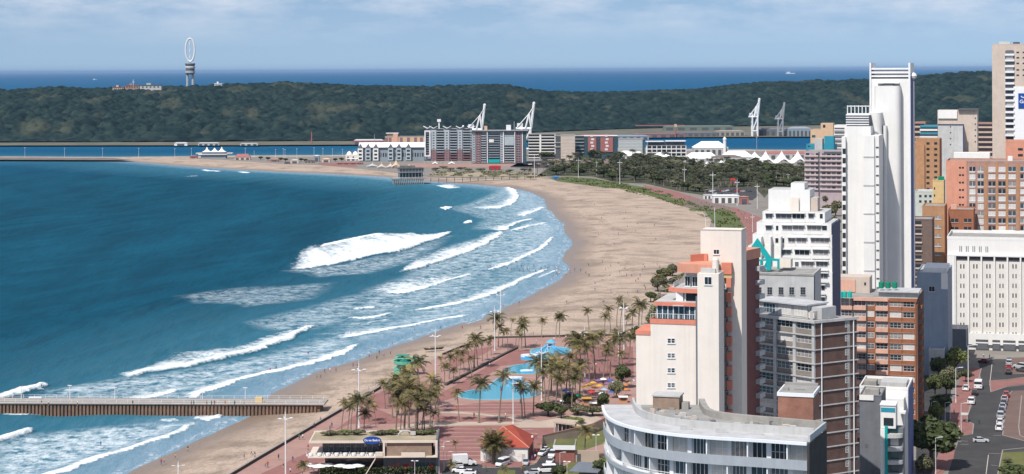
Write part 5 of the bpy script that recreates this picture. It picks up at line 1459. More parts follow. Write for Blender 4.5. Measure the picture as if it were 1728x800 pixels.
# ================================================================== PIER IN THE FOREGROUND
pA = G(-60, 693, 4.6); pB = G(545, 695, 4.6)
PT = thing('pier', 'long straight pier of ribbed brown sheet piles with a concrete deck and white railings', 'pier', (pB.x, pB.y, 0))
PF = Face.two((G(-80, 696, .0).x, G(-80, 700, .0).y), (G(545, 693, .0).x, G(500, 703, .0).y), PT)
LPr = PF.len
RUST = mat('rusty_sheet_pile', (.26, .165, .115), .9, .25, .4, col2=(.14, .10, .08), streak=.5)
DECK = mat('pier_deck', (.33, .30, .27), .9, .12, .3)
PF.part('pile_wall', RUST, (0, LPr, .55, 7.4, -3, 3.5))
n_ = int(LPr / 1.15)
b = MB()
for k in range(n_):
    x = k * 1.15; PF.box(b, x, x + .6, 0, .53, -3, 3.49)
o = b.obj('pile_rib', RUST, PT); o['kind'] = 'stuff'
PF.part('deck', DECK, (-.5, LPr + 1.5, -.35, 8.2, 3.5, 4.0)); PF.part('deck_edge', mat('pale_concrete', (.60, .56, .52), .85, .1, .4), (-.5, LPr + 1.5, -.45, -.36, 3.75, 4.08))
for y in (-.1, 7.9):
    for z in (4.5, 5.0): PF.part('rail', METAL, (0, LPr + 1, y, y + .06, z, z + .06))
    for k in range(0, 34): 
        x = LPr * k / 33; PF.part('rail_post', METAL, (x, x + .1, y, y + .1, 4.0, 5.1))
PF.part('bench', METAL, (PF.x(38), PF.x(60), 5.5, 6.3, 4.3, 4.7)); PF.part('kiosk', YELLOW, (PF.x(428), PF.x(440), 1, 2.6, 4.0, 5.6))

# ================================================================== FAR PIER WITH ROUND RESTAURANT HEAD
hp = G(693, 311, 0)
FP = thing('far_pier', 'distant pier on piles with a dark glazed two storey pavilion at its seaward end', 'pier', hp)
FF = Face.two((G(662, 311, 0).x, hp.y), (G(900, 311, 0).x, hp.y + 30), FP)
GW = mat('weathered_timber', (.20, .175, .155), .9, .2, .3); WGL = GL[1]
FF.part('deck', CONC, (0, FF.x(722), -6, 12, 5.0, 5.7)); FF.part('walkway', GW, (FF.x(722), FF.x(905), 0, 3.5, 5.2, 5.6)); FF.part('walkway_rail', STEEL, (FF.x(722), FF.x(905), 0, .1, 6.5, 6.6))
for k in range(17):
    for y in (-5, 3): b = MB(); x = 1 + k * 1.75; p = FF.P(x, y, 0); b.tube((p[0], p[1], -2), (p[0], p[1], 5.0), .35); b.obj('pile', CONC, FP)
for k in range(13): b = MB(); p = FF.P(FF.x(728) + k * 7.6, 1.5, 0); b.tube((p[0], p[1], -3), (p[0], p[1], 5.2), .28); b.obj('pile', GW, FP)
FF.part('lower_storey', GL[0], (FF.x(675), FF.x(713), -3, 9, 5.71, 11)); FF.part('balcony_slab', STEEL, (FF.x(672), FF.x(716), -5, 10, 11.0, 11.4)); FF.part('upper_storey', GL[3], (FF.x(674), FF.x(714), -4, 9, 11.41, 14.6)); FF.part('roof', DGREY, (FF.x(672), FF.x(715), -5, 10, 14.61, 15.2)); FF.part('roof_screen', GW, (FF.x(676), FF.x(700), -4, 4, 15.21, 17.4))
for k in range(9): x = FF.x(673) + k * 3.0; FF.part('column', STEEL, (x, x + .3, -4.6, -4.3, 5.71, 14.6))
FF.part('white_rail', METAL, (0, FF.x(720), -5.9, -5.8, 6.4, 6.7))

# ================================================================== BREAKWATER AND BEACHFRONT LAMPS
def lamp_proto(kind):
    t = thing('street_lamp', '', 'street lamp')
    if kind == 'mast':     # tall promenade mast with four heads in a cross
        MB().lathe([(.30, 0), (.26, .5), (.22, .6), (.15, 17.4), (.09, 18.4)], 10).obj('pole', METAL, t)
        for k in range(4):
            w = k * math.pi / 2 + .3; b = MB(); c, s = math.cos(w), math.sin(w)
            b.tube((0, 0, 16.2), (c * 1.5, s * 1.5, 16.45), .07, n=6)
            b.tube((c * 1.2, s * 1.2, 16.4), (c * 2.1, s * 2.1, 16.5), .26, .16, n=8); b.obj('lamp_head', METAL, t)
        MB().lathe([(.02, 18.4), (.07, 18.5), (.02, 19.6)], 6).obj('finial', METAL, t)
    elif kind == 'arm':
        MB().lathe([(.14, 0), (.12, .8), (.09, .9), (.06, 9)], 8).obj('pole', METAL, t)
        MB().tube((0, 0, 8.95), (1.3, 0, 9.15), .05, n=6).obj('arm', METAL, t)
        MB().box(.9, 1.9, -.16, .16, 9.08, 9.22).obj('lamp_head', METAL, t)
    elif kind == 'pair':
        MB().lathe([(.14, 0), (.12, .8), (.09, .9), (.06, 8.6)], 8).obj('pole', METAL, t)
        for s in (-1, 1): MB().lathe([(.1, -.10), (.5, 0), (.35, .14), (.05, .2)], 10).obj('lamp_head', METAL, t)
        for c, s in zip([c for c in t.children if c.name.startswith('lamp_head')], (-1, 1)): c.location = (s * .75, 0, 8.6)
        MB().tube((-.8, 0, 8.55), (.8, 0, 8.55), .05, n=6).obj('arm', METAL, t)
    else:
        MB().lathe([(.25, 0), (.2, 1), (.12, 15), (.1, 17)], 6).obj('pole', METAL, t)
        MB().box(-.9, .9, -.2, .2, 16.5, 17).obj('lamp_head', METAL, t)
    return t
bpy.context.view_layer.update()
def lamps(kind, rows, group, h0):
    pr = lamp_proto(kind); first = True
    for (px, py, top, lab) in rows:
        g = G(px, py); H = HC + uv(px, top)[1] * g.y / F - 2; s = H / h0
        if first: t = pr; t.location = g; t.scale = (max(s, .8),) * 2 + (s,); t['label'] = lab; t['group'] = group; first = False; bpy.context.view_layer.update()
        else: t = copy_tree(pr, g, random.uniform(-.4, .4), lab, (max(s, .8), max(s, .8), s), group)
lamps('mast', [(482, 805, 694, 'tall white lamp mast with four heads at the left end of the beach wall'), (301, 830, 780, 'top of a white four headed lamp mast at the bottom edge on the sand'),
 (606, 722, 612, 'tall white lamp mast behind the palms left of the flat roofed cafe'), (735, 650, 557, 'tall white lamp mast right of the green lifeguard tower'), (835, 592, 518, 'tall white lamp mast at the left end of the pool palms'),
 (845, 560, 490, 'farthest tall white lamp mast on the sand edge above the pools'), (866, 715, 638, 'white lamp mast rising behind the red tiled roof'), (914, 676, 585, 'white lamp mast in the palm grove right of the paddling pools'),
 (987, 637, 552, 'white lamp mast left of the brick square with the coloured stalls'), (1044, 616, 560, 'white lamp mast nearest the cream coral building'), (1053, 598, 510, 'tall thick lamp mast rising above the palms by the cream coral building')], 'white four headed lamp masts on the beachfront', 18.5)
lamps('mast', [(902, 300, 262, 'pale lamp mast at the landward end of the far pier'), (976, 300, 267, 'pale lamp mast at the edge of the dune scrub among far palms'), (1007, 296, 272, 'short pale lamp mast among the far palms'),
 (1046, 311, 270, 'pale lamp mast on the green dune strip'), (1155, 322, 282, 'pale lamp mast at the start of the brick promenade'), (1203, 338, 290, 'pale lamp mast at the left of the beach car park'), (1244, 347, 303, 'pale lamp mast in front of the low beach pavilion'),
 (1278, 352, 310, 'pale lamp mast right of the small brick block'), (1270, 392, 363, 'pale lamp mast beside the white terraced building'), (1310, 312, 290, 'pale lamp mast in front of the marquee sails'), (1330, 314, 292, 'short pale lamp mast under the right marquee sail')], 'pale lamp masts along the far promenade', 18.5)
lamps('far', [(x, y, t, l) for x, y, t, l in [(42, 266, 249, 'leftmost thin lamp post on the breakwater'), (109, 266, 250, 'second thin lamp post from the left on the breakwater'), (173, 266, 250, 'third thin lamp post from the left on the breakwater'), (234, 266, 250, 'fourth thin lamp post from the left on the breakwater'), (295, 267, 251, 'thin lamp post left of the clubhouse with white peaks'),
 (323, 263, 250, 'thin post directly left of the clubhouse with white peaks'), (414, 264, 250, 'thin post behind the low red roofed clubhouse shed'), (429, 265, 255, 'short thin post right of the low red roofed shed'), (465, 266, 252, 'thin post by the channel left of the beach huts'), (478, 268, 251, 'left one of two close thin posts behind the beach huts'), (481, 268, 252, 'right one of two close thin posts behind the beach huts'), (501, 267, 251, 'thin post behind the middle of the beach huts'), (530, 266, 249, 'thin post right of the beach huts'), (545, 266, 250, 'thin post halfway between the huts and the domed pavilion'), (561, 265, 251, 'thin post by the channel near the domed pavilion'), (578, 264, 252, 'thin post just left of the domed pavilion')]], 'thin lamp posts along the channel', 17)
lamps('arm', [(1622, 731, 680, 'lamp post at the kerb beside the bus shelter'), (1604, 708, 668, 'white lamp post among the street trees, back left'), (1572, 715, 678, 'left white lamp post in front of the round street tree'), (1595, 722, 679, 'lamp post right of the round street tree'), (1579, 800, 738, 'nearest single arm street lamp over the dark tree'), (1634, 660, 582, 'tall lamp post by the red pavement near the annexe'), (1613, 680, 620, 'lamp post below the dark annexe'),
 (1589, 722, 709, 'short lamp post by the round street tree'), (741, 800, 753, 'left lamp post right of the flat roofed cafe'), (749, 795, 745, 'tall middle lamp post right of the flat roofed cafe'), (754, 785, 762, 'short lamp post right of the flat roofed cafe'), (945, 812, 763, 'lamp post in front of the white fascia kiosk'), (816, 780, 734, 'lamp post at the left corner of the red roofed hall')], 'single arm street lamps', 9.15)
lamps('pair', [(1006, 780, 733, 'twin headed lamp post beside the lone palm by the curved block'), (957, 822, 778, 'twin headed lamp post at the bottom edge by the bush'), (700, 806, 777, 'round headed lamp post in front of the cafe windows')], 'twin headed lamp posts', 8.8)
lamps('far', [(36, 684, 652, 'lamp post on the pier beside the broken wave'), (118, 684, 650, 'second lamp post from the left on the pier'), (194, 684, 653, 'third lamp post from the left on the pier'), (342, 684, 662, 'second lamp post from the right on the pier'), (414, 684, 654, 'rightmost lamp post on the pier near the beach')], 'thin lamp posts on the pier', 17)
# ================================================================== VEGETATION
def leaf_mat(name, c1, c2, c3=None):
    m, nt, b = nodes(name); L = nt.links
    tc = nt.nodes.new('ShaderNodeTexCoord'); n = nt.nodes.new('ShaderNodeTexNoise'); n.inputs['Scale'].default_value = 1.3; n.inputs['Detail'].default_value = 4
    oi = nt.nodes.new('ShaderNodeObjectInfo'); ad = nt.nodes.new('ShaderNodeMath'); ad.operation = 'MULTIPLY_ADD'; ad.inputs[1].default_value = .35
    cr = nt.nodes.new('ShaderNodeValToRGB'); e = cr.color_ramp.elements
    e[0].position = .38; e[0].color = (*c1, 1); e[1].position = .85; e[1].color = (*c2, 1)
    L.new(tc.outputs['Object'], n.inputs['Vector']); L.new(oi.outputs['Random'], ad.inputs[0]); L.new(n.outputs['Fac'], ad.inputs[2]); L.new(ad.outputs[0], cr.inputs[0]); L.new(cr.outputs[0], b.inputs['Base Color'])
    b.inputs['Roughness'].default_value = .6; b.inputs['Specular IOR Level'].default_value = .25
    MATS[name] = m; return m
PALML = leaf_mat('palm_frond', (.045, .055, .022), (.15, .125, .05)); PALMY = leaf_mat('yellowing_palm_frond', (.10, .10, .03), (.30, .22, .07)); PALMD = leaf_mat('dry_palm_frond', (.17, .125, .075), (.30, .23, .14))
TRUNK = mat('palm_trunk', (.26, .215, .17), .95, .2, 2, stretch=(1, 1, 4)); BARK = mat('bark', (.12, .095, .07), .95, .2, 2)
LEAF = leaf_mat('tree_leaf', (.022, .036, .014), (.075, .09, .03)); LEAF2 = leaf_mat('bright_tree_leaf', (.05, .075, .018), (.16, .18, .055)); LEAF3 = leaf_mat('dusty_tree_leaf', (.06, .065, .035), (.17, .165, .09))
def frond(b, rnd, az, el, L, droop, w, mi=0, steps=7, leaf=.55):
    """a feather frond: an arching rib with leaflets hanging off both sides"""
    p = Vector((0, 0, 0)); e = el; prev = p.copy(); pts = [p.copy()]
    for k in range(steps):
        p = p + Vector((math.cos(az) * math.cos(e), math.sin(az) * math.cos(e), math.sin(e))) * (L / steps); e -= droop / steps * (.5 + k / steps * 1.2); pts.append(p.copy())
    side = Vector((-math.sin(az), math.cos(az), 0))
    for k in range(steps):
        a, c = pts[k], pts[k + 1]; ww = w * math.sin(math.pi * (.12 + .83 * (k + .5) / steps)) ** .7
        for s in (-1, 1):
            hang = Vector((0, 0, -1)) * ww * rnd.uniform(.25, .75)
            for j in range(2):
                q0 = a + (c - a) * (j * .5 + .02); q1 = a + (c - a) * (j * .5 + .02 + leaf * .5)
                tip = (c - a).normalized() * ww * .5
                b.face([q0, q1, q1 + side * s * ww + hang + tip, q0 + side * s * ww * .95 + hang + tip * .8], mi)
    return pts
def palm_crown(seed, n, L, w, yel=0.0, date=False):
    rnd = random.Random(seed); b = MB()
    for k in range(n):
        az = k * 2.39996 + rnd.uniform(-.25, .25); t = k / n
        el = (1.25 - 1.75 * t) + rnd.uniform(-.12, .12) if not date else (1.3 - 1.9 * t)
        frond(b, rnd, az, el, L * rnd.uniform(.85, 1.1) * (.75 + .25 * min(1, (1 - t) * 2)), rnd.uniform(1.2, 1.9) if not date else .8, w, 2 if t > .86 and not date else (1 if rnd.random() < yel else 0), steps=7 if not date else 9)
    return b.mesh('crown', [PALML, PALMY, PALMD])
def trunk_mesh(h, r0, r1, lean, seed, n=7):
    b = MB(); rnd = random.Random(seed); prev = Vector((0, 0, 0)); 
    k = len(b.v); rings = 7
    for i in range(rings + 1):
        t = i / rings; c = Vector((lean * t * t, lean * .3 * math.sin(t * 3), h * t)); r = r0 + (r1 - r0) * t + (.12 * (1 - t * 6) if t < .16 else 0)
        for j in range(n): w = 6.283 * j / n; b.v.append((c.x + r * math.cos(w), c.y + r * math.sin(w), c.z))
    for i in range(rings):
        for j in range(n): jj = (j + 1) % n; b.f.append((i * n + j, i * n + jj, (i + 1) * n + jj, (i + 1) * n + j)); b.m.append(0)
    b.f.append(tuple(rings * n + j for j in range(n))); b.m.append(0)
    return b.mesh('trunk', [TRUNK]), c
PPROTO = []
for sd, (h, lean, n, L, yel) in enumerate([(9, .6, 22, 3.0, .1), (10, -.8, 20, 2.8, .15), (8.4, .4, 24, 3.1, .05), (11, 1.3, 18, 2.7, .2), (9.4, -.3, 24, 3.2, .7), (8.8, .2, 20, 2.9, .4)]):
    tm, top = trunk_mesh(h, .20, .13, lean, sd); cm = palm_crown(sd + 3, n - 4, L * 1.22, .72, yel); PPROTO.append((tm, cm, top, h + 1.6))
def palm(px, py, top, label, group, v=None, name='palm_tree', ws=1.0):
    g = G(px, py); H = HC + uv(px, top)[1] * g.y / F - 2
    v = random.randrange(4) if v is None else v
    tm, cm, tp, h0 = PPROTO[v]; s = H / h0
    t = thing(name, label, 'palm tree', g, random.uniform(-.5, .5), group); t.scale = (s * ws, s * ws, s)
    link('trunk', tm, t); c = link('crown', cm, t); c.location = tp; c.rotation_euler = (0, 0, random.uniform(0, 6.28))
    return t
ORD = ['first', 'second', 'third', 'fourth', 'fifth', 'sixth', 'seventh', 'eighth', 'ninth', 'tenth', 'eleventh', 'twelfth', 'thirteenth', 'fourteenth', 'fifteenth', 'sixteenth', 'seventeenth', 'eighteenth', 'nineteenth', 'twentieth']
def ordn(i, n):
    if i == 0: return 'leftmost'
    if i == n - 1: return 'rightmost'
    if i == n - 2 and n > 4: return 'second from the right'
    if i < 20: return ORD[i] + ' from the left'
    return f'{i + 1}{["th", "st", "nd", "rd"][(i + 1) % 10 if (i + 1) % 10 < 4 and (i + 1) // 10 != 1 else 0]} from the left'
def palms(rows, where, group, noun='palm tree', **k):
    rows = sorted(rows)
    for i, r in enumerate(rows):
        palm(r[0], r[1], r[2], f'{noun} {where}, {ordn(i, len(rows))}', group, *(r[3:4]), **k)
GP = 'palm trees on the beachfront'
palms([(576, 735, 672), (586, 738, 678), (601, 742, 664), (614, 738, 690), (634, 718, 681), (622, 712, 672), (592, 728, 668)], 'in the clump behind the flat roofed cafe', GP)
palms([(650, 690, 640), (662, 705, 645), (668, 735, 655), (676, 742, 672), (682, 738, 640), (690, 722, 632), (700, 745, 660), (704, 735, 648), (712, 742, 680), (716, 728, 668), (722, 700, 630), (726, 720, 658), (656, 680, 650), (694, 700, 618), (710, 690, 600), (728, 740, 690), (735, 690, 640), (672, 700, 630), (740, 712, 650)], 'in the thick clump below the lifeguard tower', GP)
palms([(750, 650, 612), (758, 640, 596), (765, 648, 620), (775, 640, 603), (783, 628, 590), (792, 625, 580), (800, 622, 562), (806, 618, 572), (814, 610, 570), (822, 606, 575), (770, 626, 590), (745, 628, 600), (796, 636, 600), (790, 608, 575), (829, 600, 566)], 'between the beach and the diagonal wall', GP)
palms([(835, 590, 528), (841, 585, 545), (848, 585, 556), (862, 566, 536), (857, 590, 553), (870, 588, 556), (880, 589, 543), (887, 587, 534), (875, 594, 562)], 'beyond the far end of the diagonal wall', GP)
palms([(914, 570, 536), (938, 570, 530), (944, 570, 528)], 'standing alone against the sand above the pools', GP)
palms([(994, 562, 518), (1020, 568, 528), (1030, 560, 515), (1041, 552, 500), (1046, 560, 510), (1055, 572, 530), (1066, 565, 520), (1078, 560, 505), (1083, 548, 512), (1013, 590, 556)], 'in the tall beachside group right of the slides', GP)
palms([(775, 712, 655), (808, 714, 635), (842, 714, 622), (881, 707, 640), (886, 705, 650), (900, 702, 644)], 'in front of the nearest pool', GP, noun='tall slender palm')
palms([(971, 640, 562), (982, 645, 570), (995, 650, 575), (1004, 640, 560), (1018, 650, 583), (1030, 636, 565), (1036, 610, 556), (1045, 620, 562), (1062, 610, 560), (966, 610, 575), (1000, 612, 568), (1025, 622, 575), (1052, 640, 590), (975, 600, 566), (1010, 604, 560)], 'in the grove left of the cream coral building', GP)
palms([(905, 668, 600), (915, 672, 608), (925, 676, 612), (930, 664, 596), (940, 672, 604), (948, 680, 612), (955, 668, 592), (962, 676, 610), (970, 682, 618), (938, 690, 628), (921, 684, 620), (950, 694, 632), (965, 694, 630), (978, 672, 606)], 'in the dense yellowish grove right of the pools', GP, noun='palm')
for c in [o for o in COL.objects if o.name.startswith('palm_tree') and 'yellow green' in o.get('label', '')]:
    pass
palm(987, 776, 718, 'lone palm tree on the lawn beside the curved apartment block', GP, 2, ws=1.25)
palm(770, 773, 742, 'small windblown palm on the striped red paving', GP, 1); palm(700, 775, 700 + 60, 'stubby palm beside the cafe planter', GP, 0)
palm(510, 822, 778, 'short palm at the left end of the cafe', GP, 2); palm(762, 815, 778, 'small palm between the lamp posts and parked vans', GP, 5); palm(850, 815, 786, 'low palm at the bottom edge beside the service road', GP, 2); palm(1552, 715, 682, 'brown fronded palm at the foot of the terracotta block', GP, 5)
palm(1560, 735, 700, 'bushy palm behind the dark street tree', GP, 4, ws=1.4); palm(895, 303, 284, 'reddish palm at the landward end of the far pier', GP, 4); palm(1114, 500, 462, 'palm on the beach edge left of the coral terrace', GP, 1, ws=1.3); palm(1125, 480, 455, 'palm just left of the coral crown', GP, 0, ws=1.3)
# thick date palm in front of the hall
dm = palm_crown(77, 46, 4.6, .8, .1, True); dt, dtp = trunk_mesh(4.6, .45, .5, 0, 9, 10)
t = thing('date_palm', 'big shaggy date palm in front of the red roofed hall', 'palm tree', G(833, 782)); link('trunk', dt, t); c = link('crown', dm, t); c.location = dtp; t.scale = (1.15,) * 3
# broad trees
def tree_meshes(seed, R_, H_, n, m, leaf=.32, squash=.75):
    rnd = random.Random(seed); b = MB()
    base = Vector((0, 0, H_ * .38)); b.tube((0, 0, -.1), base, R_ * .09, R_ * .06, 8)
    lobes = []
    for k in range(9):
        w = k * 2.4 + rnd.uniform(-.3, .3); rr = R_ * rnd.uniform(.25, .68); c = Vector((rr * math.cos(w), rr * math.sin(w), H_ * rnd.uniform(.5, .8)))
        lobes.append((c, R_ * rnd.uniform(.3, .5))); b.tube(base - Vector((0, 0, .3)), c, R_ * .04, R_ * .012, 6)
    lobes.append((Vector((0, 0, H_ * .82)), R_ * .45))
    tm = b.mesh('trunk', [BARK]); b = MB()
    for k in range(n):
        c, r = lobes[rnd.randrange(len(lobes))]
        d = Vector((rnd.gauss(0, 1), rnd.gauss(0, 1), rnd.gauss(0, 1))).normalized(); q = c + Vector((d.x, d.y, d.z * squash)) * r * rnd.uniform(.55, 1.08) ** .6
        u = Vector((rnd.gauss(0, 1), rnd.gauss(0, 1), rnd.gauss(0, .6))).normalized(); v = u.cross(d + Vector((.1, .2, .1))).normalized(); s = leaf * rnd.uniform(.6, 1.3)
        b.face([q - u * s, q - v * s * .7, q + u * s, q + v * s * .7])
    return tm, b.mesh('crown', [m])
TP = [tree_meshes(1, 4, 8, 2600, LEAF, .42), tree_meshes(2, 3.6, 7.5, 2200, LEAF2, .4), tree_meshes(3, 4.2, 6.5, 2600, LEAF3, .42), tree_meshes(4, 4, 7, 1500, LEAF, .62), tree_meshes(5, 4, 7.5, 1500, LEAF3, .62)]
def tree(px, py, wpx, hpx, label, v=0, name='tree', cat='tree', group=None, flat=False):
    g = G(px, py); s = g.y / F; tm, cm = TP[v]; R0 = [4, 3.6, 4.2, 4, 4][v]; H0 = [8, 7.5, 6.5, 7, 7.5][v]
    t = thing(name, label, cat, g, random.uniform(0, 6), group); t.scale = (wpx * s / 2 / R0 * 1.05,) * 2 + (hpx * s / H0,)
    link('trunk', tm, t); link('crown', cm, t); return t
tree(1572, 792, 104, 86, 'big dark spreading street tree at the right bottom', 0); tree(1581, 725, 28, 48, 'round yellow green street tree between two lamp posts', 1); tree(1560, 808, 34, 40, 'smaller grey green tree in front of the big dark tree', 2)
tree(1612, 636, 46, 52, 'yellow green tree in front of the dark annexe', 1); tree(1604, 655, 30, 36, 'dull green tree below the annexe beside the pavement', 2); tree(1630, 645, 22, 22, 'low dark green tree at the pavement corner', 0); tree(1716, 818, 62, 34, 'low dark tree on the lawn at the bottom right corner', 0); tree(1700, 782, 16, 10, 'low scrubby bush on the lawn', 2, 'bush', 'bush')
tree(1050, 655, 34, 40, 'dense round tree against the cream building', 0); tree(1040, 672, 24, 30, 'smaller tree left of the cream building base', 2); tree(1075, 590, 26, 40, 'tree behind the left end of the cream building', 0)
tree(925, 702, 46, 24, 'clipped dark green bush mass right of the palms', 0, 'bush', 'bush'); tree(947, 706, 24, 22, 'second dark bush right of the clipped bush mass', 3, 'bush', 'bush'); tree(975, 700, 36, 17, 'grey green shrub bed in front of the coloured stalls', 2, 'shrub', 'bush'); tree(1000, 702, 34, 17, 'right grey green shrub bed near the curved block', 2, 'shrub', 'bush'); tree(1018, 696, 26, 34, 'tree beside the left end of the curved block', 0); tree(962, 690, 26, 26, 'dark tree left of the coloured stalls', 3)
tree(944, 818, 30, 34, 'rounded green bush beside the parked white cars', 0, 'bush', 'bush'); tree(1014, 806, 34, 30, 'dark round bush at the foot of the curved block', 0, 'bush', 'bush'); tree(965, 714, 42, 9, 'low ochre flower bed at the ramp head', 1, 'flower_bed', 'flower bed'); tree(845, 712, 5, 4, 'tiny bush at the foot of a slender palm', 2, 'bush', 'bush')
for i, (x, y, w, h, l) in enumerate([(1110, 492, 30, 26, 'left dune bush beside the coral terrace'), (1122, 478, 30, 26, 'upper dune bush beside the coral terrace'), (1135, 466, 22, 20, 'dune bush behind the coral crown'), (1098, 510, 22, 18, 'lowest dune bush left of the cream building')]): tree(x, y, w, h, l, [2, 0, 2, 0][i], 'bush', 'bush')
for i, (x, y) in enumerate([(1395, 352), (1404, 340), (1398, 372), (1408, 392), (1400, 420), (1404, 450), (1410, 365)]): tree(x, y, 26, 26, f'dark tree in the gap between terraced building and white tower, {ordn(i, 7) if i else "highest"}' if False else f'dark green tree left of the white tower, {["topmost", "second from the top", "third from the top", "fourth from the top", "second lowest", "lowest", "partly hidden middle one"][i]}', 3 if i % 2 else 4)
for i, (x, y, w, h) in enumerate([(1588, 708, 38, 42), (1578, 674, 34, 44), (1597, 670, 28, 36), (1570, 745, 44, 44), (1592, 750, 36, 36), (1584, 642, 32, 40)]): tree(x, y, w, h, f'dark tree in the shaded alley beside the terracotta block, {["middle", "upper left", "upper right", "lowest left", "lowest right", "topmost"][i]} one', 0 if i % 2 else 3)
t = tag(MB().obj('tmp', LEAF), kind='stuff'); bpy.data.objects.remove(t)
for nm_, P_, N_, m_, hh in (('dune_plants', [(930, 299), (1000, 303), (1060, 311), (1120, 324), (1180, 347), (1215, 350), (1245, 362), (1257, 386), (1212, 388), (1198, 372), (1150, 349), (1100, 333), (1040, 320), (985, 312)], 6000, LEAF2, .5), ('dune_grass_tufts', [(722, 296), (740, 289), (860, 290), (925, 296), (900, 301), (820, 299)], 3500, LEAF3, 1.1), ('beach_creeper', [(1090, 540), (1105, 505), (1125, 475), (1155, 462), (1140, 480), (1120, 520), (1112, 560)], 3500, LEAF3, .6)):
    b = MB(); rr_ = random.Random(8); W0 = [tuple(G(x, y)[:2]) for x, y in P_]; c_ = 0; g0 = W0[0]
    xa_, xb_ = min(q[0] for q in W0), max(q[0] for q in W0); ya_, yb_ = min(q[1] for q in W0), max(q[1] for q in W0)
    while c_ < N_:
        x, y = rr_.uniform(xa_, xb_), rr_.uniform(ya_, yb_)
        if not inpoly(x, y, W0) or float(fbm(np.array([x / 9.]), np.array([y / 22.]), 3)[0]) < .47: c_ += .05; continue
        u = Vector((rr_.gauss(0, 1), rr_.gauss(0, 1), rr_.gauss(0, .5))).normalized() * .75; v = Vector((-u.y, u.x, u.z + .3)) * .8; q = Vector((x, y, 2.1 + rr_.random() ** 2 * hh)); b.face([q - u, q - v, q + u, q + v]); c_ += 1
    tag(b.obj(nm_, m_), kind='stuff')
# far grove: palms and broad trees, thinned to those that show
rnd = random.Random(5)
grove = []
GROVE = [(905, 296), (925, 283), (975, 278), (1050, 272), (1140, 275), (1180, 282), (1240, 282), (1300, 285), (1357, 288), (1357, 318), (1300, 316), (1290, 330), (1277, 318), (1190, 317), (1190, 326), (1150, 322), (1090, 308), (1040, 308), (1000, 298), (960, 296)]
tries = 0
while len(grove) < 290 and tries < 9000:
    tries += 1; x = rnd.uniform(905, 1357); y = rnd.uniform(272, 332)
    if inpoly(x, y, GROVE) and all(abs(x - a) > 5.2 or abs(y - c) > 2.6 for a, c, *_ in grove): grove.append((x, y, rnd.random()))
marks = [(976, 'below the cream slab building'), (1046, 'near the brown hall'), (1120, 'left of the small marquee sails'), (1200, 'below the small marquee sails'), (1280, 'between the two groups of sails'), (2000, 'under the big marquee sails')]
byz = {}
for g_ in sorted(grove): byz.setdefault(next(m for lim, m in marks if g_[0] < lim), []).append(g_)
PF_ = [(link_[0], link_[1], link_[2], link_[3]) for link_ in PPROTO]
small = []; GPALM = leaf_mat('grove_palm_frond', (.030, .040, .020), (.085, .085, .045))
for sd in range(3):
    b = MB(); r_ = random.Random(sd)
    for k in range(13):
        frond(b, r_, k * 2.4, 1.1 - 1.6 * k / 13, 3.0, 1.5, 1.1, 0, steps=4)
    small.append(b.mesh('crown', [GPALM, PALMY, PALMD]))
for m, lst in byz.items():
    lst.sort(key=lambda q: (q[1], q[0])); pal = [q for q in lst if q[2] < .62]; tr = [q for q in lst if q[2] >= .62]
    pal.sort(key=lambda q: q[0])
    for qi, q in enumerate(pal):
        g = G(q[0], q[1]); s = rnd.uniform(.8, 1.15); tm, cm, tp, h0 = PPROTO[rnd.randrange(4)]
        t = thing('palm_tree', f'small palm {m}, {ordn(qi, len(pal))}', 'palm tree', g, rnd.uniform(0, 6), 'palms in the distant grove'); t.scale = (s * 1.6, s * 1.6, s)
        link('trunk', tm, t); c = link('crown', small[rnd.randrange(3)], t); c.location = tp
    tr.sort(key=lambda q: q[0])
    for qi, q in enumerate(tr):
        tree(q[0], q[1], rnd.uniform(20, 32), rnd.uniform(10, 16), f'bushy tree {m}, {ordn(qi, len(tr))}', 3 if rnd.random() < .7 else 4, group='bushy trees in the distant grove')
for i, (x, y, w, h) in enumerate([(920, 268, 30, 12), (940, 267, 24, 10), (1000, 268, 26, 16), (1045, 270, 20, 14), (1090, 272, 18, 10), (1075, 268, 16, 10), (1260, 285, 24, 14), (1275, 280, 20, 14), (1130, 272, 16, 9)]):
    tree(x, y, w, h, f'dark tree in front of the far apartment buildings, {ordn(i, 9)}', 3)
# ================================================================== FAR BUILDINGS ALONG THE HARBOUR MOUTH
def far_slab(name, label, x0, x1, ytop, ybase, depth, wallm, floors, bays, slabm=None, glz=None, win=False, rz=0.0, roof=None):
    Y = G((x0 + x1) / 2, ybase).y
    root = building(name, label, x0, 300, Y); f = Face(x0, Y, rz, root); W = f.x(x1); H = f.at(x0, ytop)[1]
    f.part('wall', wallm, (0, W, 0, depth, 2, H)); f.part('roof', roof or ROOFG, (-.3, W + .3, -.3, depth + .3, H, H + .5))
    st = (H - 3) / floors
    for k in range(floors):
        z = 3 + st * k
        if slabm: f.part('balcony', slabm, (0, W, -1.6, -.01, z, z + .3), (.0, W, -1.65, -1.5, z + .3, z + 1.15))
        if glz: f.part('window_band', glz, (.2, W - .2, -.12, -.01, z + .5, z + st - .4))
    return root, f, W, H, st
GRB = mat('grey_blue_render', (.25, .30, .34), .8, .08, .2); GRB2 = mat('pale_blue_panel', (.40, .46, .49), .8, .08, .2); PLUM = mat('plum_brick', (.26, .15, .16), .85, .1, .3); DTEAL = mat('dark_teal_cladding', (.05, .11, .13), .7, .1, .3); FARR = mat('dusky_red_render', (.36, .14, .13), .85, .1, .3)
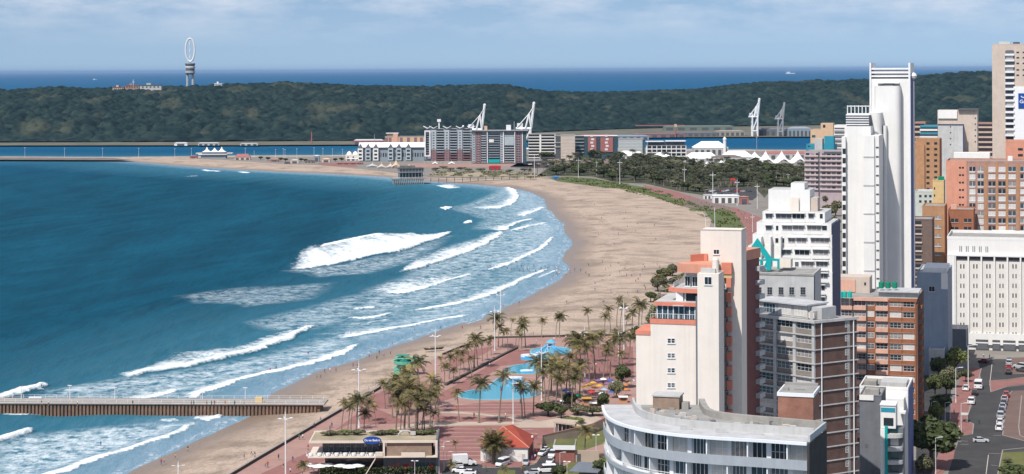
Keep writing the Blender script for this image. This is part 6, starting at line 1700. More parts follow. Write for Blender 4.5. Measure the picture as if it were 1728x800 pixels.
# block with butterfly roofs
root, f, W, H, st = far_slab('waterfront_apartments', 'grey blue waterfront apartment block with V shaped roof wings and a white frame', 719, 797, 218, 276, 16, GRB, 1, 1)
n = 13; st = (H - 3) / n
for j, (a, c, kind) in enumerate([(717.5, 727, 'f'), (728, 737, 'w'), (737.5, 750, 'b'), (750.5, 759, 'w'), (760, 772, 'b'), (773, 781, 'w'), (782, 794, 'b'), (794.5, 797, 'w')]):
    xa, xb = f.x(a), f.x(c)
    if kind == 'w':
        f.part('panel_strip', GRB2, (xa, xb, -1.4, -.01, 18, H - 1)); f.part('plum_strip', PLUM, (xa, xb, -1.4, -.01, 4, 17.9))
        for k in range(n - 1): window(f, (xa + xb) / 2, 4 + st * k, 2.2, 1.4, y=-1.4, g=GL[3])
    elif kind == 'b':
        for k in range(n): z = 3 + st * k; f.part('balcony', GRB2 if k > 3 else PLUM, (xa, xb, -2.4, -.01, z, z + .25), (xa, xb, -2.45, -2.3, z + .25, z + 1.0)); window(f, (xa + xb) / 2, z + .4, (xb - xa) * .85, 2.2, g=GL[0])
for px in (722, 732, 755, 777, 796):
    x = f.x(px)
    for s in (-1, 1):
        b = MB(); q = [(x, H + .6), (x + s * 4.6, H + 3.0), (x + s * 4.6, H + 3.4), (x, H + 1.1)]
        b.v = [f.P(a, -2, c) for a, c in q] + [f.P(a, 10, c) for a, c in q]; b.f = [(0, 1, 2, 3), (7, 6, 5, 4), (0, 4, 5, 1), (1, 5, 6, 2), (2, 6, 7, 3), (3, 7, 4, 0)]; b.m = [0] * 6; b.obj('roof_wing', WHITE2, root)
xa, xb = f.x(717.3), f.x(727.3); z0, z1 = f.at(720, 262)[1], f.at(720, 222)[1]
f.part('white_frame', WHITE2, (xa, xa + 1.2, -3.2, -2.5, z0, z1), (xb - 1.2, xb, -3.2, -2.5, z0, z1), (xa, xb, -3.2, -2.5, z1, z1 + 1.2), (xa, xb, -3.2, -2.5, z0 - 1.2, z0))
for k in range(10): window(f, (xa + xb) / 2, z0 + .8 + 2.6 * k, 3.6, 1.5, g=GL[0])
f.part('chimney', WHITE2, (f.x(740.5), f.x(742.5), 4, 5.5, H, H + 8)); f.part('chimney_head', WHITE2, (f.x(738.5), f.x(744.5), 3, 6.5, H + 8, H + 11)); f.part('podium', CONC, (-3, W, -6, -3, 2, 5)); f.part('roof_box', WHITE2, (f.x(781), f.x(783.5), 3, 6, H + .5, H + 4))
excess(root, 'window')
root, f, W, H, st = far_slab('waterfront_apartments', 'grey and teal waterfront apartment block under a long thin flat roof', 797, 888, 222, 276, 18, GRB, 1, 1)
f.part('thin_roof', STEEL, (-1, W + 3, -4, 18, H + .6, H + 1.3)); n = 13; st = (H - 3) / n
for (a, c, m, kind) in [(798, 803, GRB2, 'w'), (804, 812, PLUM, 'w'), (813, 821, GRB2, 'b'), (825, 844, GRB, 'b'), (845, 850, GRB2, 'w'), (852, 869, GRB2, 'b'), (870, 881, PLUM, 'w'), (881.5, 883, WHITE2, 'p'), (884, 889, DTEAL, 'p')]:
    xa, xb = f.x(a), f.x(c)
    if kind != 'b': f.part('panel_strip', m, (xa, xb, -1.4, -.01, 3, H - 1))
    for k in range(n - 1):
        z = 3.6 + st * k
        if kind == 'w': window(f, (xa + xb) / 2, z, (xb - xa) * .55, 1.3, y=-1.4, g=GL[0], fr=WHITE2)
        if kind == 'b': f.part('balcony', m, (xa, xb, -2.4, -.01, z - .3, z - .1), (xa, xb, -2.45, -2.3, z - .1, z + .7)); window(f, (xa + xb) / 2, z, (xb - xa) * .9, 1.9, g=GL[random.choice([0, 0, 3])])
for a in (823, 850.5, 869.5): f.part('column', WHITE2, (f.x(a) - .4, f.x(a) + .4, -3, -1.5, 3, H))
f.part('panel_block', GRB2, (f.x(852), f.x(868), -2.7, -2.5, f.at(860, 245)[1], f.at(860, 230)[1])); f.part('panel_block', WHITE, (f.x(826), f.x(834), -2.7, -2.5, f.at(830, 240)[1], f.at(830, 235)[1])); f.part('green_base', TEAL, (f.x(825), f.x(844), -2.7, -2.5, 3, 7))
f.part('roof_box', WHITE2, (f.x(855), f.x(863), 2, 8, H + 1.3, H + 7)); f.part('aerial', STEEL, (f.x(868), f.x(869), 4, 4.7, H + 1.3, H + 11)); f.part('roof_box', PEACH, (f.x(818), f.x(823), 2, 8, H + 1.3, H + 6))
excess(root, 'window')
root, f, W, H, st = far_slab('white_banded_block', 'white horizontally banded block right of the teal grey apartments', 892, 938, 227, 268, 16, GRB, 8, 1, WHITE, GL[0]); f.part('pier', WHITE, (f.x(911), f.x(914), -1.9, -1.7, 2, H)); f.part('end_frame', WHITE, (W - 1, W, -2, -.01, 8, H))
root, f, W, H, st = far_slab('dark_gap_block', 'narrow dark recessed block between the white banded and cream slabs', 936, 948, 230, 268, 12, DGREY, 6, 1, None, None); f.part('balcony', LGREY, (0, W, -1, -.01, H - 8, H - 7.2), (0, W, -1, -.01, H - 13, H - 12.2))
root, f, W, H, st = far_slab('cream_slab_block', 'blank cream slab block with faint horizontal joints', 947, 971, 228, 270, 16, BEIGE, 1, 1)
for k in range(7): f.part('joint', LGREY, (.3, W - .3, -.14, -.01, 6 + k * 3.9, 6.4 + k * 3.9))
root, f, W, H, st = far_slab('dark_and_red_block', 'dark glazed block with dusky red panels and thin white roof', 971, 1043, 230, 268, 16, DTEAL, 8, 1, None, GL[1], roof=WHITE2); 
for k in range(7): f.part('balcony', LGREY, (0, f.x(986), -1.4, -.2, 5 + 4 * k, 5.5 + 4 * k))
for a, c in ((993, 1007), (1014, 1035)):
    f.part('red_panel', FARR, (f.x(a), f.x(c), -1.2, -.2, 10, H - 1.5))
    for k in range(5): window(f, f.x((a + c) / 2 + (k % 2) * 1.5 - .7), 12 + 4 * k, 3.4, 2.2, y=-1.2, g=mat('white_blind', (.7, .7, .7)))
root, f, W, H, st = far_slab('pale_panel_block', 'pale grey green panel clad block in front of the harbour', 1045, 1085, 235, 262, 18, PALEG, 5, 1, None, mat('pale_glazing', (.42, .45, .46), .4)); f.part('teal_end', DTEAL, (W, W + 3, 1, 17, 2, H - 3))
root, f, W, H, st = far_slab('white_terrace_block', 'low white framed office block with two floating roof slabs', 1092, 1158, 246, 266, 16, WHITE, 3, 1, WHITE, GL[0]); f.part('upper_storey', GL[1], (f.x(1094), f.x(1156), 1, 12, H + .5, H + 4.5)); f.part('floating_roof', WHITE2, (f.x(1091), f.x(1121), -2, 13, H + 4.6, H + 5.4), (f.x(1124), f.x(1158), -2, 13, H + 5.0, H + 5.8))
for k in range(9): f.part('column', WHITE2, (W * k / 8 - .4, W * k / 8 + .4, -2.0, -1.7, 2, H))
# white roofed shops with gables
root, f, W, H, st = far_slab('gabled_waterfront_hall', 'long grey waterfront hall with a bright white roof and pointed dormers', 607, 717, 249, 272, 18, GRB, 1, 1)
b = MB(); q = [(-1, -2), (W + 1, -2), (W + 1, 18), (-1, 18)]; zr = H + 5.5
P0 = [f.P(-1, -2, H + .4), f.P(W + 1, -2, H + .4), f.P(W + 1, 9, zr), f.P(-1, 9, zr), f.P(-1, 20, H + .4), f.P(W + 1, 20, H + .4)]
b.v = P0 + [tuple(Vector(p) - Vector((0, 0, .4))) for p in P0]; b.f = [(0, 1, 2, 3), (3, 2, 5, 4), (7, 6, 9, 8), (8, 9, 10, 11), (0, 6, 7, 1), (4, 5, 11, 10), (0, 3, 9, 6), (3, 4, 10, 9), (1, 7, 8, 2), (2, 8, 11, 5)]; b.m = [0] * 10; b.obj('pitched_roof', TENT, root)
for px in (609, 622, 635, 660, 674, 690):
    x = f.x(px); b = MB(); b.v = [f.P(x - 3.4, -3.2, H - .8), f.P(x + 3.4, -3.2, H - .8), f.P(x, -3.2, H + 4), f.P(x - 3.4, 4, H - .8), f.P(x + 3.4, 4, H - .8), f.P(x, 5, H + 4)]; b.f = [(0, 1, 2), (5, 4, 3), (0, 2, 5, 3), (2, 1, 4, 5), (1, 0, 3, 4)]; b.m = [0] * 5; b.obj('gable', SLATE, root); f.part('gable_bay', WHITE if px % 2 else GRB2, (x - 3, x + 3, -3.1, -.02, 3, H - .9))
    for k in range(3): window(f, x, 4.5 + 4.2 * k, 3.6, 2.2, y=-3.1, g=GL[0])
for k in range(26): window(f, 2 + (W - 4) * k / 25, 7, 1.6, 4.5, g=GL[random.choice([0, 1, 3])])
root, f, W, H, st = far_slab('pink_flats', 'pinkish flats with dark balconies behind the white roofed hall', 650, 718, 231, 262, 14, PEACH, 1, 1)
f.part('tower_end', SALMON, (f.x(664), f.x(672), -1, 12, 2, H + 4)); f.part('upper_room', PEACH, (f.x(654), f.x(671), 1, 12, H + .5, H + 3.6)); f.part('roof_slab', WHITE2, (f.x(652), f.x(673), -1, 13, H + 4.1, H + 4.6))
for a in (653, 659, 678, 690, 702, 712): f.part('balcony_recess', PLUM, (f.x(a) - 1.8, f.x(a) + 1.8, -.1, -.01, H - 9, H - 1))
# domed pavilion
g = G(604, 269); root = thing('domed_pavilion', 'low white pavilion with four little white domes', 'pavilion', g); s = g.y / F
MB().box(-21 * s, 22 * s, 0, 10, 0, 5.5).obj('wall', CREAM, root)
for k in range(4): MB().lathe([(4.4 * s, 5.5), (4.2 * s, 6.8), (3 * s, 8.2), (1.2 * s, 9.2), (.1, 9.6)], 14, (-15 + 10.3 * k) * s, 4).obj('dome', TENT, root)
for k in range(5): MB().box((-18 + 9 * k) * s, (-15.5 + 9 * k) * s, -.1, -.01, .1, 3.6).obj('doorway', DGREY, root)
# pointed tents and sandy pavilions on the esplanade
def marquee(label, px, py, wpx, hpx, peaks, name='marquee', m=TENT, base=True, group=None, d=10, lift=.28):
    g = G(px, py); s = g.y / F; t = thing(name, label, 'marquee', g, 0, group); W = wpx * s; H = hpx * s; k = peaks; w = W / k; NX = 8 * k; NY = 8
    X, Yv = np.meshgrid(np.linspace(-W / 2, W / 2, NX + 1), np.linspace(0, d, NY + 1)); ph = ((X + W / 2) / w) % 1.0
    r = np.hypot((ph - .5) * 2, (Yv / d - .5) * 1.6); Z = H * (lift + (1 - lift) * np.clip(1 - r, 0, 1) ** 1.5) - .10 * H * np.cos((ph) * 2 * math.pi) * (np.abs(Yv / d - .5) * 2) ** 2
    o = link('canopy', grid_mesh('canopy', X, Yv, Z, [m]), t); sm_ = o.modifiers.new('thickness', 'SOLIDIFY'); sm_.thickness = .12
    for i in range(k): x = -W / 2 + w * (i + .5); MB().tube((x, d / 2, 0), (x, d / 2, H + 1.2), .16, n=6).obj('mast', METAL, t)
    for i in range(k + 1): x = -W / 2 + w * i; MB().tube((x * .99, .3, 0), (x * .99, .3, H * lift), .14, n=6).obj('corner_post', METAL, t)
    return t
marquee('row of three small white marquee sails above the palms', 1198, 284, 66, 14, 3, d=26); marquee('row of three big white marquee sails right of the palms', 1323, 283, 82, 27, 3, d=34, lift=.38); marquee('single white sail left of the big marquee sails', 1276, 272, 28, 15, 1, d=26)
for i, (px, py, w, h, l) in enumerate([(651, 284, 30, 8, 'low sand coloured tent roof left of the pink peaked tent'), (668, 284, 16, 13, 'pink peaked tent on the beach esplanade'), (628, 282, 20, 6, 'flat pale tent at the left of the beach cafes'), (690, 285, 26, 7, 'pale tent right of the pink peaked tent'), (734, 277, 10, 4, 'small white tent at the foot of the V roofed block'), (762, 277, 12, 4, 'second small white tent under the V roofed block')]):
    marquee(l, px, py, w, h, 1 if i != 0 else 2, m=[BEIGE, PEACH, LGREY, BEIGE, TENT, TENT][i], d=10)
def hut(label, px, py, wpx, hpx, m, roofm, d=7, name='beach_hut', cat='hut', hip=0.25, doors=1):
    g = G(px, py); s = g.y / F; W = wpx * s; H = hpx * s; t = thing(name, label, cat, g); w = W / 2; h = H * (1 - hip)
    MB().box(-w, w, 0, d, 0, h).obj('wall', m, t); b = MB(); o = .35
    b.v = [(-w - o, -o, h), (w + o, -o, h), (w + o, d + o, h), (-w - o, d + o, h), (-w + min(w, d / 2) * .8, d / 2, H), (w - min(w, d / 2) * .8, d / 2, H)]; b.f = [(0, 1, 5, 4), (1, 2, 5), (2, 3, 4, 5), (3, 0, 4), (3, 2, 1, 0)]; b.m = [0] * 5; b.obj('roof', roofm, t)
    for k in range(doors): x = -w + W * (k + .5) / doors; MB().box(x - W / doors * .28, x + W / doors * .28, -.08, -.01, .1, h * .72).obj('opening', DGREY, t)
    return t
hut('low shed with dull red roof right of the peaked clubhouse', 409, 270, 26, 10, BEIGE, FARR, doors=3, hip=.5); hut('small red roofed hut left of the clubhouse', 326, 267.5, 12, 5, FARR, FARR); hut('brick coloured hut among the dunes', 463, 273, 14, 5, FARR, PINKB); hut('pale beach hut left of the dark thicket', 497, 276, 14, 7, BEIGE, LGREY); hut('square grey beach kiosk with a flat top', 534, 273, 9, 11, GRB, WHITE2, hip=.1); hut('pale hut right of the grey kiosk', 550, 274, 14, 7, BEIGE, PEACH); hut('long low brown beach building', 522, 275, 16, 5, STONE, DGREY, doors=3); hut('red brown wall shed on the far beach', 590, 277.5, 44, 3.5, FARR, FARR, doors=4); hut('beached dark boat shed near the far shore', 484, 277, 9, 4, PLUM, DGREY)
hut('red striped kiosk on the far esplanade', 835, 287.5, 20, 8, RED, RED, doors=3, hip=.2); hut('white hut by the yellow beach stalls', 604, 271, 40, 4, CREAM, WHITE2, doors=5); hut('blue kiosk beside the green dune strip', 938, 303, 9, 6, mat('kiosk_blue', (.05, .22, .5)), mat('kiosk_blue', (.05, .2, .5)))
for i, (x, y) in enumerate([(474, 272), (482, 273), (508, 273), (516, 274), (566, 273), (440, 270), (452, 271), (576, 272)]): tree(x, y, 9, 6, f'dark bush among the distant beach huts, {ordn(i, 8)}', 3, 'bush', 'bush')
for i, (x, y) in enumerate([(735, 288), (748, 285), (760, 288), (778, 287), (790, 289), (812, 289), (860, 291), (885, 289)]): tree(x, y, 17, 5, f'low dune bush below the far apartments, {ordn(i, 8)}', 4, 'bush', 'bush')
# clubhouse with three white peaks
g = G(361, 267.5); s = g.y / F; t = thing('clubhouse', 'grey clubhouse with three white tent peaks at the harbour mouth', 'clubhouse', g)
MB().box(-22 * s, 20 * s, 0, 12, 0, 4.6).obj('lower_wall', GRB, t); MB().box(-26 * s, 22 * s, -2, 12, 4.6, 5.3).obj('balcony_slab', WHITE2, t); MB().box(-19 * s, 20 * s, 0, 12, 5.3, 11 * s).obj('upper_wall', SLATE, t); MB().box(-31 * s, -20 * s, 1, 11, 5.31, 9.5 * s).obj('side_room', LGREY, t); MB().box(21 * s, 31 * s, 1, 11, 5.31, 9.5 * s).obj('side_room', LGREY, t)
for k, x in enumerate((-13, 0, 12)): MB().lathe([(8.4 * s, 11 * s), (5 * s, 12.4 * s), (2.2 * s, 14.8 * s), (.3, (19 - (k == 1) * 1.5) * s)], 12, x * s, 6).obj('roof_peak', TENT, t)
# halls and sheds round the harbour basin
hut('long low brown roofed hall in front of the dark and red block', 1000, 283, 130, 11, mat('brown_hall_wall', (.23, .17, .15)), mat('brown_hall_roof', (.20, .15, .13)), d=30, name='low_hall', cat='hall', hip=.35, doors=9)
hut('white hipped roof pavilion with a small white turret', 1200, 262, 58, 23, LGREY, TENT, d=26, name='hipped_pavilion', cat='pavilion', hip=.45, doors=6); g = G(1223, 262); MB_t = thing('white_turret', 'small white turret with domed cap beside the hipped pavilion', 'turret', g); s = g.y / F; MB().lathe([(2.6 * s, 0), (2.6 * s, 26 * s), (3.2 * s, 26.2 * s), (3.0 * s, 28 * s), (1.5 * s, 30 * s), (.2, 31.5 * s)], 12).obj('shaft', WHITE, MB_t)
for i, (x, y, w, h, l) in enumerate([(1185, 274, 60, 16, 'left of two broad white vaulted roofs by the basin'), (1245, 272, 54, 17, 'right of two broad white vaulted roofs by the basin'), (1060, 268, 40, 13, 'low white vaulted roof in front of the pale block'), (1077, 266.5, 32, 10, 'flat white roof left of the white terrace block'), (1118, 270, 34, 12, 'flat white roof below the white terrace block')]):
    hut(l, x, y, w, h, LGREY, TENT, d=22, name='vaulted_hall', cat='hall', hip=.6, doors=5)
hut('long dusky red roofed shed behind the big sails', 1335, 268, 96, 12, LGREY, FARR, d=16, name='long_shed', cat='shed', hip=.3, doors=8); hut('grey brown low roof between the small sails and the basin', 1228, 275, 50, 13, LGREY, mat('brown_hall_roof', (.2, .15, .13)), d=20, name='long_shed', cat='shed', doors=5)
hut('low white beach pavilion with big windows beside the car park', 1226, 343, 44, 14, WHITE, WHITE2, d=12, name='beach_pavilion', cat='pavilion', hip=.12, doors=4); hut('small square brick block beside the beach pavilion', 1256, 345, 15, 14, FARR, PINKB, d=6, name='brick_block', cat='hut', hip=.1); hut('white wall shed left of the beach pavilion', 1197, 336, 18, 8, WHITE, LGREY, name='beach_shed', cat='shed', hip=.1, doors=3); hut('small red playground structure in the palms', 1237, 312, 8, 12, FARR, RED, d=4, name='play_tower', cat='play tower', hip=.3)
# quay beyond the basin
for i, (x, y, w, h, m, l) in enumerate([(1112, 232, 90, 7, PLUM, 'long dark red quay shed left of the basin'), (1060, 236, 70, 8, GRB, 'long grey quay shed behind the pale block'), (1180, 230.5, 60, 8, SLATE, 'low dark quay shed behind the hipped pavilion'), (1232, 229, 50, 9, mat('mixed_cargo', (.32, .30, .26)), 'pale cargo stacks left of the tall crane'), (1310, 229, 60, 13, SLATE, 'dark container stacks behind the cranes'), (1350, 230, 40, 16, GRB, 'grey warehouse right of the two cranes'), (1180, 220, 120, 8, mat('dull_green_roof', (.16, .20, .17)), 'long dull green roofed warehouse under the bluff'), (1010, 234, 60, 7, FARR, 'dull red shed behind the dark and red block')]):
    hut(l, x, y, w, h, m, m, d=20, name='quay_shed', cat='shed', hip=.2, doors=6)
hut('white roofed quay building on the far bank', 305, 246, 22, 6, WHITE, LGREY, name='quay_building', cat='hut'); hut('low grey buildings on the far bank', 352, 245.5, 36, 5, LGREY, LGREY, name='quay_building', cat='hut', doors=4); hut('pale hut on the far bank right of the clubhouse', 420, 245.5, 30, 4, PALEG, LGREY, name='quay_building', cat='hut', doors=3); hut('long reddish quay shed left of the white roofed hall', 622, 244, 50, 9, FARR, LGREY, name='quay_shed', cat='shed', doors=5)
# container cranes
def crane(label, px, ybase, ytop, scx, m=METAL, Yo=None, mirror=1):
    Y = Yo or G(px, ybase).y; w = Wp(px, ybase, Y); t = thing('container_crane', label, 'crane', (w.x, w.y, 2.0), 0, 'container cranes'); H = Wp(px, ytop, Y).z - 2; s = H / 100 * scx; z = H / 100
    def bar(name, *segs, r=1.1):
        b = MB()
        for a, c in segs: b.tube((a[0] * s, a[1] * z, a[2] * z), (c[0] * s, c[1] * z, c[2] * z), r * z * 1.45, n=6)
        return b.obj(name, m, t)
    for y in (0, 16):
        for x in (-16, 12): bar('leg', ((x, y, 0), (x, y, 52)), r=1.5)
        bar('portal_beam', ((-16, y, 14), (12, y, 14)), r=1.4); bar('girder', ((-34, y * .7 + 2, 52), (16, y * .7 + 2, 52)), r=1.9); bar('brace', ((-16, y, 14), (12, y, 50)))
        bar('apex_leg', ((-4, y, 52), (8, y, 80)), r=1.2); bar('apex_leg', ((14, y, 52), (8, y, 80)), r=1.2); bar('boom', ((14, y * .7 + 2, 54), (23, y * .7 + 2, 100)), r=1.7); bar('backstay', ((8, y, 80), (-32, y, 53)), r=.5); bar('forestay', ((8, y, 80), (21, y, 92)), r=.6)
    bar('boom_tip', ((23, 2, 100), (23, 13, 100)), r=1.8); bar('cross_beam', ((-16, 0, 14), (-16, 16, 14))); bar('cross_beam', ((12, 0, 14), (12, 16, 14)))
    b = MB(); b.box(min(-30 * s, -12 * s), max(-30 * s, -12 * s), 1 * z, 15 * z, 53.8 * z, 62 * z); b.obj('machinery_house', m, t)
    return t
crane('left white container crane behind the apartments with its boom raised', 806, 262, 177, .6, Yo=2300); crane('right white container crane behind the apartments with its boom raised', 889, 262, 174, .6, Yo=2300)
crane('pale tall container crane standing on the basin quay', 1275, 230, 167, .5); crane('darker container crane right of the tall one on the quay', 1318, 230, 174, .5, m=STEEL)
# a jib crane and a radio mast behind
t = thing('jib_crane', 'low orange jib crane with a long horizontal jib by the basin', 'crane', G(1140, 232)); MB().tube((0, 0, 0), (0, 0, 20), .9).obj('tower', FARR, t); MB().box(-62, 14, -.5, .5, 18, 19.2).obj('jib', FARR, t); MB().box(-2, 2, -1.2, 1.2, 16, 20.5).obj('cab', PEACH, t)
t = thing('radio_mast', 'thin red lattice mast at the foot of the bluff', 'mast', G(526, 243)); MB().lathe([(1.0, 0), (.9, 12), (.3, 18)], 6).obj('lattice', FARR, t); MB().box(-.9, .9, -.9, .9, 12, 12.6).obj('platform', FARR, t)
t = thing('lattice_mast', 'thin tall mast rising left of the pink flats', 'mast', G(632, 262)); MB().lathe([(.4, 0), (.25, 26)], 6).obj('pole', STEEL, t); MB().box(-1.4, 1.4, -.2, .2, 20, 20.4).obj('spreader', STEEL, t)
t = thing('signal_mast', 'thin tall mast beside the big marquee sails', 'mast', G(1277, 258)); MB().lathe([(.4, 0), (.25, 24)], 6).obj('pole', STEEL, t); MB().box(-1.4, 1.4, -.2, .2, 19, 19.4).obj('spreader', STEEL, t)
# harbour control tower on the ridge
Yt = 4250.0; g = Wp(321, 143, Yt); s = Yt / F; z0 = g.z - 14
t = thing('control_tower', 'harbour control tower on the bluff crowned by an upright white oval ring', 'tower', (g.x, g.y, z0))
CT = mat('tower_concrete', (.42, .44, .45), .8, .08, .05)
for x in (-4.6, 4.6): MB().lathe([(3.0, 0), (2.6, 14 + 20 * s)], 10, x * s, 0).obj('leg', CT, t)
zz = 14 + 17 * s
MB().lathe([(5.5 * s, zz), (8.4 * s, zz + 4), (8.4 * s, zz + 8)], 14).obj('lower_gallery', CT, t); MB().lathe([(7.6 * s, zz + 8.2), (7.6 * s, zz + 14)], 14).obj('glazed_storey', SLATE, t); MB().lathe([(8.8 * s, zz + 14.1), (8.8 * s, zz + 17.5), (7.4 * s, zz + 19)], 14).obj('upper_gallery', CT, t); MB().lathe([(7.2 * s, zz + 19.1), (8.8 * s, zz + 23.5), (8.4 * s, zz + 25.5)], 14).obj('lookout', SLATE, t)
zc_ = 14 + (143 - 84.5) * s; b = MB(); prev = None
for k in range(29):
    w = k / 28 * 2 * math.pi; p = Vector((7.6 * s * math.sin(w), 0, zc_ + 19.5 * s * math.cos(w)))
    if prev is not None: b.tube(prev, p, 2.0, n=8, cap=False)
    prev = p
b.obj('oval_ring', METAL, t); MB().tube((0, 0, zz + 25), (0, 0, zc_ + 24 * s), .55, n=6).obj('spire', METAL, t)
for k in range(3): MB().tube((0, 0, zc_ + (-14 + 11 * k) * s), (0, 0, zc_ + (-9.5 + 11 * k) * s), 1.5, n=8).obj('white_drum', METAL, t)
for k in (-6, 6): MB().tube((k * s * .6, 0, zz + 25), (k * s, 0, zz + 33), .3, n=5).obj('aerial', METAL, t)
Yh = 3960.0
for (x0, x1, y0, y1, m, rm, l) in [(211, 235, 142, 153, mat('dull_ridge_render', (.36, .24, .19)), FARR, 'reddish signal station building on the ridge'), (236, 272, 141.5, 152, LGREY, mat('ridge_green_roof', (.10, .16, .11)), 'long green roofed building on the ridge right of the signal station'), (190, 209, 145, 153, BEIGE, FARR, 'small pale house on the ridge left of the signal station'), (362, 374, 139, 144, WHITE, WHITE, 'small white house on the ridge right of the control tower')]:
    a, c = Wp(x0, y1, Yh), Wp(x1, y0, Yh); t = thing('ridge_building', l, 'building', (a.x, a.y, a.z - 12)); W = c.x - a.x; H = c.z - a.z + 12
    MB().box(0, W, 0, 16, -12, H - 3).obj('wall', m, t); b = MB(); b.prism([(-1, -1), (W + 1, -1), (W + 1, 17), (-1, 17)], H - 3, H - 2); b.obj('roof', rm, t); MB().box(W * .3, W * .5, 2, 8, H - 2, H + 1.5).obj('roof_room', m, t)
    for k in range(5): MB().box(W * (.1 + .18 * k), W * (.18 + .18 * k), -.2, -.02, H - 8, H - 5).obj('window', DGREY, t)
w = Wp(225, 142, Yh); t = thing('flag_mast', 'short thin mast on the ridge above the signal station', 'mast', (w.x, w.y, w.z - 6)); MB().tube((0, 0, 0), (0, 0, 16), .5, n=6).obj('pole', METAL, t); MB().box(-3, 3, -.2, .2, 10, 10.6).obj('yard', METAL, t)
# ships
def ship(label, px, py, L, m=WHITE2):
    g = G(px, py, 0); t = thing('ship', label, 'ship', g); k = L / 2
    MB().prism([(-k, -L * .07), (k * .8, -L * .07), (k, 0), (k * .8, L * .07), (-k, L * .07)], -1, L * .07).obj('hull', m, t); MB().box(-k * .8, -k * .1, -L * .05, L * .05, L * .07, L * .2).obj('superstructure', m, t); MB().box(-k * .5, -k * .35, -L * .02, L * .02, L * .2, L * .27).obj('funnel', DGREY, t)
ship('tiny white ship near the horizon on the right', 1334, 124.5, 200); ship('tiny white boat on the open sea left of the ridge buildings', 160, 134.5, 55)
# ================================================================== BEACHFRONT BUILDINGS AND FURNITURE
def at(o, z=None):  # small placement helper: the point's local offset from a thing
    return o
# ---- flat roofed cafe
fy = G(640, 801).y
CF = building('flat_roofed_cafe', 'two storey flat roofed cafe with open terrace, stone panel and blue oval sign', 520, 800, fy, 'cafe')
f = Face(520, fy, 0.0, CF); W = f.x(737); Hr = f.at(600, 744)[1]; Hm = f.at(600, 769)[1]
CRB = mat('cream_fascia', (.66, .58, .50), .8, .06, .5)
f.part('roof_slab', CRB, (0, W, -1.2, 12, Hr - .35, Hr)); f.part('roof_planting', DUNEB, (.3, W - .3, -.9, 11.6, Hr + .002, Hr + .06)); f.part('roof_edge', CRB, (0, W, 11.6, 12, Hr, Hr + .4), (0, W, -1.2, -.9, Hr + .001, Hr + .25))
f.part('floor_slab', CRB, (-.3, W, -1.4, 12, Hm - .3, Hm)); x1 = f.x(645)
f.part('upper_glazing', GL[1], (f.x(540), x1, 4.0, 11.5, Hm, Hr - .36)); f.part('lower_glazing', GL[0], (f.x(545), x1, 2.5, 11.5, 2, Hm - .31))
for k in range(12): f.part('mullion', STEEL, (f.x(540) + k * 1.45, f.x(540) + k * 1.45 + .08, 3.9, 3.99, Hm, Hr - .36))
f.part('pillar', CRB, (x1, x1 + .5, -1.3, .2, Hm, Hr - .36)); f.part('pillar', CRB, (W - .6, W, -1.3, .2, Hm, Hr - .36)); f.part('stone_panel', STONE, (f.x(651), f.x(727), -.6, 11, Hm, Hr - .36)); f.part('cream_panel', CRB, (f.x(676), f.x(716), -1.6, -1.41, Hm - .2, Hm + 1.1)); f.part('service_hatch', CRB, (f.x(633), f.x(645), -1.5, -.6, Hm, Hm + 1.1))
f.part('side_wall', SLATE, (W - .5, W - .05, .2, 14, 2, Hr + .4)); f.part('lower_wall', SLATE, (x1, W - .51, .8, 11, 2, Hm - .31))
for k, (a, c, m) in enumerate([(655, 664, FARR), (665, 673, FARR), (678, 686, RED), (688, 696, FARR), (722, 729, RED)]): f.part('red_panel', m, (f.x(a), f.x(c), .6, .79, 2.9 + (k % 2) * .8, 4.6 + (k % 2) * .3))
for k in range(6): f.part('display_window', GL[1] if k % 2 else GL[5], (f.x(689) + k * 1.1, f.x(689) + k * 1.1 + .8, .62, .785, 2.6, 5.0))
f.part('terrace_rail', METAL, (0, x1, -1.35, -1.3, Hm + .95, Hm + 1.0), *[(k * 1.2, k * 1.2 + .04, -1.35, -1.31, Hm, Hm + .95) for k in range(16)])
b = MB(); 
q = [f.P(f.x(633), -1.6, Hm - .1), f.P(f.x(633), -1.6, Hm - .45), f.P(f.x(616), -1.6, 2.3), f.P(f.x(616), -1.6, 2.7)]; q2 = [(a, c - 1.2, d) for a, c, d in q]
b.v = q + q2; b.f = [(0, 1, 2, 3), (7, 6, 5, 4), (0, 4, 5, 1), (1, 5, 6, 2), (2, 6, 7, 3), (3, 7, 4, 0)]; b.m = [0] * 6; b.obj('stair', CRB, CF)
sg = thing('blue_oval_sign', 'blue oval restaurant sign with white lettering on the cafe roof edge', 'sign', Wp(628, 743, fy - 1.6))
b = MB(); n = 28; ring = [(2.35 * math.cos(k / n * 6.2832), .98 * math.sin(k / n * 6.2832)) for k in range(n)]
b.v = [(x, -.12, z) for x, z in ring] + [(x, .12, z) for x, z in ring]; b.f = [tuple(range(n)), tuple(range(2 * n - 1, n - 1, -1))] + [(k, n + k, n + (k + 1) % n, (k + 1) % n) for k in range(n)]; b.m = [0] * len(b.f)
b.obj('board', SIGNB, sg)
t_ = link('lettering', text_mesh('Ocean Basket', .72, .02, WHITE2, bold=.022), sg); t_.rotation_euler = (R(90), 0, 0); t_.location = (0, -.16, 0)
MB().box(-1.9, -1.8, .13, .2, -1.4, .4).box(1.8, 1.9, .13, .2, -1.4, .4).obj('bracket', STEEL, sg)
Zr_ = Hr + .07
def roofg(px, dy, lab, name, cat): p = f.P(f.x(px), dy, 0); return thing(name, lab, cat, (p[0] + CF.location.x, p[1] + CF.location.y, Zr_))
def shrubs(px, w, d, h, lab, v=2, yoff=6.0):
    t = roofg(px, yoff, lab, 'planter_shrub', 'shrub'); tm, cm = TP[v]; t.scale = (w / 8, d / 8, h / 7); link('crown', cm, t).location = (0, 0, -1.5); link('trunk', tm, t); return t
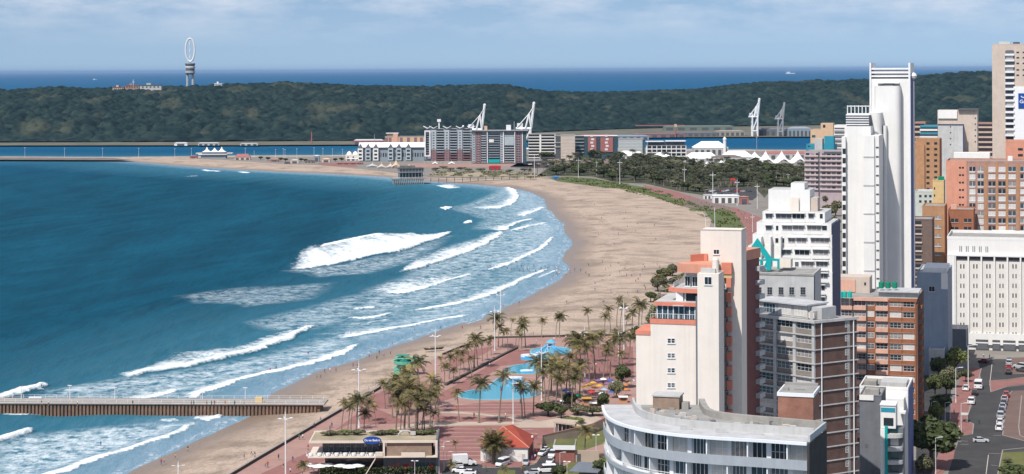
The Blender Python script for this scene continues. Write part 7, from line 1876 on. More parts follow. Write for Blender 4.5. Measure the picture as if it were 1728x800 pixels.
for i, (px, w) in enumerate([(552, 5), (575, 5), (598, 4), (640, 6), (655, 5), (700, 5), (712, 5), (722, 4)]): shrubs(px, w, 3.2, 1.7, f'low ochre green planting on the cafe roof, {ordn(i, 8)}', [2, 1, 4][i % 3], 7.5)
t = thing('blue_awning', 'bright blue awning just behind the cafe roof', 'awning', G(607, 741)); b = MB(); b.prism([(-2.3, 0), (2.3, 0), (2.3, 2), (-2.3, 2)], 1.9, 2.2); b.obj('canopy', mat('awning_blue', (.02, .14, .42)), t)
for x in (-2.1, 2.1):
    for y in (.1, 1.8): MB().tube((x, y, 0), (x, y, 1.95), .05, n=6).obj('post', METAL, t)
t = roofg(681, 6, 'pale curved sculpture frame among the cafe roof planting', 'curved_sculpture', 'sculpture'); b = MB(); prev = None
for k in range(11): w = math.pi * k / 10; p = Vector((1.9 * math.cos(w), 0, 1.3 * math.sin(w) + .1)); prev is not None and b.tube(prev, p, .22, n=6); prev = p
b.obj('arch', LGREY, t); MB().box(1.2, 2.6, -.2, .2, .2, 1.2).obj('slab', LGREY, t)
def parasol(g, lab, m, r=1.5, h=2.5, group=None, n=8):
    t = thing('parasol', lab, 'parasol', g, random.uniform(0, 1), group); MB().tube((0, 0, 0), (0, 0, h), .04, n=6).obj('pole', METAL, t); b = MB(); b.lathe([(r, h - .55), (r * .55, h - .2), (.05, h)], n, cap=False); b.obj('canopy', m, t); return t
for i, (px, py) in enumerate([(528, 800), (539, 802), (553, 800), (575, 801), (590, 803), (603, 801)]): parasol(G(px, py), f'white cafe parasol in front of the lower terrace, {ordn(i, 6)}', TENT, 2.1, 2.9, 'white parasols in front of the cafe')
for i in range(8):
    p = f.P(f.x(523 + i * 14.5), -.2, 0); t = thing('terrace_table', f'white cloth table on the upper cafe terrace, {ordn(i, 8)}', 'table', (p[0] + CF.location.x, p[1] + CF.location.y, Hm), 0, 'white tables on the upper cafe terrace')
    MB().lathe([(.55, .1), (.62, .72), (.62, .76)], 8).obj('cloth', TENT, t)
    for s in (-1, 1): MB().box(s * .95 - .22, s * .95 + .22, -.22, .22, .0, .45).box(s * 1.15 - .04, s * 1.15 + .04, -.22, .22, .45, .95).obj('chair', METAL, t)
t = thing('service_hedge', 'dark green hedge along the front of the cafe', 'hedge', G(540, 804)); hw = G(735, 804).x - G(540, 804).x
b = MB(); r_ = random.Random(3)
for k in range(2600):
    q = Vector((r_.uniform(0, hw), r_.uniform(-.8, .8), r_.uniform(.1, 2.3))); u = Vector((r_.gauss(0, 1), r_.gauss(0, 1), r_.gauss(0, 1))).normalized() * .3; v = Vector((-u.y, u.x, u.z)); b.face([q - u, q - v, q + u, q + v])
b.obj('foliage', LEAF, t)
# ---- red roofed hall
g = G(811, 778); t = thing('red_roofed_hall', 'white walled hall with a red hipped tile roof beside the date palm', 'hall', g, R(-7)); s = g.y / F; W_ = 80 * s; D_ = 15; Hh_ = 3.9
MB().box(0, W_, 0, D_, 0, Hh_).obj('wall', WHITE, t); b = MB(); o = .5
b.v = [(-o, -o, Hh_), (W_ + o, -o, Hh_), (W_ + o, D_ + o, Hh_), (-o, D_ + o, Hh_), (W_ * .42, W_ * .5, Hh_ + 4.3), (W_ * .58, D_ - W_ * .45, Hh_ + 4.3)]; b.f = [(0, 1, 4), (1, 2, 5, 4), (2, 3, 5), (3, 0, 4, 5), (3, 2, 1, 0)]; b.m = [0] * 5; b.obj('roof', REDROOF, t)
RID = mat('ridge_tile', (.58, .30, .22), .8, .1, 1)
for a, c in ((1, 4), (0, 4), (2, 5), (3, 5), (4, 5)): bb = MB(); bb.tube(b.v[a], b.v[c], .11, n=6); bb.obj('ridge_tile', RID, t)
for k in range(4): MB().box(2.2 + k * 2.6, 3.1 + k * 2.6, -.06, -.005, 1.4, 2.5).obj('mural_panel', mat('pale_mural', (.62, .66, .68), .8, .3, 1.2, col2=(.75, .6, .45)), t)
MB().box(W_ - 1.6, W_ - .7, -.06, -.005, 0, 2.1).obj('door', LGREY, t); MB().box(W_ + .005, W_ + .1, 2, 12, .02, Hh_ - .1).obj('side_shade_panel', MAROON, t); MB().lathe([(.3, Hh_ + .6), (.35, Hh_ + 1.0), (.1, Hh_ + 1.2)], 8, W_ + .1, D_ * .7).obj('floodlight', METAL, t)  # maroon side panel paints the shade on the hall's right side
# ---- covered steps, ramp wall and kiosk
g = G(934, 732); t = thing('covered_steps', 'open concrete canopy on slim columns over the ramp steps', 'canopy', g, R(-12)); s = g.y / F
MB().prism([(0, 0), (40 * s, -3), (40 * s, 3.2), (0, 5.5)], 3.1, 3.5).obj('roof_slab', SANDP, t)
for k in range(6): MB().box(.2 + k * 1.15, .4 + k * 1.15, -.3 - k * .02, -.1, 0, 3.09).obj('column', BEIGE, t)
MB().box(.1, 36 * s, 3.0, 3.2, 0, 3.0).obj('back_wall', SLATE, t)
wall('ramp_wall', 'tall pale concrete ramp wall curving up behind the kiosk', [(913, 768), (914, 752), (950, 744), (1000, 732), (1020, 722)], .5, 2.8, SANDP, BRKP)
root = building('fascia_kiosk', 'brick kiosk with a deep white fascia and grass on its roof', 933, 780, G(950, 781).y, 'kiosk'); ky = G(950, 781).y; k_ = Face(933, ky, R(-4), root); W = k_.x(968); zt = k_.at(950, 752)[1]
k_.part('wall', mat('kiosk_brick', (.30, .12, .10), .9, .12, 1), (.3, W, .4, 9, 2, zt - 1.1)); k_.part('fascia', WHITE2, (-.3, W + .2, -.2, .3, zt - 1.1, zt)); k_.part('roof_edge', CONC, (-.3, W + .2, .31, 9.5, zt - 1.09, zt - .1)); k_.part('grass_roof', LAWN, (.1, W - .2, .6, 9.2, zt - .09, zt + .03)); k_.part('side_wall', SANDP, (W + .01, W + 6.5, .8, 1.2, 2, zt - 1.4)); k_.part('doorway', DGREY, (W + .6, W + 1.6, .7, .79, 2, 4.3))
root = building('grey_carport', 'flat grey metal carport roof at the foot of the curved block', 950, 800, G(985, 812).y, 'carport'); k_ = Face(958, G(985, 812).y, R(-14), root); k_.part('roof_sheet', mat('metal_sheet', (.17, .19, .22), .5, .1, .4), (0, 7.5, 0, 12, 4.4, 4.6)); 
for x in (.3, 7.2):
    for y in (.3, 11.5): k_.part('post', STEEL, (x, x + .15, y, y + .15, 2, 4.4))
# bus shelter
t = thing('bus_shelter', 'small steel bus shelter on the red pavement', 'bus shelter', G(1628, 712), R(-16)); MB().box(-1, 1, -1.8, 1.8, 2.3, 2.45).obj('roof', LGREY, t); MB().box(.85, .92, -1.7, 1.7, .2, 2.2).obj('back_panel', GL[3], t)
for x in (-.9, .9):
    for y in (-1.7, 1.7): MB().box(x - .05, x + .05, y - .05, y + .05, 0, 2.3).obj('post', STEEL, t)
MB().box(.3, .8, -1.4, 1.4, .4, .5).obj('bench', STEEL, t)
t = thing('blue_booth', 'dark blue booth with a white flat roof beside the street tree', 'booth', G(1600, 742), R(-16)); MB().box(-1.5, 1.5, -1, 1, 0, 2.5).obj('wall', BLUEDK, t); MB().box(-1.8, 1.8, -1.3, 1.3, 2.5, 2.8).obj('roof', WHITE2, t); MB().box(-.9, .9, -1.06, -1.005, .9, 2.0).obj('hatch', GL[1], t)
# ---- green lifeguard tower
GRN = mat('seafoam_paint', (.15, .48, .36), .6, .08, .6, streak=.2); GRN2 = mat('dark_seafoam', (.05, .27, .20), .7, .1, .6)
g = G(683, 634); t = thing('lifeguard_tower', 'sea green lifeguard tower with splayed legs and saucer deck on the sand', 'lifeguard tower', g); s = g.y / F
t.scale = (.9,) * 3
for a in (-1, 1):
    for y, nm in ((0, 'leg'), (3.0, 'leg')):
        b = MB(); q = [(a * 3.0, 0), (a * 1.9, 0), (a * 1.2, 3.9), (a * 2.9, 3.9)]; b.v = [(x, y, z) for x, z in q] + [(x, y + .5, z) for x, z in q]; b.f = [(0, 1, 2, 3), (7, 6, 5, 4), (0, 4, 5, 1), (1, 5, 6, 2), (2, 6, 7, 3), (3, 7, 4, 0)]; b.m = [0] * 6; b.obj(nm, GRN, t)
        b = MB(); b.tube((0, y + .2, 1.2), (a * 1.4, y + .2, 3.9), .3, n=6); b.obj('strut', GRN, t)
MB().box(-4.2, -2.6, .2, 3.2, 0, 3.0).obj('store_room', GRN, t); MB().box(-1.1, 1.1, 1.6, 2.2, 0, 3.9).obj('core', GRN2, t)
MB().lathe([(2.6, 3.7), (4.3, 4.5), (4.5, 5.6), (4.2, 5.6), (3.9, 4.7), (1.2, 4.5)], 18, 0, 1.7).obj('saucer_deck', GRN, t); MB().prism([(2.6, -.8), (5.6, -.2), (6.2, 1.7), (5.6, 3.6), (2.6, 4.2)], 4.7, 6.4).obj('balcony_nose', GRN, t)
MB().lathe([(2.6, 4.7), (2.6, 6.4)], 12, -.4, 1.7).obj('cabin', GRN2, t); MB().prism([(-3.6, -.8), (2.6, -.8), (3.2, 1.7), (2.6, 4.2), (-3.6, 4.2)], 6.4, 6.75).obj('roof', GRN, t); MB().prism([(-3.4, 0), (1.2, 0), (1.8, 3.0), (-2.8, 3.4)], 7.5, 7.75).obj('top_deck', GRN2, t); MB().tube((-1, 1.7, 6.7), (-1, 1.7, 7.5), .5).obj('top_post', GRN2, t)
# beach goal frames, beached posts, racks
for px, py, l in ((622, 668, 'steel frame with a rail on the sand left of the beach wall'), (634, 655, 'second steel beach frame near the first')):
    t = thing('beach_frame', l, 'beach frame', G(px, py)); MB().tube((0, 0, 0), (0, 0, 3), .08).obj('post', STEEL, t); MB().tube((4, 0, 0), (4, 0, 1.0), .08).obj('short_post', STEEL, t); MB().tube((0, 0, .9), (4, 0, .9), .06).obj('rail', STEEL, t)
t = thing('beached_boat', 'long dark beached boat on the sand above the wall', 'boat', G(732, 590), R(20)); b = MB(); k = 4.2
b.v = [(-k, 0, .9), (-k * .6, -.8, .6), (k * .7, -.7, .6), (k, 0, .9), (k * .7, .7, .6), (-k * .6, .8, .6), (-k * .8, 0, 0), (k * .8, 0, 0)]; b.f = [(0, 1, 6), (1, 2, 7, 6), (2, 3, 7), (3, 4, 7), (4, 5, 6, 7), (5, 0, 6), (0, 5, 4, 3, 2, 1)]; b.m = [0] * 7; b.obj('hull', mat('dark_wood', (.09, .07, .055), .8), t); MB().box(-2, -1.6, -.68, .68, .62, .72).box(1.4, 1.8, -.68, .68, .62, .72).obj('thwart', BEIGE, t)
# ---- coloured stalls
SC = {'yellow': mat('cloth_yellow', (.60, .33, .06)), 'orange': mat('cloth_orange', (.55, .20, .06)), 'purple': mat('cloth_purple', (.20, .12, .27)), 'blue': mat('cloth_blue', (.04, .12, .42)), 'white': TENT, 'green': mat('cloth_green', (.02, .26, .12)), 'red': mat('cloth_red', (.55, .04, .04)), 'pale blue': mat('cloth_pale_blue', (.30, .45, .60))}
srows = [(985, 664, 'yellow'), (994, 660, 'yellow'), (1001, 656, 'yellow'), (1003, 664, 'orange'), (1012, 661, 'yellow'), (1010, 652, 'purple'), (1018, 650, 'white'), (1026, 658, 'purple'), (1030, 652, 'blue'), (1035, 661, 'red'), (1039, 655, 'white'), (1045, 659, 'pale blue'), (1050, 653, 'purple'), (1054, 660, 'orange'), (1060, 655, 'yellow'), (1065, 652, 'white'), (1020, 668, 'pale blue'), (1032, 672, 'blue'), (1044, 670, 'white'), (998, 672, 'red'), (977, 678, 'green'), (962, 674, 'blue'), (955, 670, 'blue'), (1056, 668, 'orange'), (990, 652, 'purple'), (1016, 675, 'white')]
cnt = {}
for r_ in sorted(srows): cnt[r_[2]] = cnt.get(r_[2], 0) + 1
idx = {}
for px, py, c in sorted(srows):
    i = idx.get(c, 0); idx[c] = i + 1
    parasol(G(px, py), f'{c} stall parasol in the brick square' + (f', {ordn(i, cnt[c])} {c} one' if cnt[c] > 1 else ''), SC[c], 1.3, 2.5, 'coloured stall parasols', 8)
for i, (px, py, w, h, c) in enumerate([(990, 684, 15, 14, 'orange'), (1052, 680, 14, 12, 'orange'), (1008, 688, 26, 9, 'orange'), (955, 682, 18, 6, 'blue')]):
    g = G(px, py); s = g.y / F; t = thing('stall_booth', f'{c} painted stall booth, {["left one in the brick square", "right one near the cream building", "wide one behind the shrubs", "low one beside the palms"][i]}', 'stall', g); wi = w * s / 2; hi = h * s * .8
    MB().box(-wi, wi, 0, 2, 0, hi).obj('wall', mat('stall_' + c, (.55, .27, .12) if c == 'orange' else (.03, .09, .24)), t); MB().box(-wi - .2, wi + .2, -.6, 2.2, hi, hi + .12).obj('roof', SC['white' if i else 'yellow'], t); MB().box(-wi * .6, wi * .6, -.06, -.005, hi * .4, hi * .8).obj('hatch', DGREY, t)
# ================================================================== VEHICLES
def paint(n, c): return mat('car_paint_' + n, c, .28, .02, 1, spec=.6)
CP = {'white': paint('white', (.74, .74, .74)), 'silver': paint('silver', (.42, .44, .46)), 'black': paint('black', (.02, .02, .025)), 'red': paint('red', (.38, .02, .02)), 'dark blue': paint('dark_blue', (.03, .06, .14)), 'grey': paint('grey', (.18, .19, .20)), 'dark grey': paint('dark_grey', (.07, .07, .08)), 'maroon': paint('maroon', (.18, .03, .04)), 'cream': paint('cream', (.60, .50, .40))}
LH = mat('headlight_lens', (.7, .7, .68), .2); LT = mat('tail_light_lens', (.40, .02, .02), .3)
def loft(b, secs, mi=0):
    """closed shell through rectangular-ish cross sections (y, half width, z0, z1)"""
    k = len(b.v)
    for y, w, z0, z1 in secs:
        c = min(.09, w * .2); b.v += [(-w, y, z0), (-w, y, z1 - c), (-w + c, y, z1), (w - c, y, z1), (w, y, z1 - c), (w, y, z0)]
    for i in range(len(secs) - 1):
        for j in range(6): jj = (j + 1) % 6; b.f.append((k + i * 6 + j, k + i * 6 + jj, k + (i + 1) * 6 + jj, k + (i + 1) * 6 + j)); b.m.append(mi)
    b.f.append(tuple(k + j for j in reversed(range(6)))); b.m.append(mi); b.f.append(tuple(k + (len(secs) - 1) * 6 + j for j in range(6))); b.m.append(mi)
SHP = {'saloon': ([(-2.2, .74, .32, .62), (-2.1, .84, .2, .86), (-1.4, .87, .2, .93), (1.0, .87, .2, .92), (1.9, .84, .2, .80), (2.2, .74, .3, .60)], [(-1.7, .66, .9, .93), (-1.1, .62, .9, 1.40), (.1, .62, .9, 1.42), (1.0, .68, .9, .93)], [(-1.05, .6, 1.39, 1.44), (.1, .6, 1.40, 1.45)]),
 'hatch': ([(-1.85, .72, .3, .8), (-1.8, .82, .2, .95), (-1.0, .84, .2, .97), (.9, .84, .2, .95), (1.6, .81, .2, .84), (1.85, .7, .3, .6)], [(-1.75, .64, .93, 1.0), (-1.4, .63, .93, 1.46), (.0, .62, .93, 1.48), (.95, .68, .93, .97)], [(-1.4, .6, 1.45, 1.50), (.05, .6, 1.46, 1.51)]),
 'suv': ([(-2.2, .8, .4, .9), (-2.15, .9, .3, 1.1), (-1.0, .92, .3, 1.12), (.9, .92, .3, 1.1), (2.0, .9, .3, 1.0), (2.2, .8, .4, .75)], [(-2.1, .76, 1.08, 1.15), (-1.95, .74, 1.08, 1.72), (.2, .72, 1.08, 1.74), (1.0, .78, 1.08, 1.14)], [(-2.0, .72, 1.71, 1.78), (.2, .7, 1.73, 1.79)]),
 'van': ([(-2.4, .85, .4, 1.2), (-2.35, .95, .3, 1.25), (1.4, .95, .3, 1.2), (2.1, .92, .3, 1.1), (2.4, .8, .4, .8)], [(-2.3, .88, 1.2, 1.28), (-2.28, .86, 1.2, 1.9), (.9, .84, 1.2, 1.92), (1.8, .86, 1.2, 1.24)], [(-2.35, .9, 1.9, 2.15), (.8, .88, 1.9, 2.15), (1.05, .82, 1.9, 2.0)])}
_cm = {}
def vehicle(kind, col, g, rz, label, group, sc=1.0):
    t = thing({'van': 'parked_van', 'suv': 'parked_car'}.get(kind, 'parked_car'), label, 'van' if kind == 'van' else 'car', g, rz, group); t.scale = (sc,) * 3
    body, cab, roof = SHP[kind]
    def cm(key, fn):
        if key not in _cm: _cm[key] = fn()
        return _cm[key]
    def L(secs, m, nm): b = MB(); loft(b, secs); return b.mesh(nm, [m])
    link('body', cm((kind, col), lambda: L(body, CP[col], 'body')), t); link('windows', cm((kind, 'glass'), lambda: L(cab, GL[0], 'windows')), t).name = 'glasshouse'; link('roof', cm((kind, col, 'r'), lambda: L(roof, CP[col], 'roof')), t)
    y1, y0 = body[-1][0], body[0][0]; w = body[2][1]
    wm = cm('wheel', lambda: MB().tube((-.1, 0, 0), (.1, 0, 0), .32, n=12).mesh('wheel', [BLACK]))
    for x in (-w + .1, w - .1):
        for y in (y0 + .75, y1 - .75): link('wheel', wm, t, (x, y, .32))
    for x in (-w + .28, w - .28):
        link('headlight', cm('hl', lambda: MB().box(-.16, .16, -.04, .06, 0, .14).mesh('headlight', [LH])), t, (x, y1 - .02, .62)); link('tail_light', cm('tl', lambda: MB().box(-.12, .12, -.06, .04, 0, .2).mesh('tail_light', [LT])), t, (x, y0 + .0, .72))
    return t
SD = R(-16)
GPK = 'cars parked along the street'
for px, py, k, c, l in [(1698, 669, 'hatch', 'red', 'red car at the far end of the street parking row'), (1695, 676, 'saloon', 'silver', 'silver car second from the far end of the parking row'), (1694, 683, 'hatch', 'dark grey', 'dark grey car third from the far end of the parking row'), (1692, 689, 'saloon', 'silver', 'silver car in the middle of the parking row'), (1690, 696, 'saloon', 'dark blue', 'dark blue car in the parking row ahead of the white ones'), (1688.5, 705, 'suv', 'silver', 'pale silver car third from the near end of the parking row'), (1687.5, 716, 'hatch', 'white', 'white car second from the near end of the parking row'), (1686, 725, 'saloon', 'white', 'white saloon at the near end of the parking row'),
    (1703, 611, 'saloon', 'dark grey', 'dark car farthest up the street by the office'), (1703, 616, 'suv', 'silver', 'silver car in the upper parking row by the office'), (1702.5, 623, 'hatch', 'red', 'orange red car in the upper parking row'), (1702, 630, 'saloon', 'black', 'black car at the near end of the upper parking row'), (1722, 622, 'suv', 'silver', 'silver car half in the bay at the right edge'), (1727, 627, 'saloon', 'dark grey', 'dark car behind the silver one at the right edge'), (1630, 658, 'saloon', 'white', 'white car parked on the red pavement'), (1645, 666, 'hatch', 'black', 'black car behind the white delivery van'), (1639, 681, 'suv', 'white', 'white car with rusty bonnet parked at the kerb')]:
    vehicle(k, c, G(px, py, 2.17 if px > 1696 or px < 1635 else 2.05), SD + (R(60) if px in (1722, 1727) else 0), l, GPK, 1.2)
vehicle('van', 'white', G(1651, 655, 2.05), SD, 'tall white delivery van parked at the kerb', GPK, 1.35)
vehicle('hatch', 'maroon', G(1659, 612, 2.05), SD + R(70), 'dark red car turning in front of the office', 'cars driving on the street'); vehicle('saloon', 'silver', G(1655, 746, 2.05), R(-100), 'silver blue car crossing the street', 'cars driving on the street')
GY = 'vehicles in the service yard'
for px, py, k, c, r_, l in [(848, 786, 'van', 'white', 150, 'white van in front of the hall wall'), (887, 784, 'hatch', 'silver', 175, 'silver hatchback at the corner of the hall'), (915, 768, 'hatch', 'white', 160, 'front white car beside the ramp wall'), (919, 763, 'saloon', 'white', 160, 'rear white car beside the ramp wall'), (928, 782, 'saloon', 'white', 170, 'white car between the kiosk and the white pickup'), (922, 797, 'van', 'white', 100, 'white van at the bottom beside the round bush'), (897, 801, 'hatch', 'silver', 100, 'silver car roof cut by the bottom edge'), (776, 797, 'saloon', 'white', 80, 'white car nearest in the cluttered yard'), (770, 789, 'hatch', 'silver', 95, 'silver car behind the white one in the yard'), (790, 801, 'saloon', 'white', 85, 'white saloon at the bottom of the yard'), (932, 771, 'suv', 'white', 170, 'white car beside the fascia kiosk')]:
    vehicle(k, c, G(px, py, 2.13), R(r_), l, GY)
t = thing('box_truck', 'white box truck parked beside the small palm', 'truck', G(785, 786, 2.13), R(-80)); b = MB(); b.box(-1.05, 1.05, -3.4, .6, .8, 3.1); b.obj('cargo_box', CP['white'], t); b = MB(); loft(b, [(.7, .9, .5, 1.7), (1.3, .95, .4, 1.75), (2.2, .95, .4, 1.3), (2.9, .85, .4, 1.1)]); b.obj('cab', CP['white'], t); b = MB(); loft(b, [(.8, .8, 1.7, 1.95), (1.5, .78, 1.7, 2.05), (2.1, .8, 1.3, 1.35)]); b.obj('windscreen', GL[0], t)
for x in (-.95, .95):
    for y in (-2.4, 2.1): MB().tube((x - .12, y, .42), (x + .12, y, .42), .42, n=12).obj('wheel', BLACK, t)
cols_ = ['white', 'silver', 'white', 'silver', 'dark grey', 'red', 'white', 'grey']
rr = random.Random(4); rows_ = [(1194 + 5.4 * i, 323 + (i % 2) * .6) for i in range(14)] + [(1200 + 6 * i, 329) for i in range(8)]
for i, (x, y) in enumerate(rows_): c = cols_[rr.randrange(8)]; vehicle(rr.choice(['saloon', 'hatch', 'suv']), c, G(x, y, 2.08), R(rr.uniform(75, 105)), f'{c} car in the beach car park, {"back" if i < 14 else "front"} row, {ordn(i if i < 14 else i - 14, 14 if i < 14 else 8)}', 'cars in the beach car park')
for i in range(11): c = cols_[rr.randrange(8)]; vehicle('suv' if i % 3 else 'saloon', c, G(887 + 7.2 * i, 277.5 + (i % 3) * .8, 2.08), R(90), f'{c} car in the distant lot below the banded block, {ordn(i, 11)}', 'cars in the distant lot')
# ================================================================== PEOPLE
def person_mesh(pose, skin, top, bottom, hair):
    J = {'pel': (0, 0, .93), 'che': (0, 0, 1.25), 'nek': (0, -.01, 1.47), 'hed': (0, -.03, 1.60), 'crn': (0, -.02, 1.71)}
    if pose == 'stand': J.update(lh=(-.10, 0, .88), lk=(-.11, -.02, .48), la=(-.12, .02, .09), lt=(-.13, -.12, .04), rh=(.10, 0, .88), rk=(.12, -.02, .48), ra=(.13, .02, .09), rt=(.15, -.12, .04), ls=(-.19, 0, 1.40), le=(-.25, .02, 1.12), lw=(-.25, -.06, .86), lf=(-.25, -.09, .76), rs=(.19, 0, 1.40), re=(.25, .02, 1.12), rw=(.24, -.06, .86), rf=(.24, -.09, .76))
    elif pose == 'walk': J.update(lh=(-.10, 0, .88), lk=(-.11, -.20, .50), la=(-.11, -.30, .10), lt=(-.11, -.43, .08), rh=(.10, 0, .88), rk=(.11, .10, .47), ra=(.11, .34, .14), rt=(.11, .26, .05), ls=(-.19, 0, 1.40), le=(-.24, .14, 1.14), lw=(-.24, .16, .90), lf=(-.24, .14, .80), rs=(.19, 0, 1.40), re=(.24, -.08, 1.13), rw=(.23, -.26, .96), rf=(.23, -.34, .90))
    else:
        J = {'pel': (0, 0, .14), 'che': (0, .06, .46), 'nek': (0, .04, .68), 'hed': (0, .01, .81), 'crn': (0, .02, .92)}
        J.update(lh=(-.10, 0, .14), lk=(-.14, -.34, .42), la=(-.14, -.62, .08), lt=(-.14, -.74, .05), rh=(.10, 0, .14), rk=(.14, -.42, .26), ra=(.16, -.78, .07), rt=(.16, -.88, .10), ls=(-.19, .05, .62), le=(-.28, .16, .36), lw=(-.28, .26, .10), lf=(-.28, .30, .05), rs=(.19, .05, .62), re=(.28, -.1, .42), rw=(.20, -.3, .40), rf=(.18, -.38, .38))
    rad = dict(pel=(.155, .11), che=(.175, .115), nek=(.058, .058), hed=(.085, .10), crn=(.06, .07), h=(.10, .10), k=(.062, .062), a=(.042, .042), t=(.038, .03), s=(.062, .062), e=(.043, .043), w=(.03, .03), f=(.032, .022))
    names = list(J); me = bpy.data.meshes.new('body'); E = [('pel', 'che'), ('che', 'nek'), ('nek', 'hed'), ('hed', 'crn')] + [(a, c) for s in 'lr' for a, c in (('pel', s + 'h'), (s + 'h', s + 'k'), (s + 'k', s + 'a'), (s + 'a', s + 't'), ('che', s + 's'), (s + 's', s + 'e'), (s + 'e', s + 'w'), (s + 'w', s + 'f'))]
    me.from_pydata([J[n] for n in names], [(names.index(a), names.index(c)) for a, c in E], []); o = bpy.data.objects.new('tmp', me); COL.objects.link(o)
    o.modifiers.new('s', 'SKIN'); sv = me.skin_vertices[0].data
    for i, n in enumerate(names): r = rad.get(n) or rad[n[1]]; sv[i].radius = r; sv[i].use_root = n == 'pel'
    o.modifiers.new('u', 'SUBSURF').levels = 1
    dg = bpy.context.evaluated_depsgraph_get(); out = bpy.data.meshes.new_from_object(o.evaluated_get(dg)); bpy.data.objects.remove(o); out.materials.clear()
    for m in (skin, top, bottom, hair): out.materials.append(m)
    zb, zt, zn = J['pel'][2], J['nek'][2], J['hed'][2]
    for p in out.polygons:
        c = p.center; k = 0
        if pose == 'sit': k = 1 if .22 < c.z < zt - .02 and c.y > -.2 else (2 if c.y > -.45 and c.z < .36 else 0)
        else: k = 1 if (.98 < c.z < zt - .01 and abs(c.x) < .25) else (2 if .52 < c.z <= .98 and abs(c.x) < .20 and abs(c.y) < .26 else 0)
        if c.z > zn + .04 or (c.z > zn - .07 and c.y > J['hed'][1] + .03): k = 3
        p.material_index = k
    smooth(out); out.name = 'body'; return out
SK = [mat('skin_dark', (.10, .055, .035), .6), mat('skin_brown', (.22, .12, .08), .6), mat('skin_light', (.48, .28, .20), .6)]
HA = mat('dark_hair', (.015, .012, .010), .8); TOPS = {'white': WHITE2, 'red': SC['red'], 'dark': DGREY, 'blue': SC['blue'], 'yellow': SC['yellow'], 'green': SC['green']}; BOT = [DGREY, SC['blue'], BEIGE, SC['red'], BLUEDK]
rp = random.Random(9); PM = {}
for pose in ('stand', 'walk', 'sit'):
    for tp_ in TOPS:
        for v in range(2): PM[(pose, tp_, v)] = person_mesh(pose, SK[rp.choice([0, 0, 1, 2])], TOPS[tp_], BOT[rp.randrange(5)], HA)
VERB = {'stand': 'standing', 'walk': 'walking', 'sit': 'sitting'}
def people(spots, zone, group, z=None, poses=('stand', 'walk'), tops=None):
    rows = []
    for s in sorted(spots):
        pose = rp.choice(poses); tp_ = rp.choice(tops or list(TOPS)); rows.append((s, pose, tp_))
    from collections import Counter
    cc = Counter((p, t) for _, p, t in rows); seen = Counter()
    for (s, pose, tp_) in rows:
        if z is None:
            g = G(s[0], s[1], 2.0); d = float(poly_sd(np.array([[g.x]]), np.array([[g.y]]), LAND)[0, 0]); d = max(d, -12); zz = min(2.0, d * .055)
            g = G(s[0], s[1], zz)
        else: g = G(s[0], s[1], z)
        i = seen[(pose, tp_)]; seen[(pose, tp_)] += 1; n = cc[(pose, tp_)]
        lab = f'person in {tp_} top {VERB[pose]} {zone}' + (f', {ordn(i, n)}' if n > 1 else '')
        t = thing('person', lab, 'person', g, rp.uniform(0, 6.28), group); link('body', PM[(pose, tp_, rp.randrange(2))], t)
def scat(poly, n, md=3):
    out = []; tr = 0; xs_ = [p[0] for p in poly]; ys_ = [p[1] for p in poly]
    while len(out) < n and tr < 4000:
        tr += 1; x, y = rp.uniform(min(xs_), max(xs_)), rp.uniform(min(ys_), max(ys_))
        if inpoly(x, y, poly) and all(abs(x - a) + abs(y - c) > md for a, c in out): out.append((x, y))
    return out
people(scat([(822, 452), (860, 450), (920, 448), (942, 455), (930, 462), (880, 460), (835, 460)], 26, 3), 'in the shallow surf', 'bathers in the surf', 0.0 - .45, ('stand',), ['dark', 'dark', 'red', 'blue'])
people(scat([(935, 450), (958, 455), (975, 445), (990, 460), (950, 470), (925, 480)], 15, 4), 'at the water edge by the bathers', 'people at the water edge')
people(scat([(1000, 430), (1120, 440), (1130, 470), (1090, 500), (1060, 520), (1000, 505), (980, 470)], 34, 7), 'on the sand left of the terraces', 'people on the upper beach', None, ('stand', 'sit', 'walk'))
people(scat([(970, 340), (1150, 360), (1150, 400), (1000, 420), (975, 390)], 26, 9), 'on the wide pale sand', 'people on the wide beach', None, ('stand', 'walk', 'sit'))
people([(662, 583), (744, 556), (838, 531), (811, 556), (849, 519), (876, 513), (903, 498), (956, 513), (900, 567), (780, 556)], 'on the sand above the pools', 'people on the sand above the pools')
people([(535, 640), (541, 638), (548, 630), (557, 628), (567, 628), (596, 620), (603, 622), (623, 604), (626, 600), (636, 607), (640, 598), (648, 602), (659, 600), (467, 686), (478, 684), (505, 690), (510, 690)], 'on the sand near the lifeguard tower', 'people on the lower beach')
people([(272, 785), (277, 783), (296, 775), (317, 762), (412, 774), (424, 768), (430, 772)], 'on the sand below the pier', 'people on the sand below the pier')
people([(448, 790), (452, 789), (505, 742), (511, 742), (541, 713), (557, 727), (624, 670), (630, 668), (494, 780), (470, 776), (594, 690), (530, 722), (560, 722), (520, 760), (478, 792), (490, 800)], 'on the promenade beside the beach wall', 'people on the promenade', 2.06)
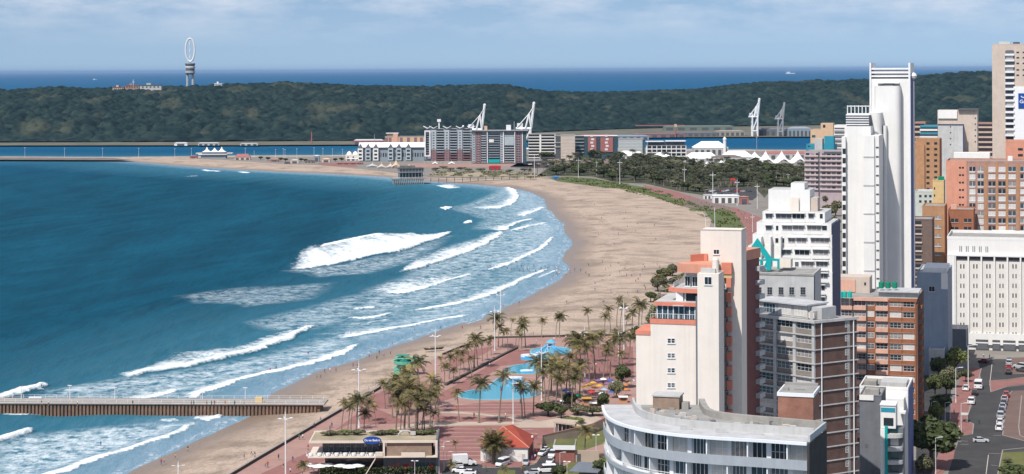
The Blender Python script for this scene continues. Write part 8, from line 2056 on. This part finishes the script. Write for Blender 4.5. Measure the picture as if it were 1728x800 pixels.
people([(800, 705), (853, 705), (708, 720), (878, 682), (845, 660), (826, 620), (905, 580), (935, 576), (955, 573), (798, 668), (770, 690), (905, 740), (742, 700)], 'on the pink paving around the pools', 'people around the pools', 2.06)
people(scat([(990, 600), (1060, 600), (1062, 645), (1000, 648)], 16, 5), 'in the brick square by the stalls', 'people in the brick square', 2.06)
people([(984, 690), (1000, 668), (1024, 664), (1036, 668), (1048, 664), (1012, 670)], 'among the coloured stalls', 'people among the stalls', 2.06)
people(scat([(1150, 330), (1200, 344), (1250, 356), (1275, 372), (1262, 380), (1245, 362), (1195, 350), (1150, 338)], 30, 4), 'on the far brick promenade', 'people on the far promenade', 2.07)
people([(870, 752), (905, 768), (882, 792), (880, 798), (805, 798), (820, 796), (903, 776), (898, 778)], 'near the red roofed hall', 'people near the hall', 2.14)
people([(1619, 727), (1610, 700), (1652, 715), (1670, 606), (1660, 604)], 'by the street', 'people by the street', 2.12)
people([(70, 684.5), (82, 684.5), (131, 684.5), (224, 684.5), (323, 684.5), (327, 684.5), (349, 684.5), (357, 684.5), (362, 684.5), (396, 684.5), (412, 684.5), (380, 684.5)], 'on the pier deck', 'people on the pier', 4.02)
people([(592, 566), (465, 560), (466, 625), (456, 628), (520, 600), (700, 560)], 'wading in the shallows', 'waders', -.4, ('stand',), ['dark', 'red'])
for px, py, l in ((70, 656, 'surfer riding the broken wave beyond the pier'), (170, 754, 'surfer in a dark wetsuit in the foam below the pier')):
    g = G(px, py, .35); t = thing('surfer', l, 'surfer', g, R(60), 'surfers'); link('body', PM[('walk', 'dark', 0)], t)
    t = thing('surfboard', l.replace('surfer', 'white surfboard under the surfer') if px == 70 else 'pale surfboard under the surfer in the foam', 'surfboard', (g.x, g.y, g.z + .02), R(60)); b = MB(); b.prism([(0, -1.1), (.26, -.5), (.27, .4), (0, 1.3), (-.27, .4), (-.26, -.5)], -.08, 0); b.obj('deck', WHITE2, t); MB().prism([(-.02, -.9), (.02, -.9), (.02, -.7), (-.02, -.7)], -.3, -.09).obj('fin', DGREY, t)
